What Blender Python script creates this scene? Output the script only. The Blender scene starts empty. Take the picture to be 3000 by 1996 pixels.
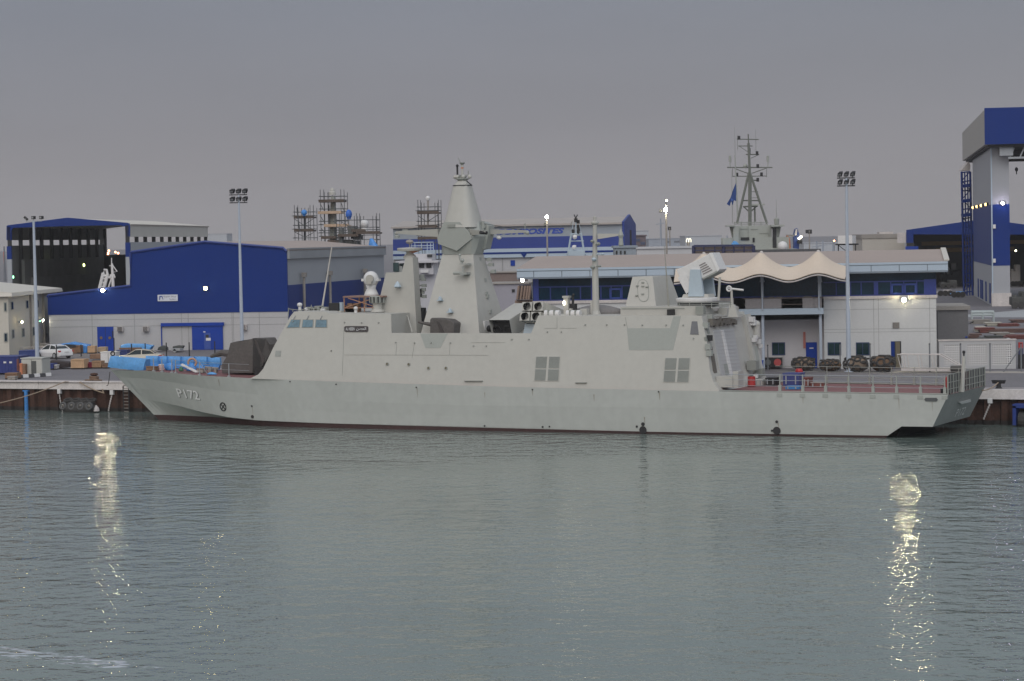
# Grey patrol ship moored at a harbour quay at dusk, shipyard buildings behind.
import bpy, bmesh, math, random
from mathutils import Vector, Matrix
from mathutils.bvhtree import BVHTree

random.seed(7)
R = math.radians
SC = bpy.context.scene
COL = SC.collection

# ------------------------------------------------------------------ camera
PW, PH = 3000.0, 1996.0
FPX, YAW, ROLL, HC = 7200.0, R(25.5), R(1.1), 704.0
CAM = Vector((111.61, -167.17, 14.0))
ZQ = 2.5                                   # quay level above the water
_p = math.atan((PH / 2 - HC) / FPX)
_fw = Vector((-math.sin(YAW), math.cos(YAW), 0))
RT = Vector((math.cos(YAW), math.sin(YAW), 0))
FW = _fw * math.cos(_p) - Vector((0, 0, 1)) * math.sin(_p)
UP = Vector((0, 0, 1)) * math.cos(_p) + _fw * math.sin(_p)
HF = _fw.copy()                            # horizontal forward
_c, _s = math.cos(ROLL), math.sin(ROLL)


def ray(px, py):
    x = (px - PW / 2) / FPX
    y = -(py - PH / 2) / FPX
    return FW + RT * (x * _c + y * _s) + UP * (-x * _s + y * _c)


def ptD(px, py, D):                        # point at horizontal forward distance D
    d = ray(px, py)
    return CAM + d * (D / d.dot(HF))


def gnd(px, py, z=ZQ):
    d = ray(px, py)
    return CAM + d * ((z - CAM.z) / d.z)


def dep(p):
    return (Vector(p) - CAM).dot(HF)


def ony(px, py, y):
    d = ray(px, py)
    return CAM + d * ((y - CAM.y) / d.y)


class Frame:
    """local (u along the front, d into the depth, z up) -> world"""

    def __init__(s, P, ang):
        s.P = Vector((P[0], P[1], 0))
        s.ang = ang
        s.U = Vector((math.cos(ang), math.sin(ang), 0))
        s.N = Vector((-math.sin(ang), math.cos(ang), 0))

    def __call__(s, p):
        return s.P + s.U * p[0] + s.N * p[1] + Vector((0, 0, p[2]))

    def px(s, px, py, d=0.0):              # (u, z) of a photo point on the front plane (at depth d)
        r = ray(px, py)
        t = (s.P + s.N * d - CAM).dot(s.N) / r.dot(s.N)
        q = CAM + r * t
        return (q - s.P).dot(s.U), q.z

    def rect(s, x0, y0, x1, y1, d=0.0):
        a = s.px(x0, y0, d); b = s.px(x1, y1, d)
        return min(a[0], b[0]), max(a[0], b[0]), min(a[1], b[1]), max(a[1], b[1])


# ------------------------------------------------------------------ materials
MATS = {}


def mat(name, col, rough=0.6, metal=0.0, var=0.14, scale=0.35, fine=6.0, bump=0.0, spec=0.5, streak=0.0):
    if name in MATS:
        return MATS[name]
    m = bpy.data.materials.new(name); m.use_nodes = True
    nt = m.node_tree; N = nt.nodes; L = nt.links
    b = N['Principled BSDF']
    b.inputs['Roughness'].default_value = rough
    b.inputs['Metallic'].default_value = metal
    b.inputs['Specular IOR Level'].default_value = spec
    geo = N.new('ShaderNodeNewGeometry')
    n1 = N.new('ShaderNodeTexNoise'); n1.inputs['Scale'].default_value = scale; n1.inputs['Detail'].default_value = 6
    n2 = N.new('ShaderNodeTexNoise'); n2.inputs['Scale'].default_value = fine; n2.inputs['Detail'].default_value = 3
    L.new(geo.outputs['Position'], n1.inputs['Vector'])
    L.new(geo.outputs['Position'], n2.inputs['Vector'])
    mx = N.new('ShaderNodeMath'); mx.operation = 'ADD'
    L.new(n1.outputs['Fac'], mx.inputs[0]); L.new(n2.outputs['Fac'], mx.inputs[1])
    last = mx.outputs[0]
    if streak:                             # rain and rust runs: noise stretched downwards
        mp = N.new('ShaderNodeMapping'); mp.inputs['Scale'].default_value = (2.2, 2.2, 0.12)
        L.new(geo.outputs['Position'], mp.inputs['Vector'])
        n3 = N.new('ShaderNodeTexNoise'); n3.inputs['Scale'].default_value = 1.0; n3.inputs['Detail'].default_value = 5
        L.new(mp.outputs[0], n3.inputs['Vector'])
        m3 = N.new('ShaderNodeMath'); m3.operation = 'MULTIPLY_ADD'
        m3.inputs[1].default_value = streak; L.new(n3.outputs['Fac'], m3.inputs[0]); L.new(last, m3.inputs[2])
        sb = N.new('ShaderNodeMath'); sb.operation = 'SUBTRACT'; sb.inputs[1].default_value = streak * 0.5
        L.new(m3.outputs[0], sb.inputs[0]); last = sb.outputs[0]
    mr = N.new('ShaderNodeMapRange')
    mr.inputs['From Min'].default_value = 0.6; mr.inputs['From Max'].default_value = 1.4
    mr.inputs['To Min'].default_value = 1 - var; mr.inputs['To Max'].default_value = 1 + var
    L.new(last, mr.inputs['Value'])
    vm = N.new('ShaderNodeVectorMath'); vm.operation = 'SCALE'; vm.inputs[0].default_value = col
    L.new(mr.outputs[0], vm.inputs['Scale'])
    L.new(vm.outputs[0], b.inputs['Base Color'])
    if bump:
        bp = N.new('ShaderNodeBump'); bp.inputs['Strength'].default_value = bump; bp.inputs['Distance'].default_value = 0.03
        L.new(n2.outputs['Fac'], bp.inputs['Height']); L.new(bp.outputs[0], b.inputs['Normal'])
    MATS[name] = m
    return m


def glow(name, col, strength):
    if name in MATS:
        return MATS[name]
    m = bpy.data.materials.new(name); m.use_nodes = True
    b = m.node_tree.nodes['Principled BSDF']
    b.inputs['Base Color'].default_value = (0.8, 0.8, 0.8, 1)
    b.inputs['Emission Color'].default_value = (*col, 1)
    b.inputs['Emission Strength'].default_value = strength
    MATS[name] = m
    return m


NAVY = mat('navy_grey_paint', (0.46, 0.45, 0.415), 0.55, var=0.05, scale=0.25, fine=2.0, streak=0.35)
HULLP = mat('hull_grey_paint', (0.465, 0.48, 0.458), 0.45, var=0.07, scale=0.3, fine=2.0, streak=0.6)
NAVYD = mat('darker_navy_paint', (0.27, 0.28, 0.255), 0.6, var=0.05)
BAND = mat('grey_green_composite', (0.34, 0.355, 0.33), 0.6, var=0.05)
PALE = mat('pale_blue_paint', (0.42, 0.50, 0.56), 0.5, var=0.05)
WHITE = mat('white_paint', (0.68, 0.67, 0.66), 0.5, var=0.08)
ANTIF = mat('dark_red_antifouling', (0.055, 0.026, 0.026), 0.6, var=0.3, scale=0.8)
DECKR = mat('red_deck_paint', (0.20, 0.085, 0.085), 0.8, var=0.25, scale=0.6)
STEEL = mat('galvanised_steel', (0.36, 0.38, 0.40), 0.45, 0.3, var=0.1)
POLEM = mat('pale_painted_pole', (0.42, 0.47, 0.54), 0.5, var=0.1)
BLACK = mat('black_metal', (0.018, 0.018, 0.02), 0.6)
DARK = mat('dark_opening', (0.03, 0.03, 0.032), 0.8)
SCAF = mat('scaffold_tube', (0.085, 0.09, 0.095), 0.6, 0.2)
PLANK = mat('dark_plank', (0.10, 0.075, 0.06), 0.8, var=0.3)
PLANKL = mat('new_plank', (0.50, 0.36, 0.25), 0.8, var=0.2)
GLASS = mat('blue_glass', (0.007, 0.026, 0.048), 0.15, var=0.5, scale=0.5, spec=0.22)
SHIPGL = mat('bridge_glass', (0.10, 0.20, 0.27), 0.06, var=0.3, scale=1.5)
BLUE = mat('blue_cladding', (0.010, 0.034, 0.185), 0.5, var=0.08, scale=0.2, streak=0.3, spec=0.12)
BLUEB = mat('bright_blue_paint', (0.012, 0.050, 0.32), 0.45, var=0.12, spec=.2)
WALLO = mat('office_wall_panel', (0.54, 0.545, 0.545), 0.6, var=0.06, scale=0.2, streak=0.4)
WALLW = mat('white_wall_panel', (0.445, 0.44, 0.445), 0.6, var=0.06, scale=0.2, streak=0.4)
WALLG = mat('grey_wall_panel', (0.34, 0.36, 0.385), 0.55, var=0.05, scale=0.2, streak=0.3)
WALLC = mat('cream_wall', (0.55, 0.52, 0.45), 0.7, var=0.08, scale=0.2, streak=0.4)
LINE = mat('panel_joint', (0.30, 0.30, 0.30), 0.7)
ROOFT = mat('tan_roof_sheet', (0.385, 0.31, 0.27), 0.55, var=0.08, scale=0.2)
ROOFP = mat('pale_roof_sheet', (0.60, 0.565, 0.50), 0.55, var=0.06)
FASC = mat('blue_grey_fascia', (0.42, 0.50, 0.58), 0.4, var=0.04)
TENT = mat('tan_canvas', (0.62, 0.525, 0.43), 0.8, var=0.06)
TARPB = mat('blue_tarp', (0.06, 0.26, 0.66), 0.45, var=0.25, scale=1.5, bump=0.6)
TARPL = mat('light_blue_tarp', (0.12, 0.36, 0.72), 0.45, var=0.2, scale=1.2, bump=0.7)
TARPG = mat('grey_canvas_cover', (0.105, 0.095, 0.09), 0.85, var=0.25, scale=0.8, bump=0.6)
WOOD = mat('raw_plywood', (0.52, 0.34, 0.20), 0.8, var=0.2, scale=2)
WOODD = mat('weathered_wood', (0.22, 0.13, 0.08), 0.85, var=0.3, scale=2)
ASPH = mat('quay_asphalt', (0.165, 0.155, 0.165), 0.85, var=0.18, scale=0.12, fine=3, bump=0.2)
CONC = mat('pale_concrete', (0.55, 0.51, 0.49), 0.8, var=0.18, scale=0.5, streak=0.6)
CONCD = mat('dirty_concrete', (0.30, 0.275, 0.25), 0.85, var=0.2)
RUST = mat('rusty_steel', (0.062, 0.028, 0.018), 0.85, var=0.5, scale=0.7, streak=1.2)
RUSTD = mat('black_tarred_steel', (0.022, 0.018, 0.016), 0.7, var=0.4)
RUBBER = mat('fender_rubber', (0.045, 0.042, 0.04), 0.8, var=0.35, scale=3)
RUBT = mat('worn_tan_rubber', (0.20, 0.15, 0.11), 0.85, var=0.4, scale=2.5)
ROPE = mat('tan_rope', (0.34, 0.26, 0.19), 0.9, var=0.2, fine=20)
REDP = mat('red_paint', (0.42, 0.03, 0.03), 0.5, var=0.15)
REDD = mat('dull_red_steel', (0.18, 0.06, 0.05), 0.7, var=0.3)
ORANGE = mat('orange_paint', (0.55, 0.20, 0.10), 0.6)
CARW = mat('white_car_paint', (0.72, 0.72, 0.72), 0.25, var=0.02)
CARB = mat('beige_car_paint', (0.50, 0.46, 0.38), 0.3, var=0.03)
CARG = mat('dark_car_glass', (0.02, 0.03, 0.035), 0.08)
GREENP = mat('green_paint', (0.06, 0.20, 0.11), 0.6)
GREYB = mat('grey_block', (0.17, 0.165, 0.165), 0.8, var=0.12)
BROWNB = mat('brown_brick', (0.20, 0.155, 0.14), 0.85, var=0.15)
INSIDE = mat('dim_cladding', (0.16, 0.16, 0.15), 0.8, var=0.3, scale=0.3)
LAMPY = glow('sodium_lamp', (1.0, 0.80, 0.38), 170)
LAMPW = glow('white_lamp', (1.0, 0.93, 0.70), 150)
LAMPB = glow('wall_flood', (1.0, 0.87, 0.52), 380)
LAMPC = glow('dim_wall_flood', (1.0, 0.82, 0.42), 70)
SOFTL = glow('soft_lamp', (1.0, 0.92, 0.62), 9)
LAMPS = glow('small_yellow_lamp', (0.85, 1.0, 0.30), 12)
LAMPG = glow('green_lamp', (0.25, 1.0, 0.45), 8)
LAMPO = glow('orange_lamp', (1.0, 0.40, 0.16), 5)
LAMPV = glow('violet_white_lamp', (0.85, 0.75, 1.0), 40)
SIGNY = glow('lit_yellow_sign', (1.0, 0.92, 0.62), 1.6)


# ------------------------------------------------------------------ mesh builder
WORLD = {}                                 # object -> world offset of its parent chain


class MB:
    def __init__(s, T=None):
        s.v = []; s.f = []; s.mi = []; s.T = T

    def add(s, vs, fs, mi=0):
        o = len(s.v)
        s.v += [Vector(s.T(p)) if s.T else Vector(p) for p in vs]
        s.f += [[i + o for i in f] for f in fs]
        s.mi += [mi] * len(fs)
        return s

    def hexa(s, p, mi=0):                  # p: bottom 4 (ccw), top 4
        return s.add(p, [(0, 3, 2, 1), (4, 5, 6, 7), (0, 1, 5, 4), (1, 2, 6, 5), (2, 3, 7, 6), (3, 0, 4, 7)], mi)

    def box(s, x0, x1, y0, y1, z0, z1, mi=0):
        return s.hexa([(x0, y0, z0), (x1, y0, z0), (x1, y1, z0), (x0, y1, z0),
                       (x0, y0, z1), (x1, y0, z1), (x1, y1, z1), (x0, y1, z1)], mi)

    def poly(s, pts, mi=0):
        return s.add(pts, [list(range(len(pts)))], mi)

    def prism(s, pts, vec, mi=0):
        n = len(pts); v = Vector(vec)
        a = [Vector(p) for p in pts]; b = [p + v for p in a]
        fs = [list(range(n))[::-1], [n + i for i in range(n)]]
        fs += [(i, (i + 1) % n, n + (i + 1) % n, n + i) for i in range(n)]
        return s.add(a + b, fs, mi)

    def loft(s, rings, mi=0, closed=True, caps=True):
        n = len(rings[0]); vs = [p for r in rings for p in r]; fs = []
        for k in range(len(rings) - 1):
            for i in range(n if closed else n - 1):
                j = (i + 1) % n
                fs.append((k * n + i, k * n + j, (k + 1) * n + j, (k + 1) * n + i))
        if caps and closed:
            fs.append(list(range(n))[::-1]); fs.append([(len(rings) - 1) * n + i for i in range(n)])
        return s.add(vs, fs, mi)

    def tube(s, pts, r, n=6, r1=None, mi=0):
        pts = [Vector(p) for p in pts]; rings = []
        for k, p in enumerate(pts):
            a = pts[max(k - 1, 0)]; b = pts[min(k + 1, len(pts) - 1)]
            t = (b - a).normalized()
            ref = Vector((0, 0, 1)) if abs(t.z) < 0.9 else Vector((1, 0, 0))
            x = t.cross(ref).normalized(); y = t.cross(x)
            rr = r if r1 is None else r + (r1 - r) * k / max(len(pts) - 1, 1)
            rings.append([p + x * rr * math.cos(2 * math.pi * i / n) + y * rr * math.sin(2 * math.pi * i / n) for i in range(n)])
        return s.loft(rings, mi)

    def bar(s, p, q, w, h, mi=0):
        p = Vector(p); q = Vector(q); t = (q - p).normalized()
        ref = Vector((0, 0, 1)) if abs(t.z) < 0.9 else Vector((0, 1, 0))
        x = t.cross(ref).normalized() * w / 2; y = t.cross(x).normalized() * h / 2
        return s.loft([[e + x + y, e - x + y, e - x - y, e + x - y] for e in (p, q)], mi)

    def lathe(s, c, prof, n=16, mi=0, sx=1.0, sy=1.0):
        c = Vector(c)
        rings = [[c + Vector((r * sx * math.cos(2 * math.pi * i / n), r * sy * math.sin(2 * math.pi * i / n), z)) for i in range(n)] for r, z in prof]
        return s.loft(rings, mi)

    def ball(s, c, r, n=12, sx=1.0, sy=1.0, sz=1.0, mi=0):
        prof = []
        for k in range(n // 2 + 1):
            a = -math.pi / 2 + math.pi * k / (n // 2)
            prof.append((max(r * math.cos(a), 0.002), r * sz * math.sin(a)))
        return s.lathe(c, prof, n, mi, sx, sy)

    def ring(s, c, ax, R0, r, n=18, m=8, mi=0):    # torus
        ax = Vector(ax).normalized()
        ref = Vector((0, 0, 1)) if abs(ax.z) < 0.9 else Vector((1, 0, 0))
        x = ax.cross(ref).normalized(); y = ax.cross(x); c = Vector(c)
        rings = []
        for i in range(n + 1):
            a = 2 * math.pi * i / n; e = x * math.cos(a) + y * math.sin(a)
            rings.append([c + e * (R0 + r * math.cos(2 * math.pi * j / m)) + ax * r * math.sin(2 * math.pi * j / m) for j in range(m)])
        return s.loft(rings, mi, caps=False)

    def build(s, name, mats, parent=None, smooth=False, bevel=0.0, label=None):
        me = bpy.data.meshes.new(name)
        off = WORLD.get(parent, Vector((0, 0, 0))) if parent else None
        if parent is None:                 # a top-level mesh: origin at the middle of its base
            xs = [v.x for v in s.v]; ys = [v.y for v in s.v]; zs = [v.z for v in s.v]
            off = Vector(((min(xs) + max(xs)) / 2, (min(ys) + max(ys)) / 2, min(zs)))
        me.from_pydata([tuple(v - off) for v in s.v], [], s.f)
        for i, p in enumerate(me.polygons):
            p.material_index = s.mi[i]
        mats = mats if isinstance(mats, (list, tuple)) else [mats]
        for m in mats:
            me.materials.append(m)
        bm = bmesh.new(); bm.from_mesh(me)
        bmesh.ops.remove_doubles(bm, verts=bm.verts, dist=1e-5)
        bmesh.ops.recalc_face_normals(bm, faces=bm.faces)
        bm.to_mesh(me); bm.free()
        if smooth:
            for p in me.polygons:
                p.use_smooth = True
        o = bpy.data.objects.new(name, me); COL.objects.link(o)
        if parent:
            o.parent = parent
            WORLD[o] = off
        else:
            o.location = off; WORLD[o] = off
        if bevel:
            b = o.modifiers.new('bevel', 'BEVEL'); b.width = bevel; b.segments = 2; b.limit_method = 'ANGLE'; b.angle_limit = R(40)
        if label:
            o['label'] = label
        return o


def thing(name, label, cat, loc, group=None):
    o = bpy.data.objects.new(name, None); COL.objects.link(o)
    o.empty_display_size = 0.5
    o.location = Vector(loc); WORLD[o] = Vector(loc)
    return tag(o, label, cat, group)


def tag(o, label, cat, group=None):
    o['label'] = label; o['category'] = cat
    if group:
        o['group'] = group
    return o


def struct(o):
    o['kind'] = 'structure'
    return o


def copy_tree(root, loc, rotz=0.0, label=None, scale=1.0):
    r = root.copy(); COL.objects.link(r)
    r.location = loc; r.rotation_euler = (0, 0, rotz); r.scale = (scale,) * 3
    if label:
        r['label'] = label
    def kids(src, dst):
        for ch in list(src.children):
            c = ch.copy(); COL.objects.link(c); c.parent = dst
            kids(ch, c)
    kids(root, r)
    return r


def text_geo(s, shear=0.0, bold=0.0):
    """flat lettering as (verts2d, faces), normalised so the box is 0..w, 0..1 high"""
    cu = bpy.data.curves.new('lettering', 'FONT'); cu.body = s; cu.shear = shear; cu.offset = bold; cu.resolution_u = 3
    o = bpy.data.objects.new('lettering', cu); COL.objects.link(o)
    dg = bpy.context.evaluated_depsgraph_get()
    me = bpy.data.meshes.new_from_object(o.evaluated_get(dg))
    vs = [(v.co.x, v.co.y) for v in me.vertices]; fs = [list(p.vertices) for p in me.polygons]
    bpy.data.objects.remove(o); bpy.data.curves.remove(cu); bpy.data.meshes.remove(me)
    x0 = min(v[0] for v in vs); y0 = min(v[1] for v in vs); h = max(v[1] for v in vs) - y0
    vs = [((a - x0) / h, (b - y0) / h) for a, b in vs]
    return vs, fs, max(v[0] for v in vs)


def put_text(mb, s, u0, u1, z0, z1, d, shear=0.0, bold=0.0, mi=0):
    vs, fs, w = text_geo(s, shear, bold)
    mb.add([(u0 + a / w * (u1 - u0), d, z0 + b * (z1 - z0)) for a, b in vs], fs, mi)
    return mb


# ------------------------------------------------------------------ world, light, camera
def make_world():
    w = bpy.data.worlds.new('World'); SC.world = w; w.use_nodes = True
    nt = w.node_tree; N = nt.nodes; L = nt.links
    bg = N['Background']
    sky = N.new('ShaderNodeTexSky'); sky.sky_type = 'NISHITA'; sky.sun_disc = False
    sky.sun_elevation = R(14); sky.sun_rotation = R(205); sky.dust_density = 5; sky.air_density = 1.5
    tc = N.new('ShaderNodeTexCoord'); sp = N.new('ShaderNodeSeparateXYZ')
    L.new(tc.outputs['Generated'], sp.inputs[0])
    cr = N.new('ShaderNodeValToRGB')       # overcast veil: colour by height above the horizon
    e = cr.color_ramp.elements
    e[0].position = 0.0; e[0].color = (0.252, 0.243, 0.254, 1)
    e[1].position = 1.0; e[1].color = (0.34, 0.37, 0.42, 1)
    for p, c in ((0.025, (0.239, 0.232, 0.248, 1)), (0.055, (0.204, 0.208, 0.236, 1)), (0.095, (0.176, 0.190, 0.233, 1)),
                 (0.2, (0.24, 0.265, 0.305, 1)), (0.45, (0.28, 0.305, 0.35, 1))):
        k = e.new(p); k.color = c
    L.new(sp.outputs['Z'], cr.inputs[0])
    mp = N.new('ShaderNodeMapping'); mp.inputs['Scale'].default_value = (3, 3, 16); L.new(tc.outputs['Generated'], mp.inputs[0])
    cn = N.new('ShaderNodeTexNoise'); cn.inputs['Scale'].default_value = 1.6; cn.inputs['Detail'].default_value = 5; L.new(mp.outputs[0], cn.inputs['Vector'])
    cm = N.new('ShaderNodeMapRange'); cm.inputs['From Min'].default_value = .3; cm.inputs['From Max'].default_value = .7; cm.inputs['To Min'].default_value = .965; cm.inputs['To Max'].default_value = 1.035; L.new(cn.outputs['Fac'], cm.inputs['Value'])
    cv = N.new('ShaderNodeVectorMath'); cv.operation = 'SCALE'; L.new(cr.outputs[0], cv.inputs[0]); L.new(cm.outputs[0], cv.inputs['Scale'])
    # the western half of the sky, behind the camera, is the brighter one
    mr = N.new('ShaderNodeMapRange'); mr.interpolation_type = 'SMOOTHSTEP'
    mr.inputs['From Min'].default_value = -1.0; mr.inputs['From Max'].default_value = 0.3
    mr.inputs['To Min'].default_value = 2.1; mr.inputs['To Max'].default_value = 1.0
    dp = N.new('ShaderNodeVectorMath'); dp.operation = 'DOT_PRODUCT'; dp.inputs[1].default_value = (-.42, .90, 0)
    L.new(tc.outputs['Generated'], dp.inputs[0]); L.new(dp.outputs['Value'], mr.inputs['Value'])
    sc = N.new('ShaderNodeVectorMath'); sc.operation = 'SCALE'
    L.new(cv.outputs[0], sc.inputs[0]); L.new(mr.outputs[0], sc.inputs['Scale'])
    dim = N.new('ShaderNodeVectorMath'); dim.operation = 'SCALE'; dim.inputs['Scale'].default_value = 0.012
    L.new(sky.outputs[0], dim.inputs[0])
    ad = N.new('ShaderNodeVectorMath'); ad.operation = 'ADD'
    L.new(sc.outputs[0], ad.inputs[0]); L.new(dim.outputs[0], ad.inputs[1])
    L.new(ad.outputs[0], bg.inputs['Color']); bg.inputs['Strength'].default_value = 1.0


make_world()
sun = bpy.data.lights.new('sun', 'SUN'); sun.energy = 0.9; sun.angle = R(50); sun.color = (1.0, 0.94, 0.86)
so = bpy.data.objects.new('sun', sun); COL.objects.link(so)
sd = Vector((-0.28, 0.68, -0.66)).normalized()          # light travels this way: low glow behind the camera
so.rotation_euler = sd.to_track_quat('-Z', 'Y').to_euler()

cam = bpy.data.cameras.new('camera'); co = bpy.data.objects.new('camera', cam); COL.objects.link(co)
cam.sensor_fit = 'HORIZONTAL'; cam.sensor_width = 36.0; cam.lens = 36.0 * FPX / PW
cam.clip_start = 1.0; cam.clip_end = 20000
right = RT * _c + UP * (-_s)
upv = RT * _s + UP * _c
co.matrix_world = Matrix(((right.x, upv.x, -FW.x, CAM.x), (right.y, upv.y, -FW.y, CAM.y), (right.z, upv.z, -FW.z, CAM.z), (0, 0, 0, 1)))
SC.camera = co
SC.view_settings.view_transform = 'Standard'
SC.view_settings.look = 'None'
SC.view_settings.exposure = 0.22
SC.view_settings.gamma = 1.0
SC.render.engine = 'CYCLES'
SC.cycles.use_denoising = True
SC.cycles.max_bounces = 6
SC.cycles.sample_clamp_indirect = 4.0
SC.cycles.caustics_reflective = False
SC.cycles.caustics_refractive = False

# ------------------------------------------------------------------ water, quay
QY = 7.4


def water():
    m = bpy.data.materials.new('harbour_water'); m.use_nodes = True
    nt = m.node_tree; N = nt.nodes; L = nt.links; b = N['Principled BSDF']
    b.inputs['Roughness'].default_value = 0.02
    b.inputs['IOR'].default_value = 1.33
    geo = N.new('ShaderNodeNewGeometry')
    def noise(scale, sx, sy, det, rot=0.0):
        mp = N.new('ShaderNodeMapping'); mp.inputs['Scale'].default_value = (sx, sy, 1); mp.inputs['Rotation'].default_value = (0, 0, rot)
        L.new(geo.outputs['Position'], mp.inputs[0])
        n = N.new('ShaderNodeTexNoise'); n.inputs['Scale'].default_value = scale; n.inputs['Detail'].default_value = det
        n.inputs['Roughness'].default_value = 0.55
        L.new(mp.outputs[0], n.inputs['Vector']); return n
    rip = noise(0.85, 0.9, 0.9, 3.0, R(-22))
    swl = noise(0.30, 0.6, 1.0, 2.0, R(-12))
    patch = noise(0.035, 1, 1.4, 3.0, R(-25))
    # calmer and livelier patches
    amp = N.new('ShaderNodeMapRange'); amp.inputs['From Min'].default_value = 0.35; amp.inputs['From Max'].default_value = 0.65
    amp.inputs['To Min'].default_value = 0.55; amp.inputs['To Max'].default_value = 1.15
    L.new(patch.outputs['Fac'], amp.inputs['Value'])
    ml = N.new('ShaderNodeMath'); ml.operation = 'MULTIPLY'; L.new(rip.outputs['Fac'], ml.inputs[0]); L.new(amp.outputs[0], ml.inputs[1])
    b1 = N.new('ShaderNodeBump'); b1.inputs['Strength'].default_value = 1.0; b1.inputs['Distance'].default_value = 0.145
    b2 = N.new('ShaderNodeBump'); b2.inputs['Strength'].default_value = 1.0; b2.inputs['Distance'].default_value = 0.10
    L.new(ml.outputs[0], b1.inputs['Height']); L.new(swl.outputs['Fac'], b2.inputs['Height'])
    fin = noise(2.3, 0.8, 1.0, 2.0, R(15)); b3 = N.new('ShaderNodeBump'); b3.inputs['Strength'].default_value = 1.0; b3.inputs['Distance'].default_value = 0.022
    L.new(fin.outputs['Fac'], b3.inputs['Height']); L.new(b2.outputs[0], b3.inputs['Normal']); L.new(b3.outputs[0], b1.inputs['Normal']); L.new(b1.outputs[0], b.inputs['Normal'])
    cr = N.new('ShaderNodeValToRGB'); e = cr.color_ramp.elements
    e[0].position = 0.3; e[0].color = (0.136, 0.176, 0.160, 1); e[1].position = 0.7; e[1].color = (0.174, 0.214, 0.194, 1)
    L.new(patch.outputs['Fac'], cr.inputs[0])
    # wake foam drifting in the foreground: ragged white flecks along a line on the water
    fc = gnd(150, 1925, 0); f2 = gnd(560, 1975, 0)
    dv = (f2 - fc).normalized(); nv = Vector((-dv.y, dv.x, 0))
    def dot(v, off):
        q = N.new('ShaderNodeVectorMath'); q.operation = 'DOT_PRODUCT'; q.inputs[1].default_value = v
        s2 = N.new('ShaderNodeVectorMath'); s2.operation = 'SUBTRACT'; s2.inputs[1].default_value = off
        L.new(geo.outputs['Position'], s2.inputs[0]); L.new(s2.outputs[0], q.inputs[0]); return q.outputs['Value']
    across = dot(nv, fc); along = dot(dv, fc)
    ab = N.new('ShaderNodeMath'); ab.operation = 'ABSOLUTE'; L.new(across, ab.inputs[0])
    w1 = N.new('ShaderNodeMapRange'); w1.inputs['From Min'].default_value = 0.2; w1.inputs['From Max'].default_value = 3.2
    w1.inputs['To Min'].default_value = 1; w1.inputs['To Max'].default_value = 0; L.new(ab.outputs[0], w1.inputs['Value'])
    w2 = N.new('ShaderNodeMapRange'); w2.inputs['From Min'].default_value = 3.5; w2.inputs['From Max'].default_value = 9.5
    w2.inputs['To Min'].default_value = 1; w2.inputs['To Max'].default_value = 0; L.new(along, w2.inputs['Value'])
    fn = noise(1.5, 0.8, 1.6, 4, R(-10))
    mu = N.new('ShaderNodeMath'); mu.operation = 'MULTIPLY'; L.new(w1.outputs[0], mu.inputs[0]); L.new(w2.outputs[0], mu.inputs[1])
    m2 = N.new('ShaderNodeMath'); m2.operation = 'MULTIPLY'; L.new(mu.outputs[0], m2.inputs[0]); L.new(fn.outputs['Fac'], m2.inputs[1])
    th = N.new('ShaderNodeMapRange'); th.inputs['From Min'].default_value = 0.46; th.inputs['From Max'].default_value = 0.54
    L.new(m2.outputs[0], th.inputs['Value'])
    mixc = N.new('ShaderNodeMix'); mixc.data_type = 'RGBA'
    L.new(th.outputs[0], mixc.inputs['Factor']); L.new(cr.outputs[0], mixc.inputs['A']); mixc.inputs['B'].default_value = (0.46, 0.49, 0.53, 1)
    L.new(mixc.outputs['Result'], b.inputs['Base Color'])
    mb = MB(); mb.poly([(-6000, -4000, 0), (6000, -4000, 0), (6000, QY + 0.6, 0), (-6000, QY + 0.6, 0)])
    struct(mb.build('water', m))


water()
g = MB(); g.poly([(-9000, QY + 0.9, ZQ - 0.02), (9000, QY + 0.9, ZQ - 0.02), (9000, 12000, ZQ - 0.02), (-9000, 12000, ZQ - 0.02)])
struct(g.build('ground', ASPH))


def quay():
    x0, x1 = -120, 170
    q = thing('quay_wall', 'long rust brown sheet pile quay wall under a pale concrete coping', 'wall', (20, QY, 0))
    mb = MB(); pts = []
    x = x0; k = 0
    while x < x1:                          # trapezoid sheet piles
        pts += [(x, QY + 0.15), (x + 0.45, QY + 0.15), (x + 0.62, QY + 0.45), (x + 1.07, QY + 0.45)]
        x += 1.24
    mb.add([(a, b, z) for a, b in pts for z in (-2.0, ZQ - 0.62)], [(2 * i, 2 * i + 2, 2 * i + 3, 2 * i + 1) for i in range(len(pts) - 1)])
    mb.build('sheet_piling', RUST, q)
    mb = MB(); pts2 = [(a, b - 0.012) for a, b in pts]
    mb.add([(a, b, z) for a, b in pts2 for z in (-1.0, 0.32)], [(2 * i, 2 * i + 2, 2 * i + 3, 2 * i + 1) for i in range(len(pts) - 1)])
    mb.build('tide_band', RUSTD, q)
    x = x0
    cop = MB(); joint = random.Random(3)
    while x < x1:                          # cast coping blocks
        w = 5.2 + joint.random() * 1.5
        dy = joint.uniform(-0.02, 0.02)
        cop.hexa([(x, QY - 0.1 + dy, ZQ - 0.62), (x + w - 0.03, QY - 0.1 + dy, ZQ - 0.62), (x + w - 0.03, QY + 1.0, ZQ - 0.62), (x, QY + 1.0, ZQ - 0.62),
                  (x, QY + 0.02 + dy, ZQ + 0.06), (x + w - 0.03, QY + 0.02 + dy, ZQ + 0.06), (x + w - 0.03, QY + 1.0, ZQ + 0.06), (x, QY + 1.0, ZQ + 0.06)])
        x += w
    cop.build('coping', CONC, q)
    return q


quay()
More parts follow.
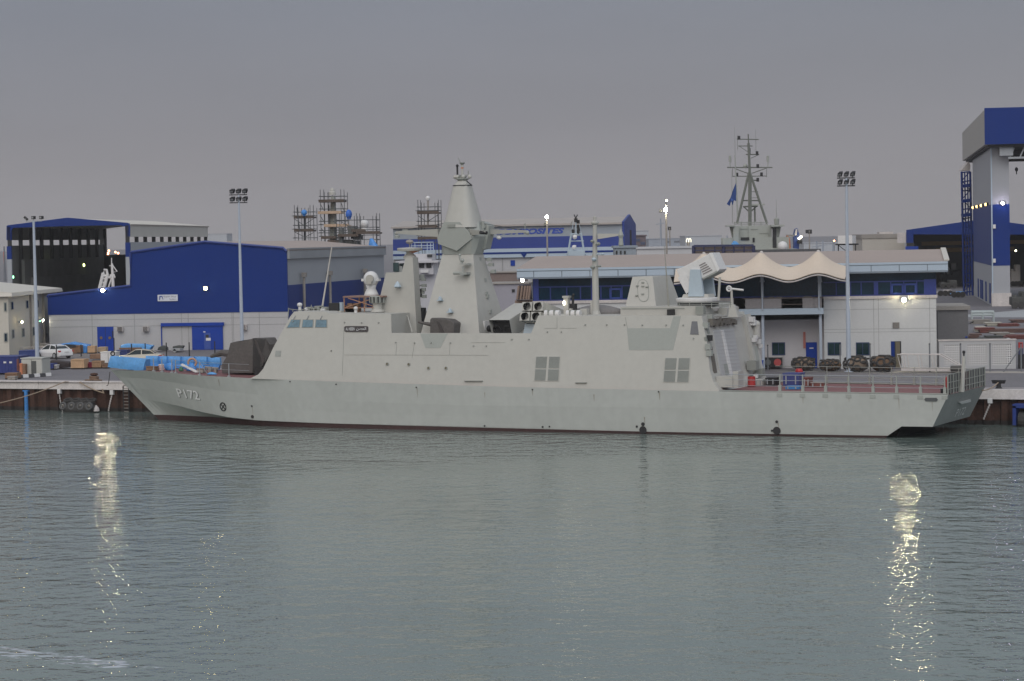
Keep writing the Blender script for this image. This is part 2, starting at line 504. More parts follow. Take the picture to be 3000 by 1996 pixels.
# paler and darker road strips on the quay
def strip(px0, py0, px1, py1, wid, mtl, name):
    a = gnd(px0, py0); b = gnd(px1, py1); t = (b - a).normalized(); n = Vector((-t.y, t.x, 0)) * wid
    m = MB(); m.poly([(a.x, a.y, ZQ - 0.012), (b.x, b.y, ZQ - 0.012), (b.x + n.x, b.y + n.y, ZQ - 0.012), (a.x + n.x, a.y + n.y, ZQ - 0.012)])
    struct(m.build(name, mtl))


strip(-300, 1116, 3300, 1146, 3.4, mat('quay_apron', (0.27, 0.245, 0.25), 0.85, var=0.15, scale=0.3), 'quay_apron')
strip(2600, 1092, 3300, 1094, 2.6, mat('sandy_verge', (0.34, 0.31, 0.28), 0.9, var=0.2), 'verge')
strip(2745, 929, 3400, 931, 32.0, mat('pale_road', (0.36, 0.37, 0.38), 0.85, var=0.1), 'road')
# ------------------------------------------------------------------ the patrol ship
SHIP = thing('patrol_ship', 'large light grey naval patrol ship with pyramid mast and pennant number moored along the quay', 'warship', (31, 0, 0))


def lerp_tab(tab, x):
    if x <= tab[0][0]:
        return tab[0][1]
    for (a, b), (c, d) in zip(tab, tab[1:]):
        if x <= c:
            f = (x - a) / (c - a); f2 = f
            return b + (d - b) * f2
    return tab[-1][1]


SHEER = [(-4.6, 4.02), (0, 4.10), (3, 4.02), (7, 3.86), (12, 3.75), (20, 3.57), (34, 3.30), (45, 3.17), (53, 3.09), (66.8, 3.0)]
B_DECK = [(-4.53, 0.06), (-2.5, 1.0), (0, 1.95), (3, 3.05), (7, 4.15), (12, 5.0), (16, 5.3), (22, 5.45), (34, 5.5), (53, 5.4), (66.8, 4.95)]
Z_KN = [(-3.9, 3.45), (0, 3.42), (4, 3.14), (7, 2.82), (10, 2.6), (15, 2.3), (20, 2.1), (30, 1.9), (66, 1.9)]
B_KN = [(-3.9, 0.02), (-2, 0.75), (0, 1.5), (3, 2.55), (7, 3.75), (12, 4.75), (16, 5.1), (22, 5.3), (34, 5.4), (53, 5.3), (66.3, 4.85)]
Z_CH = [(-2.0, 1.75), (0.7, 1.52), (3, 1.30), (6, 0.90), (9, 0.60), (12, 0.44), (20, 0.35), (66, 0.24)]
B_CH = [(-2.0, 0.02), (0, 0.62), (3, 1.75), (6, 2.85), (9, 3.75), (12, 4.4), (17, 4.95), (25, 5.15), (34, 5.2), (53, 5.1), (63, 4.8)]
Z_BT = [(-0.45, 0.40), (8, 0.48), (12, 0.42), (20, 0.33), (34, 0.24), (45, 0.16), (62.5, 0.14)]
B_BT = [(-0.45, 0.02), (1, 0.22), (3, 0.85), (6, 1.9), (9, 3.1), (12, 4.2), (17, 4.9), (25, 5.12), (34, 5.18), (53, 5.08), (63, 4.78)]
B_WL = [(0.0, 0.02), (1, 0.18), (3, 0.72), (6, 1.7), (9, 2.9), (12, 4.05), (17, 4.85), (25, 5.1), (34, 5.15), (53, 5.05), (63, 4.75)]
NT = 60


def row(x0, x1, fb, fz):
    out = []
    for i in range(NT + 1):
        t = (i / NT) ** 1.35
        x = x0 + (x1 - x0) * t
        out.append((x, fb(x), fz(x)))
    return out


tb = lambda tab: (lambda x: lerp_tab(tab, x))
rows = [row(1.5, 62.35, lambda x: lerp_tab(B_WL, x) * 0.82, lambda x: -1.2),
        row(0.0, 62.35, tb(B_WL), lambda x: 0.0),
        row(-0.45, 62.5, tb(B_BT), tb(Z_BT)),
        row(-2.0, 62.65, tb(B_CH), tb(Z_CH)),
        row(-3.0, 63.5, lambda x: lerp_tab(B_CH, x) * 0.45 + lerp_tab(B_KN, x) * 0.545 if x > -1.9 else 0.02 + max(0, (x + 3.0)) * 0.28,
            lambda x: max(lerp_tab(Z_CH, x) * 0.5 + lerp_tab(Z_KN, x) * 0.5, 0.8) * (1 - min(max((x - 20) / 40, 0), 1)) + 0.8 * min(max((x - 20) / 40, 0), 1)),
        row(-3.9, 63.5, tb(B_KN), tb(Z_KN)),
        row(-4.53, 63.5, tb(B_DECK), tb(SHEER))]
rows[3][0] = (-2.0, 0.02, 1.77); rows[4][0] = (-2.95, 0.02, 2.6)
EX = {4: (65.66, 4.82, 0.8), 5: (66.22, 4.87, 1.9), 6: (66.8, 4.95, 3.0)}


def hull_strip(mb, r0, r1, mi=0):
    for sgn in (-1, 1):
        a = [(x, sgn * b, z) for x, b, z in rows[r0]]; c = [(x, sgn * b, z) for x, b, z in rows[r1]]
        if r0 in EX and r1 in EX:
            for lst, e in ((a, EX[r0]), (c, EX[r1])):
                lst.append((e[0], sgn * e[1], e[2]))
        n = len(a)
        mb.add(a + c, [(i, i + 1, n + i + 1, n + i) for i in range(n - 1)], mi)


hb = MB()
for k in range(2, 6):
    hull_strip(hb, k, k + 1)
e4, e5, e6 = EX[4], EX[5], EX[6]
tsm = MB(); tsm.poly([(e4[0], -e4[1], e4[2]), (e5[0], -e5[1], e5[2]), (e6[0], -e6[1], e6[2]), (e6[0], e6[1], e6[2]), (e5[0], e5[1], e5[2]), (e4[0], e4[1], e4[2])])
HULL = hb.build('hull', HULLP, SHIP)
tsm.build('transom', mat('shaded_transom_grey', (0.30, 0.31, 0.30), 0.6, var=0.12, streak=0.8), SHIP)  # hull grey made darker: the transom's shade is put into its colour
bt = MB(); hull_strip(bt, 0, 1); hull_strip(bt, 1, 2)
x2, b2, z2 = rows[4][-1]; x3, b3, z3 = rows[0][-1]
bt.poly([(x2, -b2, 0.8), (e4[0], -e4[1], 0.8), (e4[0], e4[1], 0.8), (x2, b2, 0.8)], 1)
bt.poly([(x3, -4.7, -1.2), (x2, -b2, 0.8), (x2, b2, 0.8), (x3, 4.7, -1.2)], 1)
bt.build('boot_topping', [ANTIF, mat('black_bottom', (.008, .008, .009), .7)], SHIP)
dk = MB()
top = [(x, b, z - 0.03) for x, b, z in rows[6]] + [(e6[0], e6[1], e6[2] - 0.03)]
n = len(top)
dk.add([(x, -b + 0.02, z) for x, b, z in top] + [(x, b - 0.02, z) for x, b, z in top], [(i, i + 1, n + i + 1, n + i) for i in range(n - 1)])
dk.build('deck', DECKR, SHIP)
# toe rail along the quarterdeck
tr = MB()
for sg in (-1, 1):
    tr.tube([(x, sg * (lerp_tab(B_DECK, x) - 0.05), lerp_tab(SHEER, x) + 0.03) for x in (50.5, 54, 58, 62, 66.7)], 0.06, 5)
tr.build('toe_rail', NAVYD, SHIP)

HBV = BVHTree.FromPolygons([v.co + WORLD[HULL] for v in HULL.data.vertices], [list(p.vertices) for p in HULL.data.polygons])


def on_hull(x, z, off=0.02):
    loc, nor, _, _ = HBV.ray_cast(Vector((x, -30, z)), Vector((0, 1, 0)))
    if loc is None:
        return Vector((x, -5.0, z))
    if nor.y > 0:
        nor = -nor
    return loc + nor * off


def hull_px(px, py):                       # photo point -> hull side point
    loc, nor, _, _ = HBV.ray_cast(CAM, ray(px, py).normalized())
    return loc


def hull_flat(mb, verts2, faces, off, mi=0):
    mb.add([on_hull(x, z, off) for x, z in verts2], faces, mi)


# pennant number
a = hull_px(522, 1146); b = hull_px(590, 1172); 
zz0, zz1 = b.z - 0.02, hull_px(527, 1143).z
vs, fs, w = text_geo('P172', 0.0, 0.012)
nx0 = hull_px(526, 1168).x; nx1 = hull_px(588, 1173).x
tsh = MB(); tw = MB()
def num(vx, vz, dx, dz):
    u = vx / w
    return nx0 + u * (nx1 - nx0) + dx - .22 * vz * (zz1 - zz0), zz0 + 0.16 * (1 - u) + vz * (zz1 - zz0) * 0.98 + dz
hull_flat(tsh, [num(x, y, 0.055, -0.035) for x, y in vs], fs, 0.02)
hull_flat(tw, [num(x, y, 0, 0) for x, y in vs], fs, 0.03)
tsh.build('pennant_shadow_line', mat('number_black', (0.10, 0.10, 0.10), 0.6), SHIP)
tw.build('pennant_number', mat('number_white', (0.78, 0.78, 0.77), 0.6), SHIP)
# bow thruster mark: a crossed circle
c = hull_px(654, 1192); mk = MB()
seg = 24; ring = []
for i in range(seg):
    for rr in (0.26, 0.36):
        ring.append((c.x + rr * math.cos(2 * math.pi * i / seg), c.z + rr * math.sin(2 * math.pi * i / seg)))
hull_flat(mk, ring, [(2 * i, 2 * i + 1, (2 * i + 3) % (2 * seg), (2 * i + 2) % (2 * seg)) for i in range(seg)], 0.025)
for aa in (R(45), R(135)):
    dx, dz = math.cos(aa) * 0.28, math.sin(aa) * 0.28; ox, oz = -math.sin(aa) * 0.045, math.cos(aa) * 0.045
    hull_flat(mk, [(c.x - dx + ox, c.z - dz + oz), (c.x + dx + ox, c.z + dz + oz), (c.x + dx - ox, c.z + dz - oz), (c.x - dx - ox, c.z - dz - oz)], [(0, 1, 2, 3)], 0.026)
mk.build('thruster_mark', BLACK, SHIP)
# overboard discharges
for px, py, r in ((738, 1190, .07), (740, 1221, .13), (1884, 1243, .13), (1884, 1260, .28), (1866, 1250, .08), (2276, 1236, .10), (2276, 1262, .28),
                  (2262, 1262, .08), (1350, 1256, .10), (1420, 1248, .06), (1590, 1251, .07), (1610, 1250, .06), (1560, 1142, .05), (1930, 1148, .05), (1220, 1135, .05), (985, 1126, .05), (850, 1118, .05)):
    p = hull_px(px, py)
    if p:
        d = MB(); d.tube([p + Vector((0, -0.05, 0)), p + Vector((0, 0.1, 0))], r, 12)
        d.build('discharge_port', BLACK, SHIP)
# faint rust and dirt runs below fittings
rr0 = random.Random(41)
RUN = mat('rust_run', (.33, .305, .26), .7, var=.15)
for px, y0, y1 in ((2633, 1166, 1200), (2731, 1178, 1204), (739, 1194, 1218), (1932, 1150, 1172), (1222, 1138, 1165), (2352, 1158, 1182), (2487, 1160, 1178), (1560, 1144, 1160), (640, 1112, 1130), (2280, 1240, 1258), (1888, 1222, 1240), (1420, 1150, 1166), (1740, 1156, 1176)):
    a = hull_px(px, y0); c = hull_px(px, y1)
    if a and c:
        w_ = rr0.uniform(.02, .05); d = MB(); hull_flat(d, [(a.x - w_, a.z), (a.x + w_, a.z), (a.x + w_ * .3, c.z), (a.x - w_ * .3, c.z)], [(0, 1, 2, 3)], .012); d.build('rust_run', RUN, SHIP)
# stern fairleads on the side
for px0, px1, y0, y1 in ((2708, 2748, 1166, 1176),):
    p = hull_px(px0, y1); q = hull_px(px1, y0)
    d = MB(); d.prism([(p.x + .1, p.y - .03, p.z), (q.x - .1, p.y - .03, p.z), (q.x, p.y - .03, p.z + .12), (q.x - .1, p.y - .03, q.z), (p.x + .1, p.y - .03, q.z), (p.x, p.y - .03, q.z - .12)], (0, 0.1, 0))
    d.build('fairlead', mat('fairlead_dark', (0.08, 0.085, 0.09), 0.5), SHIP)
# stern name plate, ledge and draught marks on the transom
def transom(px, py, off=0.03):
    nrm = Vector((2.2, 0, -1.14)).normalized(); P0 = Vector((65.66, 0, 0.8)); d = ray(px, py)
    t = (P0 - CAM).dot(nrm) / d.dot(nrm)
    return CAM + d * t + nrm * off
d = MB(); pl = [transom(*p) for p in ((2805, 1178), (2838, 1170), (2839, 1177), (2812, 1184))]
d.prism(pl, (0.12, 0, 0.0)); d.build('stern_ledge', WHITE, SHIP)
d = MB(); vs, fs, w = text_geo('P172', 0, 0.0)
o0 = transom(2796, 1222); o1 = transom(2822, 1214); o2 = transom(2806, 1196)
d.add([o0 + (o1 - o0) * (x / w) + (o2 - o0) * (y * 0.9) for x, y in vs], fs)
d.build('stern_number', mat('number_white', (0.78, 0.78, 0.77), 0.6), SHIP)

# ---- superstructure: sides lean inwards
KS = 1.0 / 5.2
HN = Vector((0, -1, KS)).normalized()


def yy(z):
    return 5.3 - (z - 3.3) * KS


def S(px, py, off=0.0):
    d = ray(px, py)                        # plane y + 5.3 - KS (z - 3.3) = 0
    t = -(CAM.y + 5.3 - KS * (CAM.z - 3.3)) / (d.y - KS * d.z)
    return CAM + d * t + HN * off


def side(x, z):
    return Vector((x, -yy(z), z))


prof_px = [(733, 1110), (757, 1097), (771, 1081), (800, 1020), (850, 928), (862, 913), (955, 913), (962, 918), (1146, 920), (1147, 976), (1556, 977), (1577, 925),
           (2056, 925), (2062, 960), (2070, 1000), (2080, 1088), (2090, 1120), (2108, 1150)]
prof = [S(*p) for p in prof_px]
ship_house = MB()
prof[0].z = lerp_tab(SHEER, prof[0].x) - 0.02; prof[-1].z = lerp_tab(SHEER, prof[-1].x) - 0.02
lowx = [20, 30, 40]
low = [side(x, lerp_tab(SHEER, x) - 0.03) for x in (45, 38, 30, 22, 16)]
near = [Vector((p.x, -yy(p.z), p.z)) for p in prof] + low
far = [Vector((p.x, -p.y, p.z)) for p in near]
ship_house.poly(near); ship_house.poly(far)
ZD = 6.25
for i in range(len(prof) - 1):
    a, b = near[i], near[i + 1]; a2, b2 = far[i], far[i + 1]
    if i == 9:                             # waist bulwark between the two blocks
        for p, q in ((a, b), (a2, b2)):
            sg = 1 if p.y < 0 else -1
            inn = [Vector((v.x, v.y + sg * 0.16, v.z)) for v in (p, q)]
            ship_house.poly([p, q, inn[1], inn[0]])
            ship_house.poly([inn[0], inn[1], Vector((q.x, sg * -(yy(ZD) - 0.16), ZD)), Vector((p.x, sg * -(yy(ZD) - 0.16), ZD))])
        continue
    if i == 8:
        ship_house.poly([a, a2, Vector((b.x, yy(ZD), ZD)), Vector((b.x, -yy(ZD), ZD))]); continue
    if i == 10:
        ship_house.poly([b, b2, Vector((a.x, yy(ZD), ZD)), Vector((a.x, -yy(ZD), ZD))]); continue
    ship_house.poly([a, b, b2, a2])
HOUSE = ship_house.build('superstructure', NAVY, SHIP)
wd = MB(); xa, xb = near[9].x, near[10].x
wd.poly([(xa, -yy(ZD) + .1, ZD + .02), (xb, -yy(ZD) + .1, ZD + .02), (xb, yy(ZD) - .1, ZD + .02), (xa, yy(ZD) - .1, ZD + .02)])
wd.build('waist_deck', mat('grey_deck', (0.20, 0.21, 0.21), 0.8, var=0.2), SHIP)


def plate(name, m, pts, off=0.02, thick=0.05, parent=None, label=None):
    mb = MB(); mb.prism([S(*p, off) for p in pts], HN * -(thick + off)); return mb.build(name, m, parent or SHIP, label=label)


# bridge windows with frames and wipers
for q in ([(855, 938), (879, 938), (876, 959), (842, 960)], [(889, 938), (917, 938), (916, 959), (886, 959)], [(927, 938), (957, 938), (957, 959), (925, 959)]):
    cx = sum(p[0] for p in q) / 4; cy = sum(p[1] for p in q) / 4
    big = [(cx + (x - cx) * 1.14, cy + (y - cy) * 1.16) for x, y in q]
    fr = plate('bridge_window', NAVYD, big, 0.02)
    mb = MB(); mb.prism([S(*p, 0.035) for p in q], HN * -0.02); mb.build('pane', SHIPGL, fr)
    mb = MB(); mb.tube([S(cx + 4, 925, 0.08), S(cx - 3, 937, 0.06)], 0.025, 5); mb.build('wiper', STEEL, fr)
# name board
nb = plate('name_board', mat('board_dark', (0.045, 0.038, 0.04), 0.5), [(1010, 958), (1014, 956), (1076, 956), (1079, 958), (1079, 970), (1076, 973), (1014, 973), (1010, 970)], 0.06)
mb = MB()
def on_side(px0, py0, px1, py1, s, off, bold=0.0, m=mb):
    o = S(px0, py1, off); ex = S(px1, py1, off) - o; ez = S(px0, py0, off) - o
    vs, fs, w = text_geo(s, 0, bold)
    m.add([o + ex * (x / w) + ez * y for x, y in vs], fs)
on_side(1014, 960, 1040, 969, 'AL HESEN', 0.075, 0.02)
on_side(1045, 959, 1074, 970, '\uFEE6\uFEBC\uFEA4\uFEDF\uFE8D', 0.075, 0.02)
mb.build('name_lettering', mat('letter_grey', (0.55, 0.55, 0.55), 0.6), nb)
# recesses, vents, ports
plate('gun_recess', BAND, [(1231, 977.5), (1312, 977.5), (1290, 1020), (1247, 1020)], 0.015)
plate('boat_bay_door', BAND, [(1837, 962), (1963, 962), (1973, 926.5), (1995, 926.5), (1972, 1026), (1843, 1026)], 0.015)
plate('ventilation_panel', mat('vent_light', (0.31, 0.32, 0.30), 0.7), [(808, 1028), (824, 1028), (822, 1045), (806, 1045)], 0.02)
for q in ([(1570, 1043), (1643, 1043), (1638, 1118), (1564, 1117)], [(1948, 1047), (2024, 1047), (2019, 1122), (1942, 1121)]):
    fr = plate('intake_grille', NAVY, q, 0.03)
    (ax, ay), (bx, by), (cx, cy), (dx, dy) = q
    def uv(u, v):
        return (ax + (bx - ax) * u + (dx - ax) * v + (ax - bx + cx - dx) * u * v, ay + (by - ay) * u + (dy - ay) * v + (ay - by + cy - dy) * u * v)
    for u0, u1 in ((0.03, 0.46), (0.55, 0.97)):
        for v0, v1 in ((0.03, 0.485), (0.525, 0.97)):
            mb = MB(); mb.prism([S(*uv(u, v), 0.035) for u, v in ((u0, v0), (u1, v0), (u1, v1), (u0, v1))], HN * -0.02)
            mb.build('louvre', BAND, fr) if False else None
            sl = MB(); ns = 11
            for k in range(ns):
                a0 = v0 + (v1 - v0) * (k + 0.1) / ns; a1 = v0 + (v1 - v0) * (k + 0.75) / ns
                p = [S(*uv(u0, a0), 0.045), S(*uv(u1, a0), 0.045), S(*uv(u1, a1), 0.075), S(*uv(u0, a1), 0.075)]
                sl.prism(p, HN * -0.03)
            p = [S(*uv(u, v), 0.034) for u, v in ((u0, v0), (u1, v0), (u1, v1), (u0, v1))]
            sl.poly(p, 1)
            sl.build('louvre', [BAND, mat('louvre_gap', (0.13, 0.135, 0.12), 0.8)], fr)
for px, py, r in ((1135, 1067, .13), (1198, 1068, .13), (1256, 1079, .13), (1307, 1079, .13), (971, 1028, .06)):
    c = S(px, py); mb = MB(); mb.tube([c + HN * 0.06, c - HN * 0.1], r, 14)
    po = mb.build('porthole', BAND, SHIP)
    mb = MB(); mb.tube([c + HN * 0.075, c - HN * 0.1], r * 0.7, 14); mb.build('glass', mat('warm_port_glass', (0.10, 0.09, 0.06), 0.1), po)
for q in ([(1362, 1116), (1415, 1116), (1415, 1118), (1362, 1118)], [(1687, 1121), (1720, 1121), (1720, 1123), (1687, 1123)]):
    plate('step_ledge', NAVYD, q, 0.14)
plate('wing_window', mat('slate_window', (0.12, 0.13, 0.15), 0.25), [(2027, 942), (2043, 942), (2047, 981), (2022, 980)], 0.03)
# thin panel joints and small pad eyes
jn = MB()
for x0, y0, x1, y1 in ((1595, 962, 1632, 962), (1640, 962, 1690, 962), (1632, 930, 1632, 962), (1008, 958, 1003, 1100), (1162, 1008, 1160, 1040), (1214, 1008, 1207, 1050), (1318, 1008, 1317, 1040), (1832, 930, 1838, 962), (1008, 1040, 1430, 1041), (1380, 1004, 1480, 1004)):
    jn.bar(S(x0, y0, 0.008), S(x1, y1, 0.008), 0.025, 0.012)
jn.build('panel_seams', NAVYD, SHIP)
pe = MB()
for px, py in ((860, 942), (1010, 945), (1060, 946), (1110, 946), (1500, 995), (1550, 995), (1388, 1014), (1425, 1014), (1604, 973), (1645, 973), (1715, 952), (1778, 952), (1830, 952), (1882, 953), (1952, 953), (2002, 953), (2032, 992), (1160, 1004), (1215, 1005), (1264, 1005), (1320, 1005)):
    c = S(px, py); pe.tube([c - HN * .02, c + HN * 0.09], 0.05, 6)
pe.build('pad_eyes', NAVYD, SHIP)
# ---- forward mast
def PY(px, py, y):
    return ony(px, py, y)


def mast_block(name, m, pts, y0, y1, taper=0.0, parent=None):
    """outline on the near face at y0; the far face at y1, mirrored"""
    mb = MB(); a = [PY(x, y, y0) for x, y in pts]; b = [Vector((p.x, y1, p.z)) for p in a]
    mb.loft([a, b]); return mb.build(name, m, parent or SHIP)


fm = mast_block('forward_mast', NAVY, [(1113, 922), (1114, 868), (1131, 799), (1177, 798), (1188, 757), (1209, 755), (1221, 976), (1221, 990), (1113, 990)], -1.3, -.4)
mb = MB(); c = PY(1201, 757, -0.2)
mb.lathe(c, [(0.5, -0.05), (0.5, 0.15), (0.28, 0.35), (0.28, 0.5), (0.95, 0.58), (1.0, 0.75), (0.9, 0.8), (0.02, 0.84)], 18); mb.build('radar_dish', NAVY, fm)
mb = MB(); c = PY(1199, 757, -0.2); mb.lathe(c + Vector((0.35, 0, 0.1)), [(0.05, 0.3), (0.45, 0.42), (0.5, 0.46)], 12); mb.build('dish_underside', ORANGE, fm)
mb = MB(); c = PY(1170, 836, -1.3); mb.tube([c + Vector((-.18, -.35, -.05)), c + Vector((.2, -.3, -.05))], 0.14, 8); mb.lathe(c + Vector((0, -.3, -.1)), [(.3, 0), (.1, .35), (.04, .4)], 10); mb.build('spotlight', PALE, fm)
mb = MB()
for px, py in ((1222, 810), (1226, 820), (1228, 838), (1226, 850), (1222, 858), (1228, 870)):
    c = PY(px, py, 0.2); mb.tube([c, c + Vector((0.5, 0, 0.1))], 0.06, 6); mb.box(c.x + .25, c.x + .6, c.y - .1, c.y + .1, c.z - .1, c.z + .15)
mb.build('aft_fittings', BAND, fm)
mb = MB(); c = PY(1223, 858, 0.0); mb.box(c.x, c.x + .3, -.2, .2, c.z - .35, c.z + .3); mb.build('dark_speaker', BLACK, fm)
mb = MB(); c = PY(1228, 925, 0.0); mb.box(c.x - .1, c.x + .4, -.3, .4, c.z - .6, c.z + .6); mb.build('locker', BLACK, fm)
mb = MB(); c = PY(1230, 903, 0.0); mb.ball(c, 0.2, 10, sz=1.3); mb.build('dome', WHITE, fm)
for p0, p1 in (((1193, 922), (1172, 974)), ((1193, 922), (1208, 974))):
    mb = MB(); mb.tube([PY(*p0, -1.6), PY(*p1, -3.0)], 0.045, 6); mb.build('stay', NAVY, fm)

# ---- main mast: leaning four sided pyramid, faceted band, rounded top
def quadring(pl, pr, yn, yf, ch=0.0):
    a = PY(*pl, -yn); b = PY(*pr, -yn); z = (a.z + b.z) / 2
    x0, x1 = a.x, b.x
    if ch:
        return [(x0 + ch, -yn, z), (x1 - ch, -yn, z), (x1, -yn + ch, z), (x1, yf - ch, z), (x1 - ch, yf, z), (x0 + ch, yf, z), (x0, yf - ch, z), (x0, -yn + ch, z)]
    return [(x0, -yn, z), (x1, -yn, z), (x1, yf, z), (x0, yf, z)]


mb = MB(); r0 = quadring((1231, 985), (1405, 985), 2.55, 2.55); r1 = quadring((1296, 745), (1386, 745), 0.85, 0.85)
mb.loft([r0, r1]); mm = mb.build('main_mast', NAVY, SHIP)
mb = MB()
rings = [quadring((1294, 745.5), (1388, 745.5), 0.9, 0.9, 0.18), quadring((1281, 694), (1398, 694), 1.15, 1.15, 0.55), quadring((1299, 650), (1392, 650), 0.75, 0.75, 0.6)]
mb.loft(rings); band = mb.build('sensor_band', BAND, mm)
mb = MB(); mb.prism([PY(x, y, -1.2) for x, y in ((1300, 651), (1347, 651), (1376, 683), (1382, 700), (1338, 735), (1284, 715), (1281, 697))], (0, 0.5, 0)); mb.build('radar_panel', BAND, band)
mb = MB(); mb.prism([PY(1397, 668, .3), PY(1412, 650, .3), PY(1432, 662, .3), PY(1430, 690, .3), PY(1421, 729, .3), PY(1395, 735, .3)], (-0.1, 1.2, 0)); mb.build('radar_panel', BAND, band)
mb = MB(); c = PY(1322, 662, -1.21); mb.box(c.x - .3, c.x + .35, -1.28, -1.15, c.z - .12, c.z + .1); mb.build('hatch', NAVYD, band)
mb = MB()
def oct_ring(cx, cz, hx, hy):
    ch = min(hx, hy) * 0.45
    return [(cx - hx + ch, -hy, cz), (cx + hx - ch, -hy, cz), (cx + hx, -hy + ch, cz), (cx + hx, hy - ch, cz), (cx + hx - ch, hy, cz), (cx - hx + ch, hy, cz), (cx - hx, hy - ch, cz), (cx - hx, -hy + ch, cz)]
q0 = PY(1357, 655, 0); q1 = PY(1355, 545, 0); q2 = PY(1355, 530, 0)
def sup_ring(cx, cz, hx, hy):
    pw = lambda v: math.copysign(abs(v) ** .62, v)
    return [(cx + hx * pw(math.cos(2 * math.pi * i / 28)), hy * pw(math.sin(2 * math.pi * i / 28)), cz) for i in range(28)]
mb.loft([sup_ring(q0.x, q0.z - .3, 1.42, 1.25), sup_ring(q1.x, q1.z, 0.66, 0.6)], caps=False); mb.build('mast_radome', NAVY, mm, smooth=True)
mb = MB(); mb.loft([oct_ring(q1.x, q1.z, 0.68, 0.62), oct_ring(q1.x, q1.z + .07, 0.66, 0.6)]); mb.build('dark_seam', BLACK, mm)
mb = MB(); mb.loft([oct_ring(q1.x, q1.z + .07, 0.6, 0.55), oct_ring(q2.x, q2.z, 0.34, 0.34)]); mb.build('mast_cap', NAVY, mm)
mb = MB(); mb.tube([PY(1367, 531, -.4), PY(1381, 542, -.5)], 0.045, 5); mb.build('cable', BLACK, mm)
mt = MB(); c = q2.copy(); mt.lathe(c, [(.34, 0), (.36, .05), (.5, .1), (.5, .16), (.3, .2), (.34, .35), (.02, .4)], 14); ph = mt.build('mast_head_platform', NAVYD, mm)
for dx, dy in ((-.32, -.2), (.2, -.25), (.62, 0), (-.66, .1)):
    b_ = MB(); b_.ball(c + Vector((dx, dy, .3)), .17, 8); b_.build('antenna_pod', NAVY, ph)
b_ = MB(); b_.tube([c + Vector((-.5, 0, .42)), c + Vector((.55, 0, .42))], .03, 5); b_.tube([c + Vector((.5, 0, .42)), c + Vector((.5, 0, .75))], .035, 5); b_.build('rail', NAVYD, ph)
b_ = MB(); b_.tube([c + Vector((-.42, 0, .45)), c + Vector((-.42, 0, 1.1))], .075, 8); b_.ball(c + Vector((-.42, 0, 1.15)), .12, 8); b_.build('black_antenna', BLACK, ph)
b_ = MB(); b_.tube([c + Vector((0, 0, .35)), c + Vector((0, 0, 1.2))], .09, 8); b_.build('top_pole', NAVY, ph)
b_ = MB(); b_.tube([c + Vector((0, 0, .92)), c + Vector((0, 0, 1.02))], .11, 8); b_.build('orange_band', ORANGE, ph)
b_ = MB(); b_.lathe(c + Vector((0, 0, 1.2)), [(.08, 0), (.2, .12), (.22, .18)], 10); b_.tube([c + Vector((-.1, 0, 1.25)), c + Vector((-.32, 0, 1.75))], .03, 5); b_.build('wind_sensor', NAVYD, ph)
# yards
def yard(p_tip, p_root_top, p_root_bot, y0, y1, tw=0.35):
    a = PY(*p_tip, y1); t = PY(*p_root_top, y0); b2 = PY(*p_root_bot, y0)
    mb = MB(); mb.loft([[(t.x, y0 - tw, t.z), (t.x, y0 + tw, t.z), (b2.x, y0 + tw * .7, b2.z), (b2.x, y0 - tw * .7, b2.z)],
                        [(a.x, y1 - .16, a.z + .08), (a.x, y1 + .16, a.z + .08), (a.x, y1 + .12, a.z - .1), (a.x, y1 - .12, a.z - .1)]])
    return mb.build('yardarm', NAVY, mm)
yd = yard((1162, 681), (1288, 671), (1288, 695), -.3, -.5)
b_ = MB(); c = PY(1160, 684, -.5); b_.ball(c, .14, 8); b_.lathe(c + Vector((.1, 0, -.2)), [(.2, -.15), (.22, 0), (.05, .1)], 8); b_.build('yard_fitting', BAND, yd)
b_ = MB(); c = PY(1187, 676, -.5); b_.box(c.x - .2, c.x + .25, -.6, -.4, c.z - .08, c.z + .1); b_.build('yard_bracket', NAVYD, yd)
yd = yard((1540, 678), (1420, 672), (1420, 688), .9, 1.2)
b_ = MB(); c = PY(1545, 682, 1.2); b_.ball(c, .18, 8); b_.tube([c, c + Vector((-.4, 0, .1))], .12, 8); b_.build('yard_fitting', BAND, yd)
b_ = MB(); c = PY(1538, 655, 1.2); b_.tube([c, PY(1538, 672, 1.2)], .05, 6); b_.build('yard_antenna', NAVYD, yd)
yd = yard((1424, 680), (1376, 673), (1384, 690), -.9, -1.6, .2)
b_ = MB(); c = PY(1420, 681, -1.6); b_.tube([c + Vector((-.4, 0, 0)), c + Vector((.2, 0, -.05))], .13, 8); b_.build('camera', BLACK, yd)
b_ = MB(); p = PY(1462, 697, 1.0); b_.ball(p, .2, 10, sz=.7); b_.tube([p + Vector((0, 0, .1)), p + Vector((0, 0, .45))], .04, 5); b_.build('hanging_light', WHITE, mm)
b_ = MB(); b_.tube([PY(1415, 648, .2), PY(1415, 675, .2)], .13, 8); b_.box(*[v for v in (PY(1410, 660, .2).x, PY(1422, 660, .2).x)], .1, .3, PY(1410, 668, .2).z, PY(1410, 660, .2).z); b_.build('aft_horn', BAND, mm)
# stays between yards and mast
b_ = MB()
for p, q, y0, y1 in (((1165, 677), (1300, 655), -.5, -.3), ((1415, 655), (1540, 676), .2, 1.2)):
    b_.tube([PY(*p, y0), PY(*q, y1)], .018, 4)
b_.build('wire_stay', BLACK, mm)
